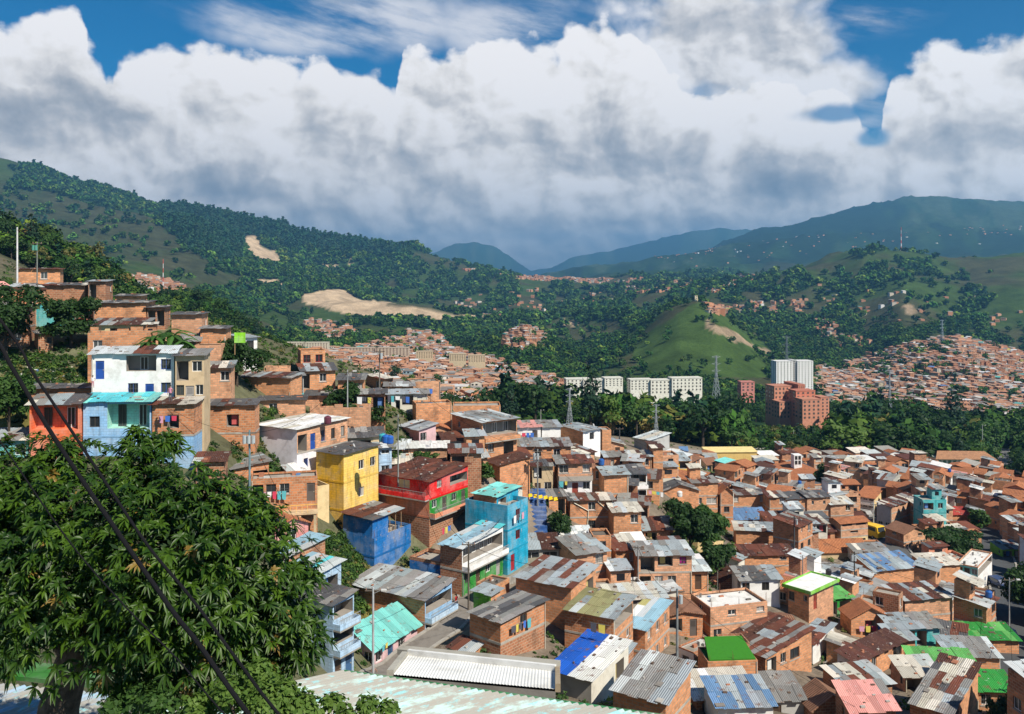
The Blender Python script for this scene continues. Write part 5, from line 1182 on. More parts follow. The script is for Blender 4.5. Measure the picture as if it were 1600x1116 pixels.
def stamp(h):
    q = cells(proj_hull(h['C'], h['rv'], h['lv'], h['w'], h['d'], h['h'] + .5))
    if q is None: return
    ZB[q] = np.minimum(ZB[q], h['C'].y)
for h_ in H: stamp(h_)
GUARD = [dict(xl=h_['xl'], xr=h_['xr'], yt=h_['yt'], yb=h_['yb'], Y=h_['C'].y, loose=h_['xc'] > 900) for h_ in H]
GUARD += [dict(xl=1195, xr=1300, yt=700, yb=776, Y=252), dict(xl=1240, xr=1296, yt=700, yb=776, Y=252), dict(xl=1460, xr=1556, yt=680, yb=742, Y=330), dict(xl=1460, xr=1500, yt=680, yb=742, Y=330), dict(xl=1500, xr=1556, yt=680, yb=742, Y=330), dict(xl=1105, xr=1190, yt=702, yb=722, Y=300), dict(xl=826, xr=850, yt=790, yb=835, Y=118),
          dict(xl=1045, xr=1130, yt=790, yb=900, Y=150), dict(xl=1455, xr=1540, yt=830, yb=872, Y=175), dict(xl=1350, xr=1400, yt=790, yb=868, Y=185), dict(xl=640, xr=760, yt=900, yb=1080, Y=96), dict(xl=1560, xr=1600, yt=860, yb=1000, Y=120)]
NOGO = [lambda px, Y: 1040 < px < 1135 and 122 < Y < 168, lambda px, Y: 1450 < px < 1545 and 160 < Y < 186, lambda px, Y: 540 < px < 880 and Y < 106, lambda px, Y: px < 1060 and Y < 84, lambda px, Y: px < 100 and Y < 112, lambda px, Y: 85 < px < 135 and Y < 122,
        lambda px, Y: 240 < px < 290 and Y < 112, lambda px, Y: 340 < px < 405 and Y < 112, lambda px, Y: 826 < px < 852 and Y < 134, lambda px, Y: px < 640 and Y > 176, lambda px, Y: px < 560 and Y < 92, lambda px, Y: px < 140 and Y < 104, lambda px, Y: px < 1000 and Y > 205,
        lambda px, Y: px < 860 and Y > 175, lambda px, Y: 1195 < px < 1300 and 240 < Y < 290, lambda px, Y: 1455 < px < 1560 and 315 < Y < 360, lambda px, Y: 1150 < px < 1180 and Y < 300 and Y > 270, lambda px, Y: 1555 < px and Y > 300,
        lambda px, Y: 1430 < px < 1560 and Y > 300, lambda px, Y: px < 1040 and Y > 186, lambda px, Y: 480 < px < 560 and Y < 104, lambda px, Y: 1200 < px < 1430 and Y > 300 and (int(px) // 30) % 3 == 0]
WALLS = [('brick', 12), ('brick2', 8), ('brickp', 7), ('brickd', 4), ('brickl', 4), ('white', 3), ('concrete', 2), ('cream', 1), ('pale', 2), ('salmon', .6), ('sky', .6), ('turq', .4), ('yellow', .25), ('lime', .25), ('rose', .6)]
WN = dict(brick='orange brick', brick2='red brick', brickp='pinkish brick', brickd='dark brick', brickl='pale brick', white='white', concrete='bare concrete', cream='cream', pale='off-white', salmon='salmon', sky='light blue', turq='turquoise', yellow='yellow', lime='lime green', rose='pink')
ROOFS = [(('shed', 'zincmix'), 7, 'patched zinc roof'), (('shed', 'zinc'), 5, 'zinc roof'), (('shed', 'zincl_'), 4, 'pale zinc roof'), (('shed', 'grey'), 5, 'grey sheet roof'), (('shed', 'mix'), 5, 'scrap sheet roof'), (('shed', 'rust'), 3, 'rusty roof'), (('shed', 'cream'), 2, 'cream sheet roof'),
         (('gable', 'zinc'), 2, 'zinc gable roof'), (('gable', 'grey'), 2, 'grey gable roof'), (('tile', 'tile'), 3, 'orange tile roof'), (('tile', 'tiled'), 2, 'brown tile roof'), (('flat', 'concrete'), 8, 'flat slab roof'), (('flat', 'grey'), 5, 'littered flat roof'), (('shed', 'blue'), .5, 'blue roof'), (('shed', 'mint'), .3, 'mint roof'), (('shed', 'pink'), .5, 'faded pink roof'), (('none', ''), 4, 'unfinished brick top'), (('shed', 'redr'), .3, 'red roof')]
def pick(seq, r):
    t_ = r.uniform(0, sum(s_[1] for s_ in seq))
    for s_ in seq:
        t_ -= s_[1]
        if t_ <= 0: return s_
    return seq[-1]
FILL = []
SKX, SKY_ = [-100, 0, 100, 170, 260, 320, 400, 450, 520, 600, 700, 800, 900, 1000, 1100, 1700], [430, 432, 440, 468, 486, 510, 532, 562, 578, 602, 632, 648, 668, 690, 700, 690]
rf = random.Random(5)
cand = []
for Y0, Y1, pa, pb_ in ((72, 345, -60, 1720),):
    Y = Y0
    while Y < Y1:
        X = (pa - 800) / F * Y; X1 = (pb_ - 800) / F * Y
        while X < X1:
            cand.append((X + rf.uniform(-.8, .8), Y + rf.uniform(-.8, .8))); X += 1.5
        Y += 1.4
buckets = {}
def bkey(x, y): return (int(x // 14), int(y // 14))
def badd(h): buckets.setdefault(bkey(h['C'].x, h['C'].y), []).append(h)
def near_b(x, y):
    bx, by = bkey(x, y)
    for i in (-1, 0, 1):
        for j in (-1, 0, 1):
            yield from buckets.get((bx + i, by + j), ())
for h_ in H: badd(h_)
SP = np.array(STREET_PTS)
cand.sort(key=lambda c: c[1])
for (x, y) in cand:
    px = 800 + x / y * F
    if any(f_(px, y) for f_ in NOGO): continue
    blk = (int(x // 34), int(y // 30)); ro = random.Random(blk[0] * 91 + blk[1] * 17)
    th = ro.choice([4, 8, 14, 50, 56, -8]) if px > 900 else ro.choice([4, 10, 16, 40])
    th += rf.uniform(-4, 4); ok = None
    for w, d in ((rf.uniform(4.6, 7), rf.uniform(4, 6)), (rf.uniform(3.8, 5), rf.uniform(4, 5)), (rf.uniform(3.2, 4.4), rf.uniform(3.4, 4.6)), (rf.uniform(2.2, 3.2), rf.uniform(2.4, 3.4))):
        t = R(th); h = dict(rv=(math.cos(t), math.sin(t)), lv=(-math.sin(t), math.cos(t)), w=w, d=d, th=th, C=Vector((x, y, 0)), kw={})
        if any(overlap(h, q) > .03 for q in near_b(x, y)): continue
        cx = x + h['rv'][0] * w / 2 + h['lv'][0] * d / 2; cy2 = y + h['rv'][1] * w / 2 + h['lv'][1] * d / 2
        if np.any((SP[:, 0] - cx) ** 2 + (SP[:, 1] - cy2) ** 2 < (SP[:, 2] + max(w, d) * .55) ** 2): continue
        ok = h; break
    if not ok: continue
    h = ok; zc = [ground(x + h['rv'][0] * a * w + h['lv'][0] * b_ * d, y + h['rv'][1] * a * w + h['lv'][1] * b_ * d) for a, b_ in ((0, 0), (1, 0), (0, 1), (1, 1))]
    h['C'] = Vector((x, y, min(zc[0], (zc[0] + zc[1]) / 2)))
    for fl in (rf.choice([1, 1, 2, 2, 2, 3]), 1, 0):
        if fl == 0: break
        hh = fl * rf.uniform(2.35, 2.7); ps = proj_hull(h['C'], h['rv'], h['lv'], h['w'], h['d'], hh + .8, 0)
        l_, r_, tp = min(p[0] for p in ps), max(p[0] for p in ps), min(p[1] for p in ps)
        bad = False
        for g in GUARD:
            if g['Y'] < h['C'].y - 1: continue
            ov = min(g['xr'], r_) - max(g['xl'], l_)
            if ov > .22 * (g['xr'] - g['xl']) and tp < g['yb'] - (.55 if g.get('loose') else .42) * (g['yb'] - g['yt']) and g['Y'] > h['C'].y + .3: bad = True; break
        if tp < np.interp((l_ + r_) / 2, SKX, SKY_) or (px < 560 and tp < np.interp(l_, SKX, SKY_)): bad = True
        if not bad: break
    if fl == 0: continue
    h['fl'] = fl; h['h'] = hh
    q = cells(proj_hull(h['C'], h['rv'], h['lv'], h['w'], h['d'], hh + .5))
    if q is None or len(q[0]) == 0: continue
    vis = float(np.mean(ZB[q] > h['C'].y)); h['vis'] = vis * len(q[0])
    if vis < .10 or h['vis'] < 1.0: continue
    stamp(h); badd(h)
    wk = pick(WALLS, rf)[0]; h['L'] = wk; h['R'] = wk if rf.random() < .8 else 'white' if wk in BRICKY and rf.random() < .4 else wk
    if wk in ('white', 'cream', 'sky', 'rose') and rf.random() < .5: h['L'] = 'brick2'
    (rk, rp), _, rn = pick(ROOFS, rf); far_tile = y > 190 and rf.random() < .25
    if far_tile: rk, rp, rn = 'tile', 'tile', 'orange tile roof'
    fall = {'shed': rf.choice(['-y', '-y', '-x']), 'gable': rf.choice('xy'), 'tile': rf.choice('xy')}.get(rk, '')
    h['roof'] = (rk, rp, rf.uniform(.2, .7) * (1.7 if rk in ('tile', 'gable') else 1) if rk != 'flat' else .3, fall); h['rn'] = rn; h['wn'] = WN[h['R']]
    h['oL'] = None; h['oR'] = None; h['kw'] = dict(annex=rf.random() < .6); h['name'] = 'brick_house' if h['R'] in BRICKY else 'painted_house'
    FILL.append(h)
FILL.sort(key=lambda h: -h['vis'])
NIND = 300 - len(H) - 6
IND, REST = FILL[:NIND], FILL[NIND:]
print('fillers', len(FILL), 'individual', len(IND))
STOP = {'behind', 'beside', 'next', 'on', 'in', 'below', 'above', 'right', 'left', 'beside', 'between', 'at', 'by', 'among', 'joined', 'directly', 'of', 'along', 'near', 'over', 'furthest', 'half', 'under', 'to', 'and'}
used = {}
SHORT = {}
for h_ in H:
    ws = h_['label'].split(); n = len(ws)
    for k in range(3, len(ws)):
        if ws[k] in STOP: n = k; break
    for n2 in range(n, 8):
        s_ = ' '.join(ws[:n2])
        if ws[n2 - 1] in STOP | {'a', 'the', 'its', 'with', 'one', 'two', 'pale', 'dark'} : continue
        if sum(1 for q in H if q['label'].startswith(s_)) == 1: break
    h_['short'] = ' '.join(ws[:n2]) if n2 <= 8 else None
    if sum(1 for q in H if q['label'].startswith(h_['short'])) > 1 or h_['kw'].get('onroof'): h_['short'] = None
FLW = {1: 'one storey', 2: 'two storey', 3: 'three storey'}
SIZE = lambda h: 'wide' if h['w'] > 6.8 else 'narrow' if h['w'] < 4.4 else ''
def label_fill(h, taken):
    c = h['C']; desc = f"{SIZE(h)} {FLW[h['fl']]} {h['wn']} house with {h['rn']}".strip()
    px = 800 + c.x / c.y * F
    cl = sorted([q for q in H if q.get('short')], key=lambda q: ((q['C'].x - c.x) ** 2 + ((q['C'].y - c.y) * .8) ** 2))
    for q in cl[:12]:
        qx = 800 + q['C'].x / q['C'].y * F; dx_, dy_ = (c.x - q['C'].x), c.y - q['C'].y
        rel = 'behind' if dy_ > abs(dx_) else 'in front of' if -dy_ > abs(dx_) else 'right of' if dx_ > 0 else 'left of'
        lb = f"{desc} {rel} the {q['short']}"
        if len(lb.split()) > 16: lb = lb.replace(' storey', '-storey')
        if len(lb.split()) > 16: continue
        if lb not in taken: taken.add(lb); return lb
    lb = f"{desc} in the dense valley quarter"
    return lb
taken = set()
for h in IND:
    h['label'] = label_fill(h, taken); h['group'] = 'houses packed on the lower slope'
    build_house(h, False)
# the far rest of the quarter reads as one mass
def simple_house(mb, c, rv, lv, w, d, hh, fl, wc, rc, r, kind='flat', nwin=True, wmat='plaster', foot=3, rmat='concrete'):
    P3 = lambda a, b_, z: Vector((c.x + rv[0] * a + lv[0] * b_, c.y + rv[1] * a + lv[1] * b_, c.z + z))
    A, B, Cc, D = (0, 0), (w, 0), (w, d), (0, d)
    for p, q in ((A, B), (B, Cc), (Cc, D), (D, A)): mb.face([P3(*p, -foot), P3(*q, -foot), P3(*q, hh), P3(*p, hh)], wmat, wc)
    if kind == 'gable':
        rz = w * .16; o = .3
        mb.face([P3(-o, -o, hh), P3(w / 2, -o, hh + rz), P3(w / 2, d + o, hh + rz), P3(-o, d + o, hh)][::-1], rmat, rc); mb.face([P3(w + o, -o, hh), P3(w + o, d + o, hh), P3(w / 2, d + o, hh + rz), P3(w / 2, -o, hh + rz)], rmat, tuple(x * .9 for x in rc))
        mb.face([P3(0, 0, hh), P3(w, 0, hh), P3(w / 2, 0, hh + rz)], wmat, wc)
    else:
        rz = r.uniform(.1, .9); o = .25
        tp = [P3(-o, -o, hh + .05), P3(w + o, -o, hh + .05), P3(w + o, d + o, hh + .05 + rz), P3(-o, d + o, hh + .05 + rz)]; mb.prism(tp, .12, rmat, rc)
    if nwin:
        for s_ in range(fl):
            z0 = s_ * hh / fl + .9; z1 = z0 + 1.1; n = max(1, int(w / 2.4))
            for k in range(n):
                if r.random() < .25: continue
                a = (k + .5) * w / n; ww = r.uniform(.4, .8)
                mb.face([P3(a - ww, -.05, z0), P3(a + ww, -.05, z0), P3(a + ww, -.05, min(z1, hh - .1)), P3(a - ww, -.05, min(z1, hh - .1))], 'glass', (.03, .03, .035))
            n = max(1, int(d / 3))
            for k in range(n):
                if r.random() < .5: continue
                a = (k + .5) * d / n
                mb.face([P3(-.05, a + .4, z0), P3(-.05, a - .4, z0), P3(-.05, a - .4, min(z1, hh - .1)), P3(-.05, a + .4, min(z1, hh - .1))], 'glass', (.03, .03, .035))
mb = MB()
for h in REST:
    wk = h['R']; pal = h['roof'][1]; rc = vary(TILE['tile'], rf, .15) if h['roof'][0] == 'tile' else sheet_color(pal if pal else 'brick', rf) if pal in PAL or pal == 'zincl_' else vary((.3, .28, .25), rf, .15)
    simple_house(mb, h['C'], h['rv'], h['lv'], h['w'], h['d'], h['h'], h['fl'], vary(C[wk], rf), rc, rf, 'gable' if h['roof'][0] in ('gable', 'tile') else 'flat', wmat='brick' if wk in BRICKY else 'plaster', rmat='tile' if h['roof'][0] == 'tile' else 'concrete')
if REST: tag(mb.build('dense_housing'), 'dense mass of small brick houses filling the far side of the valley quarter', 'housing', kind='stuff')
# ------------------------------------------------------------------ far quarters on the hills
def town_cells(poly, y0, y1, dens, seed, step=9.0):
    r_ = np.random.RandomState(seed); xs = [p[0] for p in poly]; out = []
    Y = y0
    while Y < y1:
        st = step * (1 if Y < 900 else 1.15); X0 = (min(xs) - 800) / F * Y; X1 = (max(xs) - 800) / F * Y
        n = int((X1 - X0) / st)
        if n > 0:
            X = X0 + np.arange(n) * st + r_.uniform(-1.6, 1.6, n); YY = Y + r_.uniform(-2, 2, n); Z = ground_np(X, YY)
            px = 800 + X / YY * F; py = HZ - Z / YY * F; m_ = in_poly(px, py, poly) & (r_.rand(n) < dens * (0.55 + 0.75 * vnoise(X / 55, YY / 55, seed)))
            out += list(zip(X[m_], YY[m_], Z[m_]))
        Y += st * 1.25
    return out
FARC = [((.54, .26, .14), 10), ((.48, .21, .11), 8), ((.58, .32, .20), 7), ((.40, .18, .10), 5), ((.66, .60, .52), 2), ((.55, .48, .40), 1.5), ((.72, .72, .70), 1.2), ((.5, .42, .3), 1), ((.3, .45, .5), .4), ((.6, .5, .15), .4)]
FARR = [((.28, .26, .24), 4), ((.44, .22, .13), 8), ((.52, .30, .19), 6), ((.50, .46, .42), 2), ((.22, .19, .17), 3), ((.66, .66, .66), 1), ((.1, .35, .33), .25), ((.12, .2, .4), .15)]
TOWNS = [([(500, 560), (560, 545), (620, 530), (700, 545), (740, 556), (800, 575), (880, 600), (888, 628), (850, 640), (790, 650), (720, 655), (640, 640), (560, 610), (500, 590)], 330, 1050, .95, 1),
         ([(395, 555), (520, 552), (560, 560), (520, 580), (400, 580)], 400, 1000, .8, 2),
         ([(786, 512), (815, 505), (850, 515), (858, 528), (840, 545), (800, 552), (782, 540)], 1000, 1500, 1.0, 3),
         ([(185, 436), (220, 432), (262, 440), (290, 452), (286, 472), (250, 482), (215, 476), (185, 452)], 700, 1300, .95, 4),
         ([(470, 500), (520, 505), (560, 520), (550, 540), (490, 530)], 1000, 1900, .45, 5), ([(630, 518), (690, 522), (700, 545), (640, 545)], 900, 1600, .8, 6),
         ([(1290, 585), (1350, 560), (1400, 548), (1470, 528), (1500, 530), (1600, 555), (1640, 580), (1640, 660), (1560, 668), (1440, 650), (1330, 630), (1270, 590), (1290, 575)], 480, 1500, .92, 7),
         ([(1270, 575), (1330, 590), (1360, 640), (1300, 645), (1270, 610)], 560, 1250, .9, 8),
         ([(1270, 500), (1310, 505), (1315, 530), (1280, 530)], 1200, 2100, .8, 9), ([(1300, 525), (1370, 528), (1370, 545), (1310, 545)], 1000, 2000, .45, 10),
         ([(1150, 476), (1250, 470), (1260, 500), (1220, 505), (1150, 488)], 1500, 2600, .45, 11), ([(1100, 440), (1150, 425), (1200, 425), (1180, 450), (1105, 462)], 2000, 3000, .4, 12),
         ([(960, 440), (1010, 432), (1080, 440), (1100, 450), (1060, 456), (980, 460), (950, 450)], 2200, 3600, .55, 13), ([(720, 420), (850, 428), (900, 436), (960, 436), (940, 444), (860, 440), (740, 432)], 3200, 4600, .5, 14),
         ([(1100, 478), (1140, 480), (1150, 492), (1105, 490)], 1400, 2200, .7, 15), ([(700, 470), (780, 455), (900, 450), (1000, 470), (900, 490), (760, 500)], 1600, 3500, .03, 16),
         ([(1180, 440), (1600, 470), (1600, 520), (1300, 500)], 1400, 3300, .03, 17), ([(1000, 400), (1250, 370), (1600, 350), (1600, 385), (1400, 380), (1100, 420)], 5500, 9000, .03, 18)]
mb = MB(); nfar = 0; rt = random.Random(8)
for poly, y0, y1, dn, sd_ in TOWNS:
    for X, Y, Z in town_cells(poly, y0, y1 * (1.5 if y1 < 1400 else 1.2), dn, sd_, 8.0 if y0 < 5000 else 20):
        sc = 1.0 if Y < 1500 else 1.25 if Y < 3000 else 1.7
        th = R(rt.choice([-12, 5, 15, 30, 50]) + rt.uniform(-6, 6)); w, d = rt.uniform(6, 9) * sc, rt.uniform(6, 9) * sc; fl = rt.choice([1, 2, 2, 2, 3])
        simple_house(mb, Vector((X, Y, Z)), (math.cos(th), math.sin(th)), (-math.sin(th), math.cos(th)), w, d, fl * 2.6 * (1 if sc == 1 else 1.15), fl, vary(pick(FARC, rt)[0], rt, .15), vary(pick(FARR, rt)[0], rt, .15), rt, 'flat' if rt.random() < .8 else 'gable', nwin=Y < 1500, wmat='plaster', foot=4); nfar += 1
print('far houses', nfar)
tag(mb.build('distant_housing'), 'distant hillside quarters of countless small brick houses', 'housing', kind='stuff')

# ------------------------------------------------------------------ large blocks
def block(name, label, cat, px, py, Y, th, parts, group=None):
    """parts: (x0, x1, y0, y1, z0, z1, wall colour, columns of windows, storeys, window colour, window width share)"""
    c = PX(px, py, Y); root = empty(name, c, R(th), label, cat, group)
    for (x0, x1, y0, y1, z0, z1, wc, nc_, ns, gc, sh) in parts:
        wb = MB(); wb.box((x0, y0, z0 - 8), (x1, y1, z1), 'plaster', wc)
        wb.box((x0 - .15, y0 - .15, z1), (x1 + .15, y1 + .15, z1 + .5), 'plaster', tuple(q * .8 for q in wc)); wb.build('wall', root)
        st = (z1 - z0) / ns; cw = (x1 - x0) / nc_; tot = 0
        for side in (0, 1):
            n = nc_ if side == 0 else max(1, int((y1 - y0) / (cw * 1.2))); cc = cw if side == 0 else (y1 - y0) / n
            for i in range(n):
                f = MB()
                for j in range(ns):
                    z = z0 + j * st + st * .28; a0 = i * cc + cc * (1 - sh) / 2; a1 = a0 + cc * sh
                    if side == 0: f.face([(x0 + a0, y0 - .12, z), (x0 + a1, y0 - .12, z), (x0 + a1, y0 - .12, z + st * .5), (x0 + a0, y0 - .12, z + st * .5)], 'glass', gc)
                    else: f.face([(x0 - .12, y0 + a1, z), (x0 - .12, y0 + a0, z), (x0 - .12, y0 + a0, z + st * .5), (x0 - .12, y0 + a1, z + st * .5)], 'glass', gc)
                    if side == 0 and j and sh < .1: f.box((x0 + a0 - .1, y0 - .6, z - st * .3), (x0 + a1 + .1, y0 - .01, z - st * .3 + .18), 'plaster', tuple(q * .9 for q in wc))
                f.build('window_column', root)
    return root
WT = (.84, .83, .80); RD = (.58, .26, .17); CRM = (.62, .55, .42)
dk = (.10, .09, .08)
block('apartment_tower', 'white fourteen storey apartment tower above the dark trees', 'tower', 1213, 610, 900, 6, [(0, 17, 0, 14, 0, 29, WT, 5, 14, dk, .34), (17.4, 22, 2, 14, 0, 29.8, (.6, .6, .58), 1, 14, dk, .5), (22.4, 39, 0, 14, 0, 29, WT, 5, 14, dk, .34)])
k = 560 / F
block('apartment_block', 'stepped terracotta apartment block in front of the white tower', 'apartment block', 1218, 655, 560, 12,
      [(0, 10, 0, 10, 0, 10.5, RD, 4, 4, dk, .4), (2, 15, 10.2, 22, 0, 19, RD, 5, 7, dk, .4), (15.2, 20, 4, 22, 0, 20.5, (.50, .20, .13), 3, 8, dk, .3), (10.3, 15.5, 2, 9.8, 0, 16, RD, 2, 6, dk, .4)])
block('apartment_block', 'lower terracotta apartment block with pale corner right of the stepped one', 'apartment block', 1254, 656, 545, 10, [(0, 12, 0, 10, 0, 12, RD, 4, 5, dk, .4), (1, 14, 10.2, 20, 0, 16, (.55, .2, .13), 4, 7, dk, .4), (14.3, 20, 4, 14, 0, 12.5, RD, 2, 6, dk, .35)])
block('apartment_block', 'small red topped block rising over the forest', 'apartment block', 1158, 612, 640, 5, [(0, 10, 0, 8, 0, 6.5, (.6, .24, .2), 3, 3, dk, .4)])
for x, wv_, py, nn, lb in ((402, 24, 552, 9, 'long cream slab block at the left end of the row'), (438, 26, 550, 9, 'cream slab block second in the row behind the lime panel'), (474, 26, 550, 9, 'cream and grey slab block before the dark conifers'), (540, 34, 556, 10, 'brownish slab block just past the dark conifers'), (586, 36, 556, 10, 'lower tan slab block with yellow end right of the conifers')):
    block('slab_block', lb, 'apartment block', x, py, 950, 3, [(0, wv_, 0, 12, 0, 9.5 if x < 520 else 8, CRM if x < 520 else (.50, .40, .30), nn, 7, (.16, .09, .08), .4)], 'cream slab blocks on the valley edge')
for x, py, lb in ((702, 564, 'tan slab block above the middle brick quarter'), (732, 566, 'tan slab block at the right end above the brick quarter'), (650, 560, 'tan slab block left of the pair above the brick quarter')):
    block('slab_block', lb, 'apartment block', x, py, 900, 4, [(0, 17, 0, 10, 0, 6.5, (.58, .46, .30), 7, 5, (.15, .1, .08), .4)], 'cream slab blocks on the valley edge')
for x, py, wv_, hh, lb in ((885, 606, 17, 9.5, 'small white flat block at the left end of the white row'), (911, 607, 17, 9.5, 'white block second in the row among the treetops'), (945, 600, 13, 7, 'low white block half hidden in the middle of the row'), (985, 606, 16, 9, 'white block behind the palms in the row'), (1017, 612, 20, 12, 'white five storey block fourth along the treetops'), (1050, 608, 22, 11.5, 'wide cream block at the right end of the white row')):
    block('white_block', lb, 'apartment block', x, py + 4, 620, 8, [(0, wv_, 0, 9, 0, hh * .78, (.78, .76, .66), max(3, int(wv_ / 2.6)), 4, dk, .34)], 'white blocks among the treetops')
# hilltop tower
block('lookout_tower', 'pale square tower on top of the grassy hill', 'tower', 1086, 474, 1560, 8, [(0, 5, 0, 5, 0, 13, (.72, .62, .42), 1, 4, dk, .3)])

# church
c = PX(1250, 776, 255); c.z = ground(c.x, c.y); root = empty('church', c, R(6), 'white church with long tiled roof and square belfry', 'church')
wb = MB(); WH = (.78, .78, .77)
wb.face([(0, 0, -3), (8.2, 0, -3), (8.2, 0, 5.0), (0, 0, 1.2)], 'plaster', WH); wb.face([(8.2, 0, -3), (8.2, 18, -3), (8.2, 18, 5.2), (8.2, 0, 5)], 'plaster', WH)
wb.face([(-9, 6, -3), (0, 0, -3), (0, 0, 1.2), (-9, 6, 1.2)], 'plaster', WH); wb.face([(8.2, 18, -3), (-9, 18, -3), (-9, 18, 3), (8.2, 18, 5)], 'plaster', WH)
wb.build('wall', root)
rb = MB(); rb.prism([(-.5, -.4, 1.5), (8.6, -.4, 5.25), (5.5, 16, 5.9), (-10, 16, 3.6), (-10, 6.5, 1.6)], .2, 'tile', TILE['tile']); rb.build('roof', root)
for i, u in enumerate((4.6, 6.0, 7.3)):
    f = MB(); f.box((u - .22, -.08, 0.2), (u + .22, .05, 2.8 + i * .3), 'glass', (.03, .03, .04)); f.build('window', root)
tb = MB(); tb.box((2.2, 9, 2), (4.6, 11.4, 9.0), 'plaster', WH); t = tb.build('belfry', root)
f = MB()
for a in (2.45, 3.5):
    for z in (6.2, 7.6): f.box((a, 8.93, z), (a + .75, 9.05, z + 1.1), 'glass', (.03, .03, .03))
f.build('louvre', t)
# long school like building
c = PX(1463, 741, 335); c.z = ground(c.x, c.y); root = empty('school', c, R(-3), 'long white and green two storey building with orange tile roof', 'school')
wb = MB(); wb.box((0, 0, -2), (16, 8, 2.6), 'plaster', (.70, .72, .68)); wb.box((0.01, .5, 2.6), (16, 8, 5.6), 'plaster', (.55, .62, .56)); wb.box((16.01, -2, -2), (21.5, 8, 5.2), 'plaster', (.74, .74, .72)); wb.box((0, -1.2, -2.5), (13, -.01, .8), 'paint', (.28, .55, .25)); wb.build('wall', root)
rb = MB(); rb.prism([(-.6, -.9, 5.4), (22, -.9, 5.4), (19.5, 4, 7.6), (2, 4, 7.6)], .15, 'tile', (.50, .26, .14)); rb.prism([(2, 4, 7.6), (19.5, 4, 7.6), (22, 9, 5.4), (-.6, 9, 5.4)], .15, 'tile', (.50, .26, .14)); rb.build('roof', root)
for i in range(8):
    f = MB(); f.box((.8 + i * 1.9, .44, 3.0), (1.9 + i * 1.9, .52, 4.6), 'glass', (.03, .16, .10)); f.build('window', root)
for i in range(2):
    f = MB(); f.box((17 + i * 2.4, -2.06, 2.8), (18.4 + i * 2.4, -1.95, 4.2), 'glass', (.05, .12, .10)); f.build('window', root)
# yellow shed
c = PX(1105, 722, 290); c.z = ground(c.x, c.y); root = empty('warehouse', c, R(2), 'long yellow walled warehouse before the forest', 'warehouse')
wb = MB(); wb.box((0, 0, -2), (16.4, 6, 2.4), 'plaster', (.66, .46, .16)); wb.build('wall', root); rb = MB(); rb.prism([(-.3, -.3, 2.6), (16.7, -.3, 2.6), (16.7, 6.3, 3.1), (-.3, 6.3, 3.1)], .15, 'plaster', (.75, .58, .25)); rb.build('roof', root)
# ------------------------------------------------------------------ vegetation
def rotm(rs, n):
    v = rs.normal(size=(n, 3)); return v / np.linalg.norm(v, axis=1)[:, None]
def leaf_quads(C_, N_, size, rs, aspect=.6, droop=0.3):
    """quads around points C_ with rough normals N_"""
    n = len(C_); t = np.cross(N_, rotm(rs, n)); t /= np.linalg.norm(t, axis=1)[:, None] + 1e-9; b_ = np.cross(N_, t)
    s = size * rs.uniform(.6, 1.3, n)[:, None]; t = t * s; b_ = b_ * s * aspect
    V = np.stack([C_ - t, C_ + b_ * .9, C_ + t, C_ - b_ * .9], 1).reshape(-1, 3)
    return V, np.arange(4 * n).reshape(-1, 4)
PALT = dict(dark=((.012, .034, .009), (.034, .078, .016)), mid=((.022, .060, .012), (.062, .125, .024)), light=((.045, .10, .014), (.12, .19, .035)), olive=((.06, .075, .018), (.20, .17, .05)), gold=((.14, .12, .03), (.34, .24, .08)), blue=((.010, .032, .018), (.03, .07, .035)))
def crown(rs, clumps, nq, size, pal, flat=.75, shell=.65, aspect=.6):
    """clumps: (x, y, z, r)"""
    tot = sum(c[3] ** 2 for c in clumps); Vs, Fs, Cs = [], [], []; off = 0; a, b_ = np.array(PALT[pal][0]), np.array(PALT[pal][1])
    for (x, y, z, r_) in clumps:
        n = max(6, int(nq * r_ * r_ / tot)); d = rotm(rs, n); d[:, 2] = np.where(d[:, 2] < -.35, -d[:, 2], d[:, 2])
        rad = r_ * (shell + (1 - shell) * rs.rand(n)) * (1 + .22 * np.sin(d[:, 0] * 5 + x) * np.cos(d[:, 1] * 6 + y))
        P_ = d * rad[:, None] * np.array([1, 1, flat]) + np.array([x, y, z]); N_ = d * .7 + rotm(rs, n) * .6 + np.array([0, 0, .35]); N_ /= np.linalg.norm(N_, axis=1)[:, None]
        V, Fq = leaf_quads(P_, N_, size, rs, aspect); Vs.append(V); Fs.append(Fq + off); off += len(V)
        t = np.clip(rs.rand(n) * .75 + .25 * rs.rand(), 0, 1)[:, None]; Cs.append(a * (1 - t) + b_ * t)
    return np.concatenate(Vs), np.concatenate(Fs), np.concatenate(Cs)
def trunk_mb(h, r0, spread, n, rs, lean=0.0):
    mb = MB(); mb.tube([(0, 0, -1), (lean * .3, 0, h * .45), (lean, 0, h)], [r0, r0 * .75, r0 * .55], 'bark', (1, 1, 1), 7)
    for k in range(n):
        a = k * 2 * math.pi / n + rs.uniform(-.4, .4); z0 = h * rs.uniform(.55, 1.0)
        e = Vector((math.cos(a) * spread * .8, math.sin(a) * spread * .8, h + spread * rs.uniform(.3, .9)))
        s_ = Vector((lean * z0 / h, 0, z0)); m_ = s_.lerp(e, .5) + Vector((0, 0, -spread * .12)); mb.tube([s_, m_, e], [r0 * .5, r0 * .32, r0 * .12], 'bark', (1, 1, 1), 5)
    return mb
def broad_clumps(R_, H_, n, rs, wide=1.0, vs_=.5):
    out = [(0, 0, H_, R_ * .62)]
    for k in range(n):
        a = rs.uniform(0, 6.28); q = rs.uniform(.35, .8) * R_; out.append((math.cos(a) * q * wide, math.sin(a) * q * wide, H_ + rs.uniform(-vs_ * 1.05, vs_) * R_ * .8, R_ * rs.uniform(.28, .48)))
    return out
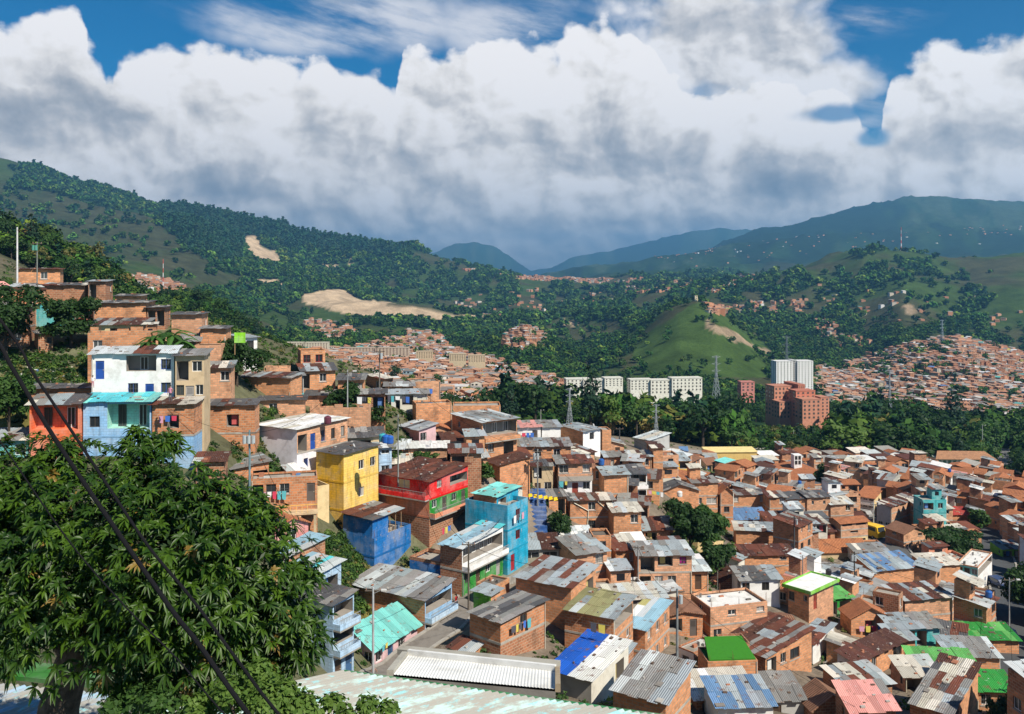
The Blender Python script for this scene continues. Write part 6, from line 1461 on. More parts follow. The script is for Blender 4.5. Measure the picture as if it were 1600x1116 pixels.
def make_tree(name, label, loc, R_, H_, pal, nq, size, seed, cat='tree', group=None, n=18, flat=.8, r0=None, mat='leaf', link=True, lean=0.0, wide=1.0, aspect=.6):
    """R_ crown radius, H_ height of the crown's middle"""
    rs = np.random.RandomState(seed); root = empty(name, loc, 0, label, cat, group)
    trunk_mb(H_ - R_ * .35, r0 or R_ * .07, R_ * .6, 6, rs, lean).build('trunk', root)
    V, Fq, Cc = crown(rs, broad_clumps(R_, H_, n, rs, wide, .8 * flat), nq, size, pal, flat, aspect=aspect)
    me = np_mesh('crown', V, Fq, [MATS[mat]], Cc); o = bpy.data.objects.new('crown', me); COL.objects.link(o); o.parent = root
    return root
def at_tree(px, py_base, Y):
    p = PX(px, py_base, Y); g = ground(p.x, p.y); return Vector((p.x, p.y, g))
def span_tree(label, pxl, pxr, pyt, pyb, Y, pal, nq=2600, size=None, seed=1, name='tree', trunkpx=None, flat=None, **kw):
    """a crown that fills the given columns and rows of the photo at its distance"""
    Yq = ray_ground((pxl + pxr) / 2, pyb + .22 * (pyb - pyt), Y * .85, Y * 1.25); Y = Yq if Yq else Y
    w = (pxr - pxl) / F * Y; h = (pyb - pyt) / F * Y; R_ = w / 2 / .92; nq = int(nq * 1.7); fl = flat or max(.45, min(1.0, h / w)); cx = ((pxl + pxr) / 2 - 800) / F * Y; cz = (HZ - (pyt + pyb) / 2) / F * Y
    g = ground(cx, Y); g = min(g, cz - h * .45)
    return make_tree(name, label, Vector((cx, Y, g)), R_, cz - g, pal, nq, size or R_ * .085, seed, flat=fl, **kw)
span_tree('round dark tree with crooked trunk on the bare slope', 72, 150, 468, 530, 104, 'dark', 3600, .26, 1)
span_tree('tall dark tree cut by the left edge below the crest house', -45, 62, 448, 545, 102, 'dark', 4200, .28, 2)
span_tree('bush covered bank tree on the left edge above the turquoise shack', -20, 48, 575, 672, 98, 'mid', 3200, .24, 3)
span_tree('bushy dark tree between the lime panel and the long grey roof', 330, 410, 528, 590, 106, 'dark', 3400, .26, 4)
span_tree('small dark tree beside the tall pole in the brick rows', 508, 562, 600, 642, 118, 'dark', 1800, .24, 5)
span_tree('small shrub tree at the terrace corner of the brick rows', 572, 606, 632, 662, 116, 'dark', 900, .2, 6)
span_tree('young tree in front of the white rimmed roof', 648, 684, 706, 726, 121, 'mid', 900, .2, 7)
span_tree('leafy tree right of the rusty red roof', 736, 772, 722, 748, 122, 'mid', 1100, .2, 8)
span_tree('shrub under the scrap roof beside the large balcony house', 690, 708, 690, 715, 114, 'mid', 500, .18, 9)
span_tree('big dark tree clump in the gully right of the pillars', 1044, 1112, 782, 862, 146, 'dark', 4200, .36, 10)
span_tree('lighter tree leaning over the gully edge', 1085, 1136, 786, 850, 150, 'mid', 2600, .34, 11)
span_tree('low dark tree on the pale rock bank in the gully', 1096, 1146, 838, 900, 140, 'dark', 2600, .3, 12)
span_tree('wide umbrella shaped tree by the valley street', 1452, 1540, 826, 872, 172, 'dark', 3600, .36, 13, flat=.42)
span_tree('dark garden tree under the broad brick house', 856, 894, 796, 838, 119, 'dark', 1300, .24, 14)
span_tree('leafy bush beside the bent zinc roof house', 944, 984, 880, 912, 107, 'dark', 1300, .22, 15)
span_tree('dark tree at the right street edge', 1570, 1640, 880, 960, 128, 'dark', 3000, .3, 16)
span_tree('bush at the bottom of the right street', 1545, 1590, 1090, 1125, 88, 'dark', 1000, .2, 17)
span_tree('tree behind the church belfry', 1276, 1312, 724, 764, 268, 'dark', 1400, .5, 18)
span_tree('tree before the long white and green building', 1505, 1540, 722, 748, 318, 'dark', 900, .5, 19)
span_tree('large tree beside the road at the right edge', 1575, 1640, 712, 768, 300, 'dark', 2200, .5, 20)
span_tree('small bright tree among the valley roofs', 1430, 1458, 788, 810, 205, 'light', 800, .3, 21)
span_tree('tree right of the red valley roof', 1515, 1546, 796, 824, 195, 'mid', 1100, .35, 22)
span_tree('round tree among the roofs left of the church', 1178, 1204, 722, 742, 285, 'mid', 700, .5, 23)
span_tree('shrub by the lane beside the turquoise house', 786, 806, 842, 866, 98, 'mid', 500, .18, 24)
# banana plants and a palm on the upper slope
def banana(loc, s, label, seed, n=9, group='banana plants on the upper slope'):
    rs = np.random.RandomState(seed); root = empty('banana_plant', loc, 0, label, 'plant', group)
    mb = MB(); mb.tube([(0, 0, -.5), (0, 0, s * .45)], [.14, .09], 'leaf', (.10, .14, .04)); mb.build('stem', root); mb = MB()
    for k in range(n):
        a = k * 2.4 + rs.uniform(-.3, .3); L_ = s * rs.uniform(.55, .8); up = rs.uniform(.35, 1.0); d = Vector((math.cos(a), math.sin(a), 0)); sd = Vector((-d.y, d.x, 0)); prev = None; cl = tuple(np.array((.035, .085, .015)) * rs.uniform(.6, 1.7))
        for q in range(6):
            t = q / 5; p = Vector((0, 0, s * .45)) + d * L_ * t * (.5 + .5 * t) + Vector((0, 0, L_ * (up * t - .95 * t * t))); w_ = .05 + .30 * math.sin(math.pi * min(1, t * .9 + .08)) * s / 4
            cur = (p - sd * w_ - Vector((0, 0, w_ * .4)), p, p + sd * w_ - Vector((0, 0, w_ * .4)))
            if prev: mb.face([prev[0], cur[0], cur[1], prev[1]], 'leaf', cl); mb.face([prev[1], cur[1], cur[2], prev[2]], 'leaf', cl)
            prev = cur
    mb.build('leaf', root); return root
for i, (px, pyb, Y, s, lb) in enumerate(((242, 552, 103, 3.4, 'banana plant with pale drooping leaves at the left of the clump'), (256, 545, 106, 3.8, 'tall banana plant in the middle of the clump'), (270, 548, 104, 3.7, 'banana plant with leaves over the small brick house'), (284, 553, 103, 2.9, 'short banana plant at the right end of the clump'), (228, 556, 101, 2.6, 'low banana plant by the stepped brick wall'))):
    banana(PX(px, pyb, Y), s, lb, 40 + i)
span_tree('dark bush behind the banana plants', 246, 306, 522, 560, 108, 'dark', 1800, .22, 46)

# mango tree in front: rosettes of long drooping leaves
MY = 15.0
def mp_(px, py, dy=0.0): return np.array(PX(px, py, MY + dy))
BL = [(115, 885, 185, 0), (265, 865, 150, -.5), (370, 900, 120, -.3), (430, 975, 88, -.2), (20, 800, 120, .3), (225, 748, 66, .2), (95, 722, 52, .4), (330, 800, 62, 0), (205, 965, 105, -.4), (-90, 860, 190, .4), (350, 1000, 72, -.5), (470, 1010, 46, -.2), (410, 835, 46, .2), (25, 925, 115, -.6), (300, 950, 105, -.8), (215, 690, 24, .3), (262, 700, 26, .3), (390, 790, 30, .2), (210, 1035, 66, -.35), (300, 1045, 66, -.5), (400, 1052, 48, -.4), (15, 1000, 50, -.2), (465, 900, 34, .1)]
rs = np.random.RandomState(77)
mt = empty('mango_tree', Vector((float(mp_(95, 1100)[0]), MY + .1, -10.6)), 0, 'large mango tree with drooping leaf rosettes at the left front', 'tree')
cen = []; axs = []
for (px, py, rp, dy) in BL:
    c = mp_(px, py, dy); r_ = rp / F * MY; n = int(16 + (rp / 20.0) ** 2 * 6.8)
    d = rotm(rs, n); d[:, 1] = np.where(d[:, 1] > .45, -d[:, 1], d[:, 1]); d[:, 2] = np.where(d[:, 2] < -.75, -d[:, 2], d[:, 2])
    P_ = c + d * r_ * rs.uniform(.45, 1.04, n)[:, None] * np.array([1, .95, 1]); A_ = d * .8 + np.array([0, -.15, .75]); cen.append(P_); axs.append(A_ / np.linalg.norm(A_, axis=1)[:, None])
cen = np.concatenate(cen); axs = np.concatenate(axs); nr_ = len(cen)
Vs = []; Fs = []; Cs = []; off = 0
KL = 12
ax = np.repeat(axs, KL, 0); ce = np.repeat(cen, KL, 0); n = len(ax)
ref = np.cross(ax, np.array([0.3, 0.9, 0.1])); ref /= np.linalg.norm(ref, axis=1)[:, None]; ref2 = np.cross(ax, ref)
ph = np.tile(np.arange(KL) * 2.39996, nr_) + np.repeat(rs.uniform(0, 6.28, nr_), KL) + rs.uniform(-.25, .25, n)
el_ = rs.uniform(.05, 1.15, n)                                          # angle above the plane of the rosette
rad = ref * np.cos(ph)[:, None] + ref2 * np.sin(ph)[:, None]; d0 = rad * np.cos(el_)[:, None] + ax * np.sin(el_)[:, None]
Ln = rs.uniform(.12, .215, n)[:, None]; wd = Ln * rs.uniform(.105, .15, n)[:, None]
side = np.cross(d0, ax); side /= np.linalg.norm(side, axis=1)[:, None] + 1e-9; upn = np.cross(side, d0)
st = []
for t, wv in ((0.0, .12), (.3, .95), (.65, .9), (1.0, .05)):
    p = ce + d0 * Ln * (t + .06) + np.array([0, 0, -1.0]) * Ln * (.5 * t * t); w_ = side * wd * wv; st.append((p - w_ + upn * wd * wv * .45, p, p + w_ + upn * wd * wv * .45))
V = np.stack([q for tr in st for q in tr], 1)                            # n,12,3
q = []
for k in range(3):
    a = k * 3; q += [(a, a + 3, a + 4, a + 1), (a + 1, a + 4, a + 5, a + 2)]
Fq = (np.arange(n)[:, None, None] * 12 + np.array(q)[None]).reshape(-1, 4)
tone = np.repeat(rs.rand(nr_) ** 1.5, KL) * .7 + rs.rand(n) * .3; tone = tone[:, None]
colr = np.array([.009, .033, .005]) * (1 - tone) + np.array([.066, .128, .009]) * tone
young = np.repeat(rs.rand(nr_) < .02, KL); colr[young] = np.array([.20, .13, .03])
org = np.array(mt.location)
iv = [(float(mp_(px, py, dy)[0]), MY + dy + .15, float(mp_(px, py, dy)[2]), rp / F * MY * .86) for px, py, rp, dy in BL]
V2, F2, C2 = crown(rs, iv, 15000, .085, 'dark', 1.0, .35, .34); C2 = C2 * .6  # inner fill leaves coloured darker, for the shade inside the crown
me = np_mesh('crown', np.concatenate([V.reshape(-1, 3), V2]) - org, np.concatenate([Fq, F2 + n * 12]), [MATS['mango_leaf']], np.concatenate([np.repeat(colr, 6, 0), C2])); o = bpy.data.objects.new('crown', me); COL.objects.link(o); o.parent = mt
mb = MB(); W2 = lambda px, py, dy=0: Vector(mp_(px, py, dy)) - Vector(org)
mb.tube([W2(85, 1180), W2(92, 1105), W2(105, 1060), W2(120, 1010, -.1), W2(135, 960)], [.42, .33, .30, .24, .18], 'bark', (1, 1, 1), 10)
for a, b_, c_, r_ in ((W2(115, 1030), W2(60, 960, .2), W2(10, 880, .3), .17), (W2(125, 1000), W2(200, 930), W2(240, 850), .16), (W2(130, 1000), W2(250, 960), W2(350, 900, -.2), .15), (W2(112, 1040), W2(230, 1020), W2(420, 980), .14), (W2(130, 960), W2(120, 850), W2(100, 760), .13), (W2(240, 880), W2(232, 800), W2(225, 730), .06), (W2(60, 960, .2), W2(-40, 930), W2(-120, 880), .1)):
    mb.tube([a, b_, c_], [r_, r_ * .65, r_ * .3], 'bark', (1, 1, 1), 8)
for k in range(70):      # inner twigs
    i = rs.randint(nr_); e = Vector(cen[i] - org); s_ = W2(*[(115, 930), (250, 900), (360, 930), (60, 860), (200, 980)][k % 5], dy=.1); m_ = s_.lerp(e, .55) + Vector((0, 0, -.1)); mb.tube([s_.lerp(e, .3), m_, e], [.035, .022, .01], 'bark', (1, 1, 1), 4)
mb.build('trunk', mt)
# small leaved tree at the foot of the picture
def small_leaf_tree(label, blobs, Y, seed, nq, size, pal='light'):
    rs = np.random.RandomState(seed); cl = []
    c0 = np.array(PX(blobs[0][0], blobs[0][1], Y)); base = Vector((c0[0], Y, c0[2] - 3.0)); root = empty('tree', base, 0, label, 'tree')
    for px, py, rp in blobs:
        c = np.array(PX(px, py, Y)) - np.array(base); cl.append((c[0], rs.uniform(-.3, .3), c[2], rp / F * Y))
    V, Fq, Cc = crown(rs, cl, nq, size, pal, 1.0, .5, .62); me = np_mesh('crown', V, Fq, [MATS['leaf']], Cc); o = bpy.data.objects.new('crown', me); COL.objects.link(o); o.parent = root
    mb = MB(); mb.tube([(0, 0, -1.5), (0, 0, 2.2)], [.12, .08], 'bark', (1, 1, 1))
    for c in cl: mb.tube([(0, 0, 1.6), (c[0], c[1], c[2])], [.06, .015], 'bark', (1, 1, 1), 5)
    mb.build('trunk', root)
small_leaf_tree('small leaved light green tree below the mango crown', [(420, 1100, 46), (350, 1108, 38), (475, 1105, 34), (515, 1118, 22), (575, 1106, 20), (605, 1116, 18), (400, 1070, 30), (310, 1118, 32), (450, 1078, 24), (545, 1122, 26), (365, 1075, 22)], 12.5, 5, 7500, .045)
small_leaf_tree('dim small leaved bush left of the tree foot', [(215, 1110, 34), (255, 1100, 34), (170, 1120, 24)], 13.5, 6, 1800, .055, 'mid')

# ------------------------------------------------------------------ forest
protos = []
PR_SPEC = [('dark', .85), ('dark', .7), ('mid', .85), ('mid', .75), ('light', .8), ('olive', .75), ('gold', .8), ('blue', 1.5)]
def proto(k, detail):
    pal, fl = PR_SPEC[k]; rs = np.random.RandomState(200 + k); nq = {0: 620, 1: 120, 2: 34, 3: 11}[detail]; sz = {0: .105, 1: .22, 2: .36, 3: .55}[detail]
    H_ = 1.25 if fl < 1 else 2.0
    cl = broad_clumps(1.0, H_, 10, rs) if fl < 1 else [(rs.uniform(-.12, .12), rs.uniform(-.12, .12), .9 + q * .33, .62 - q * .085) for q in range(6)]
    return crown(rs, cl, nq, sz, pal, .8 if fl < 1 else 1.0, .6)
PD = {d_: [proto(k, d_) for k in range(8)] for d_ in (1, 2, 3)}
srcs = []
rsn = np.random.RandomState(42)
def scatter(y0, y1, step, px0, px1, dens=1.0):
    out = []; Y = y0
    while Y < y1:
        st = step(Y); X0, X1 = (px0 - 800) / F * Y, (px1 - 800) / F * Y; n = int((X1 - X0) / st)
        X = X0 + (np.arange(n) + rsn.uniform(-.5, .5, n)) * st; YY = Y + rsn.uniform(-.5, .5, n) * st; Z = ground_np(X, YY); fo_, me2, ba_, pi2, a_, b_ = cover_masks(X, YY, Z)
        m_ = (rsn.rand(n) < np.clip(fo_ * 1.1 + (1 - fo_) * np.where(YY < 1800, .035, .005), 0, 1) * dens) & (ba_ < .5)
        out.append(np.stack([X, YY, Z, pi2, np.full(n, st)], 1)[m_]); Y += st
    return np.concatenate(out)
T = np.concatenate([scatter(345, 900, lambda Y: 5.2 + (Y - 345) * .006, -60, 1680), scatter(900, 2000, lambda Y: 7.6 + (Y - 900) * .005, -60, 1680, .9), scatter(2000, 5200, lambda Y: 13 + (Y - 2000) * .003, -60, 1680, .85)])
# keep clear of the towns, blocks and roads
px_ = 800 + T[:, 0] / T[:, 1] * F; py_ = HZ - T[:, 2] / T[:, 1] * F; keep = np.ones(len(T), bool)
for poly, y0, y1, dn, sd_ in TOWNS:
    m_ = in_poly(px_, py_, poly) & (T[:, 1] > y0) & (T[:, 1] < y1 * (1.5 if y1 < 1400 else 1.2)); keep &= ~(m_ & (rsn.rand(len(T)) < min(.985, dn * .95 if dn > .2 else .05)))
for a, b_, y0, y1 in ((1150, 1310, 500, 640), (1205, 1280, 800, 960), (880, 1095, 612, 640), (398, 580, 850, 1000), (1552, 1592, 345, 480), (645, 765, 880, 940), (585, 640, 930, 970), (1455, 1560, 345, 352)):
    keep &= ~((px_ > a) & (px_ < b_) & (T[:, 1] > y0) & (T[:, 1] < y1))
# a few meadow gaps with a line of sight to the slope above the crest houses
keep &= ~((px_ > 838) & (px_ < 955) & (T[:, 1] > 345) & (T[:, 1] < 440) & (rsn.rand(len(T)) < .85))
T = T[keep]; T = T[np.argsort(T[:, 1])]
px_ = 800 + T[:, 0] / T[:, 1] * F
kind = rsn.choice(8, len(T), p=[.3, .2, .2, .12, .07, .05, .01, .05]); kind[(T[:, 3] > .5)] = 7
kind[(T[:, 1] > 560) & ((kind == 5) | (kind == 6))] = 1
gold = (px_ > 945) & (px_ < 1075) & (T[:, 1] < 460) & (rsn.rand(len(T)) < .45); kind[gold] = rsn.choice([5, 6], gold.sum())
kind[(px_ > 780) & (px_ < 900) & (T[:, 1] < 700)] = rsn.choice([0, 1, 7], ((px_ > 780) & (px_ < 900) & (T[:, 1] < 700)).sum(), p=[.5, .3, .2])
rad_ = rsn.uniform(.6, 1.15, len(T)) * np.clip(T[:, 4] * .72, 3.6, 14)
rad_ = np.where(T[:, 1] < 900, rsn.uniform(3.0, 6.4, len(T)), rad_)
belt = (T[:, 1] < 600) & (px_ > 770); rad_ = np.where(belt, rad_ * rsn.choice([1.0, 1.3, 1.6, 1.9], len(T), p=[.35, .3, .2, .15]), rad_)
rad_ = np.where((px_ > 1150) & (px_ < 1310) & (T[:, 1] < 570), np.minimum(rad_, 3.8), rad_)
rad_ = np.where((px_ > 1440) & (T[:, 1] < 460), rad_ * .7, rad_)
# visible ones nearest to us are trees of their own
NT_IND = 262
ZC = np.full((300, 420), 1e9); ZC[:] = ZB
ind = []
for i in range(len(T)):
    if T[i, 1] > 700 or len(ind) >= NT_IND: break
    x, y, z = T[i, :3]; r_ = rad_[i]; cxp = int((800 + x / y * F) / 4); top = int((HZ - (z + 2.1 * r_) / y * F) / 4); bot = int((HZ - (z + .5 * r_) / y * F) / 4); hw = max(1, int(r_ / y * F / 4))
    a, b_, c_, d_ = max(0, cxp - hw), min(419, cxp + hw), max(0, top), min(299, bot)
    if b_ < a or d_ < c_: continue
    sub = ZC[c_:d_ + 1, a:b_ + 1]
    if sub.size and np.mean(sub > y) > .3: ind.append(i); ZC[c_:d_ + 1, a:b_ + 1] = np.minimum(sub, y)
TN = ['dark green', 'blackish green', 'mid green', 'grassy green', 'light green', 'olive', 'golden flowering', 'tall bluish']
def proto_obj(k):
    V, Fq, Cc = proto(k, 0); root = empty('forest_tree', (0, 0, -500), 0, 'x', 'tree', 'trees of the forest belt'); rs = np.random.RandomState(k)
    H_ = 1.0 if PR_SPEC[k][1] < 1 else 1.9
    trunk_mb(H_, .07, .5, 5, rs).build('trunk', root)
    me = np_mesh('crown', V, Fq, [MATS['leaf']], Cc); o = bpy.data.objects.new('crown', me); COL.objects.link(o); o.parent = root; return root
PROT = {}
LM = [(890, 330, 'lattice pylon on the meadow'), (1025, 330, 'second lattice pylon'), (1105, 290, 'yellow warehouse'), (1250, 255, 'church belfry'), (1235, 560, 'stepped terracotta block'), (1165, 640, 'small red topped block'), (1058, 620, 'wide cream block'), (960, 620, 'low white block'), (1463, 335, 'long white and green building'), (1570, 330, 'road at the right edge'), (1443, 470, 'bus on the hill road'), (1362, 430, 'road lamp in the woods'), (830, 500, 'crest house with pink roof'), (700, 700, 'middle brick quarter'), (1320, 500, 'terracotta block end'), (300, 700, 'hillside quarter with the striped mast')]
def tree_label(i, k, tk):
    x, y = T[i, 0], T[i, 1]; px = 800 + x / y * F; sz = 'broad' if rad_[i] > 5.2 else 'small' if rad_[i] < 4 else 'medium'
    for lx, ly, ln in sorted(LM, key=lambda q: ((q[0] - px) / 40) ** 2 + ((q[1] - y) / 60) ** 2)[:7]:
        rel = 'behind' if y - ly > 60 else 'in front of' if ly - y > 60 else ('right of' if px > lx else 'left of')
        for od in ('', 'second ', 'third ', 'fourth ', 'fifth '):
            lb = f"{od}{sz} {TN[k]} tree {rel} the {ln}"
            if lb not in tk: tk.add(lb); return lb
    return f"{sz} {TN[k]} tree in the forest belt"
tk = set()
for i in ind:
    k = int(kind[i]); loc = Vector((T[i, 0], T[i, 1], T[i, 2])); rz = rnd.uniform(0, 6.28); s_ = float(rad_[i]); sc = (s_ * rnd.uniform(.9, 1.1), s_ * rnd.uniform(.9, 1.1), s_ * rnd.uniform(.85, 1.15)); lb = tree_label(i, k, tk)
    if k not in PROT:
        p = proto_obj(k); PROT[k] = p; p.location = loc; p.rotation_euler = (0, 0, rz); p.scale = sc; p['label'] = lb
    else: copy_tree(PROT[k], loc, rz, sc, lb)
rest = np.ones(len(T), bool); rest[ind] = False
ri = np.where(rest)[0]
# nothing of these shows behind the near crest on the left
Vs, Fs, Cs = [], [], []; off = 0
for dlev, lo, hi in ((1, 0, 900), (2, 900, 2000), (3, 2000, 9000)):
    for k in range(8):
        sel = ri[(T[ri, 1] >= lo) & (T[ri, 1] < hi) & (kind[ri] == k)]
        if not len(sel): continue
        V0, F0, C0 = PD[dlev][k]; n = len(sel); a = rsn.uniform(0, 6.28, n); ca, sa = np.cos(a)[:, None], np.sin(a)[:, None]; s_ = rad_[sel][:, None]
        if dlev == 3: s_ = s_ * 1.0
        X = (V0[None, :, 0] * ca - V0[None, :, 1] * sa) * s_ + T[sel, 0][:, None]; Yv = (V0[None, :, 0] * sa + V0[None, :, 1] * ca) * s_ + T[sel, 1][:, None]
        Z = V0[None, :, 2] * s_ * rsn.uniform(.8, 1.15, n)[:, None] + (T[sel, 2] - .35 * rad_[sel])[:, None]
        Vs.append(np.stack([X, Yv, Z], -1).reshape(-1, 3)); Fs.append((F0[None] + (np.arange(n) * len(V0))[:, None, None]).reshape(-1, 4) + off); off += n * len(V0)
        Cs.append((C0[None] * (1.0, 1.25, 1.55)[dlev - 1] * rsn.uniform(.7, 1.3, n)[:, None, None] * np.stack([rsn.uniform(.8, 1.35, n), np.ones(n), rsn.uniform(.8, 1.1, n)], -1)[:, None, :]).reshape(-1, 3))  # farther crowns lightened in the colour, as haze would pale them
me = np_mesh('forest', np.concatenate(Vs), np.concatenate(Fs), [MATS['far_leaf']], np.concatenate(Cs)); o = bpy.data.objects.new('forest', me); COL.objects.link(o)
tag(o, 'continuous forest covering the valley and the hills', 'forest', kind='stuff')
print('trees', len(T), 'individual', len(ind), 'faces', len(me.polygons))
# weeds and shrubs on the bare banks
bp = []
for poly, n_, y0, y1 in (([(440, 835), (545, 835), (600, 890), (640, 900), (640, 955), (560, 960), (500, 900)], 900, 70, 130), ([(0, 545), (140, 560), (150, 615), (0, 650)], 500, 80, 130), ([(1040, 780), (1135, 780), (1150, 900), (1090, 920), (1040, 860)], 500, 110, 170), ([(350, 640), (520, 640), (520, 800), (380, 780)], 500, 80, 125), ([(380, 500), (470, 540), (640, 600), (700, 720), (600, 740), (480, 640), (380, 560)], 600, 100, 220)):
    xs = [p[0] for p in poly]; ys = [p[1] for p in poly]; k = 0; tr = 0
    while k < n_ and tr < 20000:
        tr += 1; px = rnd.uniform(min(xs), max(xs)); py = rnd.uniform(min(ys), max(ys))
        if not in_poly(np.array([px]), np.array([py]), poly)[0]: continue
        Y = ray_ground(px, py, y0, y1)
        if not Y: continue
        x = (px - 800) / F * Y; bp.append((x, Y, ground(x, Y), rnd.uniform(.2, .65))); k += 1
for _ in range(7000):
    Y = math.exp(rnd.uniform(math.log(60), math.log(330))); px = rnd.uniform(0, 1640); x = (px - 800) / F * Y; b_ = near_b(x, Y)
    if any(inside_h((x, Y), q, .2) for q in b_): continue
    if np.any((SP[:, 0] - x) ** 2 + (SP[:, 1] - Y) ** 2 < (SP[:, 2] + .3) ** 2): continue
    if fbm(np.array([x / 11]), np.array([Y / 11]), 3, 90)[0] < (.46 if px > 700 else .36): continue
    bp.append((x, Y, ground(x, Y), rnd.uniform(.15, .9)))
Vs, Fs, Cs = [], [], []; off = 0; rs = np.random.RandomState(9)
for (x, y, z, r_) in bp:
    pal = rs.choice(['mid', 'light', 'dark', 'olive'], p=[.35, .25, .3, .1]); V, Fq, Cc = crown(rs, [(x, y, z + r_ * .3, r_), (x + r_ * .6, y, z + r_ * .1, r_ * .7)], 34, .13 + r_ * .1, pal, .8, .3)
    Vs.append(V); Fs.append(Fq + off); Cs.append(Cc); off += len(V)
me = np_mesh('undergrowth', np.concatenate(Vs), np.concatenate(Fs), [MATS['leaf']], np.concatenate(Cs)); o = bpy.data.objects.new('undergrowth', me); COL.objects.link(o); tag(o, 'weeds and low shrubs on the banks between the houses', 'undergrowth', kind='stuff')
# litter and stones on the slopes
mb = MB()
for poly, n_, y0, y1 in (([(440, 840), (560, 850), (640, 900), (640, 960), (560, 960), (500, 900)], 260, 70, 130), ([(20, 575), (140, 575), (150, 615), (20, 620)], 160, 80, 130)):
    xs = [p[0] for p in poly]; ys = [p[1] for p in poly]
    for _ in range(n_):
        px = rnd.uniform(min(xs), max(xs)); py = rnd.uniform(min(ys), max(ys))
        if not in_poly(np.array([px]), np.array([py]), poly)[0]: continue
        Y = ray_ground(px, py, y0, y1)
        if not Y: continue
        x = (px - 800) / F * Y; z = ground(x, Y); s_ = rnd.uniform(.06, .28); a = rnd.uniform(0, 3); dx_, dy_ = math.cos(a) * s_, math.sin(a) * s_
        mb.prism([(x - dx_, Y - dy_, z + .1), (x + dy_, Y - dx_, z + .12), (x + dx_, Y + dy_, z + .2), (x - dy_, Y + dx_, z + .12)], .12, 'concrete', rnd.choice([(.6, .58, .52), (.5, .45, .35), (.7, .7, .68), (.35, .2, .12), (.1, .2, .4)]))
tag(mb.build('rubble'), 'stones and litter strewn over the banks', 'rubble', kind='stuff')
# ------------------------------------------------------------------ foreground roofs
def corrugated(mb, A, e, Le, d, Ld, nrm_up, pitch, amp, mat, col, seg=10, nper=8):
    """real corrugations: A corner, e edge direction (across), d direction of the corrugations"""
    n = int(Le / pitch * nper); rows = seg; prev = None
    for i in range(n + 1):
        u = Le * i / n; h = amp * math.cos(2 * math.pi * u / pitch); cur = []
        for j in range(rows + 1):
            v = Ld * j / rows; cur.append((A + e * u + d * v + nrm_up * h, (u, v)))
        if prev:
            for j in range(rows): mb.face([prev[j][0], prev[j + 1][0], cur[j + 1][0], cur[j][0]], mat, col, [prev[j][1], prev[j + 1][1], cur[j + 1][1], cur[j][1]])
        prev = cur
A = PX(536, 1049, 22.1); zA = A.z; B = PX(1066, 1123, 22.1 * 619 / 693.0); e = (B - A); Le = e.length; e = e.normalized()
d = Vector((-.78, -.62, .075)).normalized(); nu = e.cross(d).normalized(); nu = -nu if nu.z < 0 else nu
root = empty('near_house', A + Vector((0, -1, -3)), 0, 'near house with weathered mint corrugated roof at the bottom edge', 'house'); org0 = root.location
mb = MB(); corrugated(mb, A - org0, e, Le, d, 13, nu, .175, .036, 'mintroof', (.42, .60, .58)); mb.build('roof', root, smooth=True)
mb = MB(); a0, b0 = A - org0, B - org0; ofs = Vector((0, .03, 0))
mb.face([a0 + ofs + Vector((0, 0, -.16)), b0 + ofs + Vector((0, 0, -.16)), b0 + ofs + Vector((0, 0, -.035)), a0 + ofs + Vector((0, 0, -.035))], 'paint', (.02, .16, .05))
mb.prism([b0 + Vector((0, .17, -.035)), a0 + Vector((0, .17, -.035)), a0 + Vector((0, .035, -.035)), b0 + Vector((0, .035, -.035))][::-1], .1, 'paint', (.02, .18, .06)); mb.build('fascia', root)
mb = MB(); g_ = -6
mb.face([a0 + Vector((.2, -.3, -.3)), b0 + Vector((-.2, -.3, -.3)), b0 + Vector((-.2, -.3, g_)), a0 + Vector((.2, -.3, g_))], 'brick', BR); mb.build('wall', root)
# white panelled roof beyond it
q = [PX(615, 1054, 24.4), PX(868, 1077, 23.0), PX(868, 1049, 25.2), PX(638, 1024, 27.6)]; c0 = q[0] + Vector((0, 0, -4)); root = empty('near_house', c0, 0, 'long near roof with white corrugated panel and grey verge boards', 'house')
ql = [p - c0 for p in q]; mb = MB(); ee = (ql[1] - ql[0]); dd = (ql[3] - ql[0]); Lx = ee.length; ee = ee.normalized(); n_ = 240; prev = None
for i in range(n_ + 1):
    t = i / n_; h = .007 * math.cos(2 * math.pi * Lx * t / .09); a = ql[0].lerp(ql[1], t) + Vector((0, 0, h)); b_ = ql[3].lerp(ql[2], t) + Vector((0, 0, h))
    if prev: mb.face([prev[0], a, b_, prev[1]], 'plaster', (.76, .76, .73))
    prev = (a, b_)
mb.build('roof', root)
mb = MB()
def beam(a, b_, w_, h_, mat='wood', col=(.30, .28, .22)):
    dv = (b_ - a).normalized(); s_ = Vector((-dv.y, dv.x, 0)).normalized() * w_; mb.prism([a - s_ + Vector((0, 0, h_)), b_ - s_ + Vector((0, 0, h_)), b_ + s_ + Vector((0, 0, h_)), a + s_ + Vector((0, 0, h_))], h_ + .12, mat, col)
beam(ql[3] + Vector((-.3, .35, .05)), ql[2] + Vector((.1, .35, .05)), .16, .05, 'concrete', (.36, .34, .29)); beam(ql[0] + Vector((-.1, 0, .04)), ql[3] + Vector((-.1, 0, .04)), .09, .08, 'concrete', (.42, .40, .34)); beam(ql[1] + Vector((.06, 0, .04)), ql[2] + Vector((.06, 0, .04)), .07, .10, 'wood', (.34, .27, .18)); beam(ql[3] + Vector((0, -.0, .05)), ql[2] + Vector((0, 0, .05)), .05, .13, 'plaster', (.7, .7, .68)); mb.build('verge', root)
mb = MB()
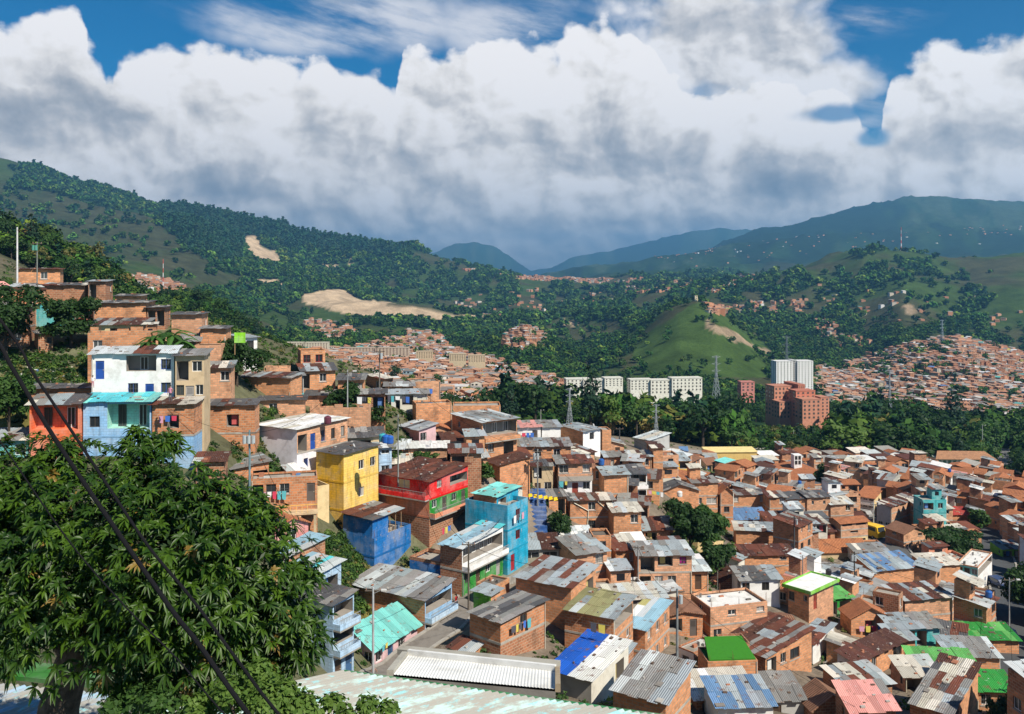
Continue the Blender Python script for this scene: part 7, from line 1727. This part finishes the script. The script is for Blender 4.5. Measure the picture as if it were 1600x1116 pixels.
for a, b_ in ((0, 1), (1, 2), (2, 3), (3, 0)): mb.face([ql[a] - Vector((0, 0, .06)), ql[b_] - Vector((0, 0, .06)), ql[b_] - Vector((0, 0, 6)), ql[a] - Vector((0, 0, 6))], 'concrete', (.3, .28, .25))
mb.build('wall', root)
# roof patch at the far left foot
root = empty('near_house', PX(60, 1180, 20), 0, 'near roof of blue grey sheets with green edge left of the mango trunk', 'house'); c0 = root.location
A = PX(-160, 1052, 21.5) - c0; mb = MB(); e2 = Vector((.98, -.19, 0)).normalized(); d2 = Vector((-.35, -.93, .12)).normalized(); n2_ = e2.cross(d2); n2_ = -n2_ if n2_.z < 0 else n2_
corrugated(mb, A, e2, 7.0, d2, 6, n2_, .175, .028, 'mintroof', (.30, .42, .55)); mb.build('roof', root, smooth=True)
mb = MB(); mb.prism([A + Vector((0, .5, -.05)), A + e2 * 5.2 + Vector((0, .5, -.05)), A + e2 * 5.2 + Vector((0, 1.4, -.1)), A + Vector((0, 1.4, -.1))], .1, 'paint', (.03, .16, .02)); mb.build('edging', root)
mb = MB(); mb.face([A + Vector((0, .3, -.2)), A + e2 * 6.9 + Vector((0, .3, -.2)), A + e2 * 6.9 + Vector((0, .3, -5)), A + Vector((0, .3, -5))], 'concrete', (.3, .28, .25)); mb.build('wall', root)

# ------------------------------------------------------------------ poles, masts, pylons
TOPS = {}
def pole(key, label, px, pyt, pyb, Y, r=.12, col=(.30, .31, .31), trafo=0, arm=True, name='utility_pole', lamp=False, gcol=None):
    b_ = PX(px, pyb, Y); h = (pyb - pyt) / F * Y; root = empty(name, b_, 0, label, 'pole', 'utility poles' if name == 'utility_pole' else None)
    mb = MB(); mb.tube([(0, 0, -1.5), (0, 0, h)], [r, r * .7], 'concrete', col, 8); mb.build('shaft', root)
    if arm:
        mb = MB(); mb.box((-.75, -.05, h - .35), (.75, .05, h - .25), 'wood', (.12, .1, .08)); mb.build('crossarm', root)
        for x in (-.65, 0, .65):
            mb = MB(); mb.tube([(x, 0, h - .25), (x, 0, h - .05)], .045, 'painted_metal', (.35, .2, .15)); mb.build('insulator', root)
    for k in range(trafo):
        mb = MB(); x = (-.45, .0, .45)[k] if trafo > 1 else .3; mb.tube([(x, -.28, h - 1.35), (x, -.28, h - .55)], .2, 'painted_metal', gcol or (.40, .44, .46), 10); mb.build('transformer', root)
    if lamp:
        mb = MB(); mb.tube([(0, 0, h - .6), (.9, -.3, h - .1)], .03, 'painted_metal', (.4, .4, .4)); mb.box((.8, -.45, h - .2), (1.3, -.2, h - .05), 'painted_metal', (.6, .6, .58)); mb.build('lamp_arm', root)
    TOPS[key] = b_ + Vector((0, 0, h - .3)); return root
pole('mast', 'tall bare white mast on the crest at the left', 27, 355, 452, 141, .16, (.66, .66, .66), arm=False, name='mast')
pole('a', 'pole crowded with a green transformer on the crest', 58, 378, 470, 139, .12, (.2, .22, .2), 2, gcol=(.08, .28, .22))
pole('b', 'blue grey pole with three transformers beside the tall white house', 390, 672, 790, 92, .13, (.16, .24, .27), 3)
pole('c', 'pale grey pole with lamp before the pink house', 583, 918, 1052, 82.5, .13, (.42, .44, .46), 0, lamp=True)
pole('d', 'thin dark pole rising over the brick rows to the town view', 593, 546, 632, 129, .11, (.16, .15, .13), 1)
pole('e', 'pale pole in the dark tree of the brick rows', 543, 578, 642, 121, .1, (.34, .36, .36), lamp=True)
pole('f', 'thin pole left of the pink house with rusty sheets', 622, 648, 735, 110, .1, (.25, .27, .27))
pole('g', 'dark pole in front of the green walled house on the lane', 732, 847, 935, 97, .11, (.12, .1, .08))
pole('h', 'transformer pole beside the shuttered attic house', 840, 702, 790, 123, .12, (.3, .31, .3), 2)
pole('i', 'short black pole with wide crossarm before the pale warehouse', 968, 668, 705, 172, .15, (.07, .07, .07))
pole('j', 'slim pole at the corner of the two storey house with magenta shutter', 997, 852, 925, 110, .1, (.3, .3, .3))
pole('k', 'thick tall grey pole right of the yellow and blue roof', 1058, 920, 1060, 87, .15, (.20, .22, .23), 1)
pole('l', 'black pole in the roofs left of the orange tile roof', 1241, 806, 878, 148, .14, (.07, .08, .09), 1)
pole('m', 'black pole knotted with cables in the lower valley roofs', 1335, 862, 912, 138, .13, (.06, .06, .06), 2)
pole('n', 'tall pale pole beside the yellow truck', 1365, 786, 852, 186, .14, (.40, .42, .42), lamp=True)
pole('o', 'lamp pole before the turquoise house at the right street', 1577, 903, 985, 124, .11, (.34, .36, .37), lamp=True)
pole('p', 'pale pole at the bottom right corner', 1583, 1062, 1130, 93, .12, (.42, .44, .44))
pole('q', 'thin pole in front of the maroon gable roof', 1121, 893, 940, 112, .08, (.15, .14, .12), arm=False)
pole('r', 'slim pole behind the bright green slab rim', 1254, 868, 915, 128, .09, (.2, .2, .22), arm=False)
for i, (px, pyt, pyb, Y, lb) in enumerate(((952, 640, 668, 360, 'small lamp pole on the meadow by the crest'), (1363, 670, 700, 420, 'lamp pole at the forest road bend'), (1338, 672, 702, 430, 'shorter lamp pole left of the road bend'), (1535, 664, 712, 395, 'tall lamp pole beside the right road'), (1240, 672, 700, 440, 'faint lamp pole in the dark trees'), (845, 640, 668, 350, 'pale lamp pole by the town trees'), (1536, 720, 748, 330, 'lamp pole near the zebra crossing'))):
    pole('L%d' % i, lb, px, pyt, pyb, Y, .13, (.5, .52, .52), arm=False, lamp=True, name='street_lamp')
def pylon(label, px, pyt, pyb, Y, wf=.15, col=(.30, .33, .36), arms=(.98, .84, .7), name='pylon', stripes=False):
    b_ = PX(px, pyb, Y); h = (pyb - pyt) / F * Y; g = ground(b_.x, b_.y); root = empty(name, Vector((b_.x, b_.y, min(g, b_.z))), R(20), label, 'pylon' if name == 'pylon' else 'mast', None)
    h = b_.z + h - root.location.z; hb = h * wf; t = max(.07, Y * .00022); mb = MB()
    wf_ = lambda z: hb * (1 - .85 * min(1, z / (h * .7))) if z < h * .7 else hb * .15
    n = 9 if name == 'pylon' else 8
    for k in range(n):
        z0, z1 = h * k / n, h * (k + 1) / n; a, b2 = wf_(z0) / 2, wf_(z1) / 2; cl = col if not stripes else ((.55, .08, .06) if k % 2 else (.7, .68, .66))
        c0 = [(-a, -a, z0), (a, -a, z0), (a, a, z0), (-a, a, z0)]; c1 = [(-b2, -b2, z1), (b2, -b2, z1), (b2, b2, z1), (-b2, b2, z1)]
        for i in range(4):
            j = (i + 1) % 4; mb.tube([c0[i], c1[i]], t, 'painted_metal', cl, 4); mb.tube([c0[i], c1[j]], t * .7, 'painted_metal', cl, 4); mb.tube([c0[j], c1[i]], t * .7, 'painted_metal', cl, 4)
    mb.build('lattice', root)
    if name == 'pylon':
        for f_ in arms:
            am = MB(); z = h * f_; am.tube([(-h * .1, 0, z), (0, 0, z + h * .02), (h * .1, 0, z)], t, 'painted_metal', col, 4); am.tube([(-h * .1, 0, z), (0, 0, z - h * .03), (h * .1, 0, z)], t * .8, 'painted_metal', col, 4); am.build('crossarm', root)
    return root
pylon('lattice pylon on the meadow beyond the pink roofed crest house', 890, 607, 668, 330)
pylon('lattice pylon in the golden trees beyond the crest', 1025, 632, 700, 330)
pylon('distant lattice pylon at the foot of the green hill', 1119, 556, 600, 800)
pylon('thin dark pylon on the far side of the green hill', 1229, 525, 560, 1050, col=(.12, .15, .17))
pylon('narrow lattice pylon before the right hand quarter', 1390, 578, 640, 560, .09)
pylon('far small pylon on the dark right hill', 1472, 500, 524, 1500, col=(.2, .25, .28))
pylon('red and white striped mast over the left hillside quarter', 255, 405, 452, 1090, .04, name='striped_mast', stripes=True)
pylon('red and white striped mast on the right hilltop', 1408, 355, 392, 2860, .03, name='striped_mast', stripes=True)

# ------------------------------------------------------------------ cables
def cable(a, b_, sag, r, label, group='overhead cables', n=14):
    mb = MB(); c = a.lerp(b_, .5); pts = []
    for k in range(n + 1):
        t = k / n; pts.append(a.lerp(b_, t) - c - Vector((0, 0, sag * 4 * t * (1 - t))))
    mb.tube(pts, r, 'rubber', (.012, .012, .012), 5); o = mb.build('cable', loc=c); tag(o, label, 'cable', group); return o
def hang(pts, r, label):
    o0 = Vector(pts[0]); mb = MB(); P_ = []
    for i in range(len(pts) - 1):
        p0, p1, p2, p3 = pts[max(i - 1, 0)], pts[i], pts[i + 1], pts[min(i + 2, len(pts) - 1)]
        for k in range(6):
            t = k / 6; P_.append(.5 * ((2 * p1) + (p2 - p0) * t + (2 * p0 - 5 * p1 + 4 * p2 - p3) * t * t + (3 * p1 - p0 - 3 * p2 + p3) * t ** 3) - o0)
    P_.append(pts[-1] - o0); mb.tube(P_, r, 'rubber', (.01, .01, .012), 8); o = mb.build('cable', loc=o0); tag(o, label, 'cable')
hang([PX(-900, -260, 9), PX(-300, 120, 7.4), PX(-40, 478, 6.9), PX(22, 580, 6.7), PX(73, 665, 6.5), PX(135, 760, 6.2), PX(262, 944, 5.8), PX(311, 1007, 5.6), PX(390, 1118, 5.4), PX(560, 1330, 5)], .0150, 'thick black cable running down across the mango tree')
hang([PX(-900, -260, 10), PX(-300, 130, 8.2), PX(-10, 486, 7.6), PX(50, 580, 7.4), PX(93, 645, 7.2), PX(169, 760, 7.0), PX(232, 854, 6.8), PX(300, 936, 6.6), PX(375, 1037, 6.4), PX(437, 1118, 6.2), PX(620, 1330, 6)], .0115, 'thinner upper black cable running beside the thick one')
hang([PX(-500, 250, 10), PX(-60, 615, 9.5), PX(0, 690, 9.4), PX(105, 842, 9.2), PX(195, 947, 9), PX(277, 1030, 8.8), PX(345, 1110, 8.6), PX(520, 1300, 8)], .008, 'faint lowest cable half lost in the mango leaves')
PAIRS = [('mast', 'a', .3), ('b', 'c', 3.0), ('c', 'g', 1.2), ('d', 'e', .8), ('d', 'h', 2.5), ('e', 'f', 1.2), ('f', 'g', 2.5), ('h', 'i', 2.0), ('h', 'j', 2.5), ('j', 'k', 1.5), ('k', 'q', 1.0), ('q', 'r', .8), ('r', 'm', 1.2), ('l', 'n', 1.2), ('m', 'l', 1.0), ('m', 'o', 2.5), ('o', 'p', 1.5), ('b', 'e', 2.0), ('h', 'g', 2.2), ('g', 'j', 2.4)]
NMK = dict(mast='white mast', a='green transformer pole', b='three transformer pole', c='pale lamp pole by the pink house', d='thin dark pole', e='pale pole in the dark tree', f='thin pole by the pink house', g='dark lane pole', h='attic house transformer pole', i='black warehouse pole', j='magenta shutter pole', k='thick grey pole', l='black pole by the tiles', m='knotted black pole', n='truck side pole', o='street lamp pole', p='corner pole', q='maroon roof pole', r='green rim pole')
for a, b_, s_ in PAIRS:
    cable(TOPS[a], TOPS[b_], s_, .022, ' '.join(f'black cable from the {NMK[a]} to the {NMK[b_]}'.split()[:16]))
DROP = [('b', 60), ('b', 120), ('c', 40), ('c', 80), ('d', 30), ('f', 60), ('g', 70), ('h', 30), ('h', 90), ('j', 30), ('k', 60), ('k', 120), ('m', 40), ('m', 90), ('l', 50), ('o', 30), ('c', 130), ('i', 60)]
for i, (a, ang) in enumerate(DROP):
    p = TOPS[a]; q = sorted(H, key=lambda h_: abs(((h_['C'] - p).to_2d().length) - 9 - i % 4 * 2))[i % 3]; e_ = q['C'] + Vector((q['rv'][0], q['rv'][1], 0)) * q['w'] * .3 + Vector((0, 0, q['h'] - .2))
    cable(p, e_, .6, .016, ' '.join(f"thin cable from the {NMK[a]} to the {q['short'] or 'mint roofed room'}".split()[:16]), 'service cables')

# ------------------------------------------------------------------ people, washing, tanks, vehicles
def person(loc, label, top, bottom, hair=(.02, .015, .012), rz=0.0, h=1.68, skirt=False, arm=0.2):
    root = empty('person', loc, rz, label, 'person'); k = h / 1.7
    J = {'pelvis': (0, 0, .92, .13), 'waist': (0, 0, 1.08, .115), 'chest': (0, 0, 1.30, .14), 'neck': (0, 0, 1.47, .055), 'chin': (0, -.01, 1.53, .07), 'head': (0, 0, 1.62, .085), 'crown': (0, .005, 1.69, .06),
         'hl': (-.09, 0, .86, .09), 'kl': (-.10, -.02, .48, .062), 'al': (-.10, .01, .08, .04), 'tl': (-.105, -.13, .03, .035), 'hr': (.09, 0, .86, .09), 'kr': (.11, -.05, .48, .062), 'ar': (.12, .04, .08, .04), 'tr': (.125, -.10, .03, .035),
         'sl': (-.18, 0, 1.40, .058), 'el': (-.25, .02, 1.12, .043), 'wl': (-.27, -.06, .88, .03), 'sr': (.18, 0, 1.40, .058), 'er': (.26 + arm * .3, .0, 1.12 + arm * .2, .043), 'wr': (.24 + arm * .3, -.16, .92 + arm * .6, .03)}
    E = [('pelvis', 'waist'), ('waist', 'chest'), ('chest', 'neck'), ('neck', 'chin'), ('chin', 'head'), ('head', 'crown'), ('pelvis', 'hl'), ('hl', 'kl'), ('kl', 'al'), ('al', 'tl'), ('pelvis', 'hr'), ('hr', 'kr'), ('kr', 'ar'), ('ar', 'tr'), ('chest', 'sl'), ('sl', 'el'), ('el', 'wl'), ('chest', 'sr'), ('sr', 'er'), ('er', 'wr')]
    for s_, w_ in (('l', 'wl'), ('r', 'wr')):
        x, y, z, _ = J[w_]; J['p' + s_] = (x, y - .02, z - .07, .03); E.append((w_, 'p' + s_))
        for f_ in range(5):
            fx = (f_ - 1.5) * .018 if f_ < 4 else (-.04 if s_ == 'r' else .04); J[f'f{s_}{f_}'] = (x + fx, y - .03, z - (.13 if f_ < 4 else .09) - .01 * (f_ in (1, 2)), .010); E.append(('p' + s_, f'f{s_}{f_}'))
    keys = list(J); me = bpy.data.meshes.new('body'); me.from_pydata([tuple(c * k for c in J[q][:3]) for q in keys], [(keys.index(a), keys.index(b_)) for a, b_ in E], [])
    o = bpy.data.objects.new('body', me); COL.objects.link(o); m_ = o.modifiers.new('skin', 'SKIN'); o.modifiers.new('sub', 'SUBSURF').levels = 1
    for i, q in enumerate(keys): me.skin_vertices[0].data[i].radius = (J[q][3] * k,) * 2
    me.skin_vertices[0].data[0].use_root = True
    dg = bpy.context.evaluated_depsgraph_get(); ev = bpy.data.meshes.new_from_object(o.evaluated_get(dg)); o.modifiers.clear(); o.data = ev
    ev.materials.clear(); ev.materials.append(MATS['skin']); n = len(ev.polygons); z = np.array([p.center.z / k for p in ev.polygons]); x = np.array([p.center.x / k for p in ev.polygons])
    cl = np.tile(np.array((.30, .16, .10)), (n, 1)); cl[(z < 1.44) & (z > .93) & (np.abs(x) < .24)] = top; cl[(z <= .93) & (z > .1) & (np.abs(x) < .2)] = bottom; cl[z < .09] = (.05, .04, .04)
    a = ev.attributes.new('Col', 'FLOAT_COLOR', 'FACE'); a.data.foreach_set('color', np.concatenate([cl, np.ones((n, 1))], 1).astype(np.float32).ravel()); o.parent = root
    ev.polygons.foreach_set('use_smooth', np.ones(n, bool))
    hb = MB(); rings = []
    for i in range(5):
        t = i / 4 * math.pi * .55; rings.append([(math.sin(t) * .098 * k * math.cos(u * math.pi / 5), .012 * k + math.sin(t) * .105 * k * math.sin(u * math.pi / 5) + .012, (1.63 + math.cos(t) * .105) * k) for u in range(10)])
    for A_, B_ in zip(rings[:-1], rings[1:]):
        for u in range(10): hb.face([A_[u], B_[u], B_[(u + 1) % 10], A_[(u + 1) % 10]], 'cloth', hair)
    hb.build('hair', root, smooth=True)
    fb = MB()
    for ex in (-.03, .03): fb.box(((ex - .011) * k, -.088 * k, 1.61 * k), ((ex + .011) * k, -.078 * k, 1.622 * k), 'skin', (.02, .02, .02))
    fb.box((-.011 * k, -.105 * k, 1.575 * k), (.011 * k, -.08 * k, 1.60 * k), 'skin', (.3, .16, .1)); fb.box((-.022 * k, -.086 * k, 1.545 * k), (.022 * k, -.076 * k, 1.553 * k), 'skin', (.25, .07, .06)); fb.build('face', root)
    if skirt:
        sb = MB(); r0, r1 = .15 * k, .25 * k
        for u in range(12):
            a0, a1 = u * math.pi / 6, (u + 1) * math.pi / 6; sb.face([(r0 * math.cos(a0), r0 * math.sin(a0), 1.0 * k), (r0 * math.cos(a1), r0 * math.sin(a1), 1.0 * k), (r1 * math.cos(a1), r1 * math.sin(a1), .5 * k), (r1 * math.cos(a0), r1 * math.sin(a0), .5 * k)][::-1], 'cloth', bottom)
        sb.build('skirt', root)
    return root
def gp(px, py, y0=60, y1=200):
    return at_px(px, py, y0, y1)
person(gp(600, 1066) + Vector((-.9, -.6, .1)), 'person in a white skirt on the lane beside the pink house', (.30, .18, .14), (.70, .70, .70), skirt=True, rz=.3)
person(PX(48, 517, 127.5), 'person in white shirt standing on the terrace of the turquoise walled house', (.7, .7, .7), (.03, .03, .05), rz=-.4)
person(PX(145, 606, 94), 'small person in a white top at the foot of the bare slope', (.7, .68, .68), (.5, .2, .25), rz=.2, h=1.3)
person(PX(713, 952, 98.4), 'person in a red shirt on the lane by the doorways', (.45, .02, .03), (.04, .05, .1), rz=1.0)
person(PX(266, 628, 91), 'person in a pink top in front of the cream two storey house', (.6, .25, .35), (.1, .1, .12), rz=-.2)
def washing(a, b_, n, label, seed):
    r_ = random.Random(seed); c = a.lerp(b_, .5); root = empty('washing_line', c, 0, label, 'washing line', 'washing lines'); mb = MB(); mb.tube([a - c, b_ - c], .012, 'painted_metal', (.2, .2, .2), 4); mb.build('line', root)
    dv = (b_ - a); L_ = dv.length; dv = dv.normalized(); u = .15
    for k in range(n):
        w_ = r_.uniform(.35, .7); h_ = r_.uniform(.5, 1.0); p = a - c + dv * u
        if u + w_ > L_: break
        mb = MB(); q = [p, p + dv * w_, p + dv * w_ * .95 + Vector((0, -.06, -h_)), p + dv * w_ * .06 + Vector((0, -.03, -h_ * .95))]; mb.prism([x + Vector((0, .01, 0)) for x in q], .0, 'cloth', r_.choice([(.7, .7, .7), (.05, .15, .5), (.55, .05, .1), (.1, .4, .45), (.6, .5, .1), (.6, .3, .4), (.08, .08, .1)])); mb.build('garment', root); u += w_ + r_.uniform(.05, .25)
washing(PX(604, 618, 119), PX(640, 620, 119), 7, 'washing line full of shirts on the open brick gallery', 1)
washing(PX(556, 620, 117), PX(580, 621, 117), 5, 'washing line on the dirty upper gallery', 2)
washing(PX(690, 826, 104), PX(706, 820, 106), 4, 'pale washing hanging below the green storey of the red house', 3)
washing(PX(596, 1012, 85.8), PX(606, 1003, 86.8), 3, 'red and blue washing beside the door of the pink house', 4)
washing(PX(920, 972, 82.6), PX(952, 978, 82), 4, 'washing in the open loft under the olive roof', 5)
washing(PX(872, 752, 129), PX(890, 752, 129), 4, 'washing on the white flowered balcony', 6)
washing(PX(1012, 766, 139), PX(1040, 770, 139), 6, 'colourful washing right of the flower balcony', 7)
k_ = 0
for q in sorted(H, key=lambda q: hash_str(q['label'])):
    if k_ >= 12 or q['w'] < 4 or not q.get('short') or q['Y'] > 160: continue
    z_ = q['h'] * (1 - .35 / q['fl']); P2 = lambda a, o_: q['C'] + Vector((q['rv'][0] * a - q['lv'][0] * o_, q['rv'][1] * a - q['lv'][1] * o_, z_)); a_ = q['w'] * .15
    washing(P2(a_, .35), P2(a_ + min(3.2, q['w'] * .6), .35), 6, f"washing line on the front of the {q['short']}", 100 + k_); k_ += 1
def tank(loc, col, label, r_=.45, h_=.9):
    root = empty('water_tank', loc, 0, label, 'water tank', 'water tanks on the roofs'); mb = MB(); mb.tube([(0, 0, 0), (0, 0, h_ * .15), (0, 0, h_ * .85), (0, 0, h_)], [r_ * .92, r_, r_, r_ * .6], 'painted_metal', col, 14); mb.build('drum', root); mb = MB(); mb.tube([(0, 0, h_), (0, 0, h_ + .08)], [r_ * .35, r_ * .3], 'painted_metal', tuple(c * .7 for c in col), 10); mb.build('lid', root)
for px, py, Y, cl, lb in ((603, 692, 103, (.02, .12, .45), 'blue water drum on the roof left of the lilac house'), (609, 693, 103, (.02, .10, .40), 'second blue water drum beside the first'), (598, 690, 103.4, (.05, .35, .4), 'turquoise water drum left of the blue drums'), (1166, 858, 149, (.7, .7, .7), 'white water tank above the broken tile wall'), (1172, 858, 149, (.66, .66, .66), 'second white water tank above the broken tile wall'), (1062, 776, 149, (.7, .7, .68), 'white tank on the roof near the gully'), (512, 662, 109, (.12, .03, .05), 'dark red drum on the flat white roof')):
    tank(PX(px, py, Y), cl, lb)
ri_ = 0
for q in IND[::7]:
    if ri_ >= 14 or q['w'] < 4: continue
    p_ = q['C'] + Vector((q['rv'][0] * q['w'] * .75 + q['lv'][0] * .6, q['rv'][1] * q['w'] * .75 + q['lv'][1] * .6, q['h'] + .12 + (q['roof'][2] * .3 if q['roof'][0] != 'flat' else 0)))
    nm_ = [w_ for w_ in q['label'].split()]
    tank(p_, [(.02, .02, .025), (.02, .10, .35), (.6, .6, .58)][ri_ % 3], ' '.join(([['black', 'blue', 'white'][ri_ % 3], 'tank', 'on', 'the'] + nm_)[:16])); ri_ += 1
def vehicle(name, label, cat, loc, rz, L_, W_, H_, col, cab=.3, boxy=False):
    root = empty(name, loc, rz, label, cat); mb = MB(); w = W_ / 2
    prof = [(0, .35), (0, H_ * .55), (L_ * .14, H_ * .6), (L_ * .28, H_), (L_ * .86, H_), (L_, H_ * .62), (L_, .35)] if not boxy else [(0, .4), (0, H_ * .5), (L_ * .05, H_ * .96), (L_ * .1, H_), (L_, H_), (L_, .4)]
    n = len(prof)
    for i in range(n):
        a, b_ = prof[i], prof[(i + 1) % n]; mb.face([(a[0], -w, a[1]), (a[0], w, a[1]), (b_[0], w, b_[1]), (b_[0], -w, b_[1])], 'painted_metal', col)
    mb.face([(p[0], -w, p[1]) for p in prof[::-1]], 'painted_metal', col); mb.face([(p[0], w, p[1]) for p in prof], 'painted_metal', col); mb.build('body', root)
    for y in (-w - .01, w + .01):
        mb = MB(); z0, z1 = H_ * .62, H_ * .9
        x0, x1 = (L_ * .26, L_ * .84) if not boxy else (L_ * .1, L_ * .94)
        q = [(x0 - .0, y, z0), (x1, y, z0), (x1 - .1, y, z1), (x0 + .15, y, z1)]; mb.face(q, 'glass', (.03, .04, .05)); mb.build('side_window', root)
    mb = MB(); mb.face([(L_ * .15 if not boxy else -.01, -w * .85, H_ * .62), (L_ * .15 if not boxy else -.01, w * .85, H_ * .62), (L_ * .27 if not boxy else L_ * .045, w * .8, H_ * .95), (L_ * .27 if not boxy else L_ * .045, -w * .8, H_ * .95)], 'glass', (.03, .04, .05)); mb.build('windscreen', root)
    for x in (L_ * .2, L_ * .8):
        for y in (-w, w):
            mb = MB(); mb.tube([(x, y - .1, .33), (x, y + .1, .33)], .33, 'painted_metal', (.02, .02, .02), 12); wh = mb.build('wheel', root); mb = MB(); s_ = -1 if y < 0 else 1; mb.tube([(x, y + s_ * .1, .33), (x, y + s_ * .12, .33)], .17, 'painted_metal', (.4, .4, .4), 8); mb.build('rim', wh)
def vs_(px, Y, dz=.15): p = at_Y(px, Y); p.z += dz; return p
vehicle('truck', 'yellow lorry on the valley street below the tall pale pole', 'truck', vs_(1378, 183), R(118), 6.5, 2.3, 2.6, (.80, .48, .02), boxy=True)
vehicle('parked_car', 'white car on the right road before the trees', 'car', vs_(1564, 328), R(95), 4.2, 1.7, 1.45, (.7, .7, .7))
vehicle('bus', 'small white bus on the hill road in the woods', 'bus', vs_(1440, 480, .6), R(30), 7, 2.2, 2.8, (.7, .68, .62), boxy=True)
vehicle('parked_car', 'silver car parked at the kerb of the right street', 'car', vs_(1588, 130), R(100), 4.1, 1.7, 1.45, (.35, .37, .4))
vehicle('parked_car', 'dark blue car further up the right street', 'car', vs_(1574, 152), R(100), 4.1, 1.7, 1.45, (.03, .05, .12))
vehicle('parked_car', 'grey car on the street by the curved balcony building', 'car', vs_(1362, 212), R(115), 4.1, 1.7, 1.45, (.3, .3, .3))
# yellow flags on a line and the lime panel
root = empty('awning', PX(826, 790, 123), 0, 'yellow cloth awning over the blue steps', 'awning'); mb = MB()
for k in range(6): mb.prism([(k * .7, -.2, 1.2 - .1 * k), (k * .7 + .55, -.1, 1.3 - .1 * k), (k * .7 + .5, .8, 1.5 - .1 * k), (k * .7, .8, 1.4 - .1 * k)], .02, 'cloth', (.80, .55, .02))
mb.build('cloth', root)
root = empty('panel', PX(366, 536, 112), 0, 'lime green sheet panel beside the white hut', 'panel'); mb = MB(); mb.box((0, 0, 0), (1.4, .06, 1.3), 'paint', (.30, .75, .03)); mb.build('sheet', root); mb = MB(); mb.box((0, .065, -1.5), (.1, .16, 1.3), 'wood', (.3, .2, .1)); mb.build('post', root)
# pale rock face in the gully
mb = MB(); rr = random.Random(3); c = PX(1100, 905, 138)
g2 = [[Vector(((i - 4) * .9 + rr.uniform(-.3, .3), rr.uniform(-.6, .6) + abs(i - 4) * .3 + j * .25, -1 + j * 1.0 + rr.uniform(-.2, .2))) for j in range(7)] for i in range(9)]
for i in range(8):
    for j in range(6): mb.face([g2[i][j], g2[i + 1][j], g2[i + 1][j + 1], g2[i][j + 1]], 'concrete', (.60, .45, .22) if (i + j) % 3 else (.45, .33, .17))
tag(mb.build('rock_face', loc=c), kind='structure')
# ------------------------------------------------------------------ air
def add_haze(dens):
    mb = MB(); zt = float(TZ.max()) + 12; zb = float(TZ.min()) - 5
    mb.box((-17500, -60, zb), (32500, 24200, zt), 'haze', (1, 1, 1)); o = mb.build('haze'); tag(o, kind='stuff')
m = bpy.data.materials.new('haze'); m.use_nodes = True; MATS['haze'] = m
t_ = NT(m.node_tree)
for n in list(t_.n): t_.n.remove(n)
out = t_.node('ShaderNodeOutputMaterial'); pv = t_.node('ShaderNodeVolumePrincipled')
pv.inputs['Color'].default_value = (0.22, 0.58, 1.0, 1); pv.inputs['Density'].default_value = 0.000078; pv.inputs['Anisotropy'].default_value = 0.2
t_.l.new(pv.outputs[0], out.inputs['Volume'])
add_haze(0)
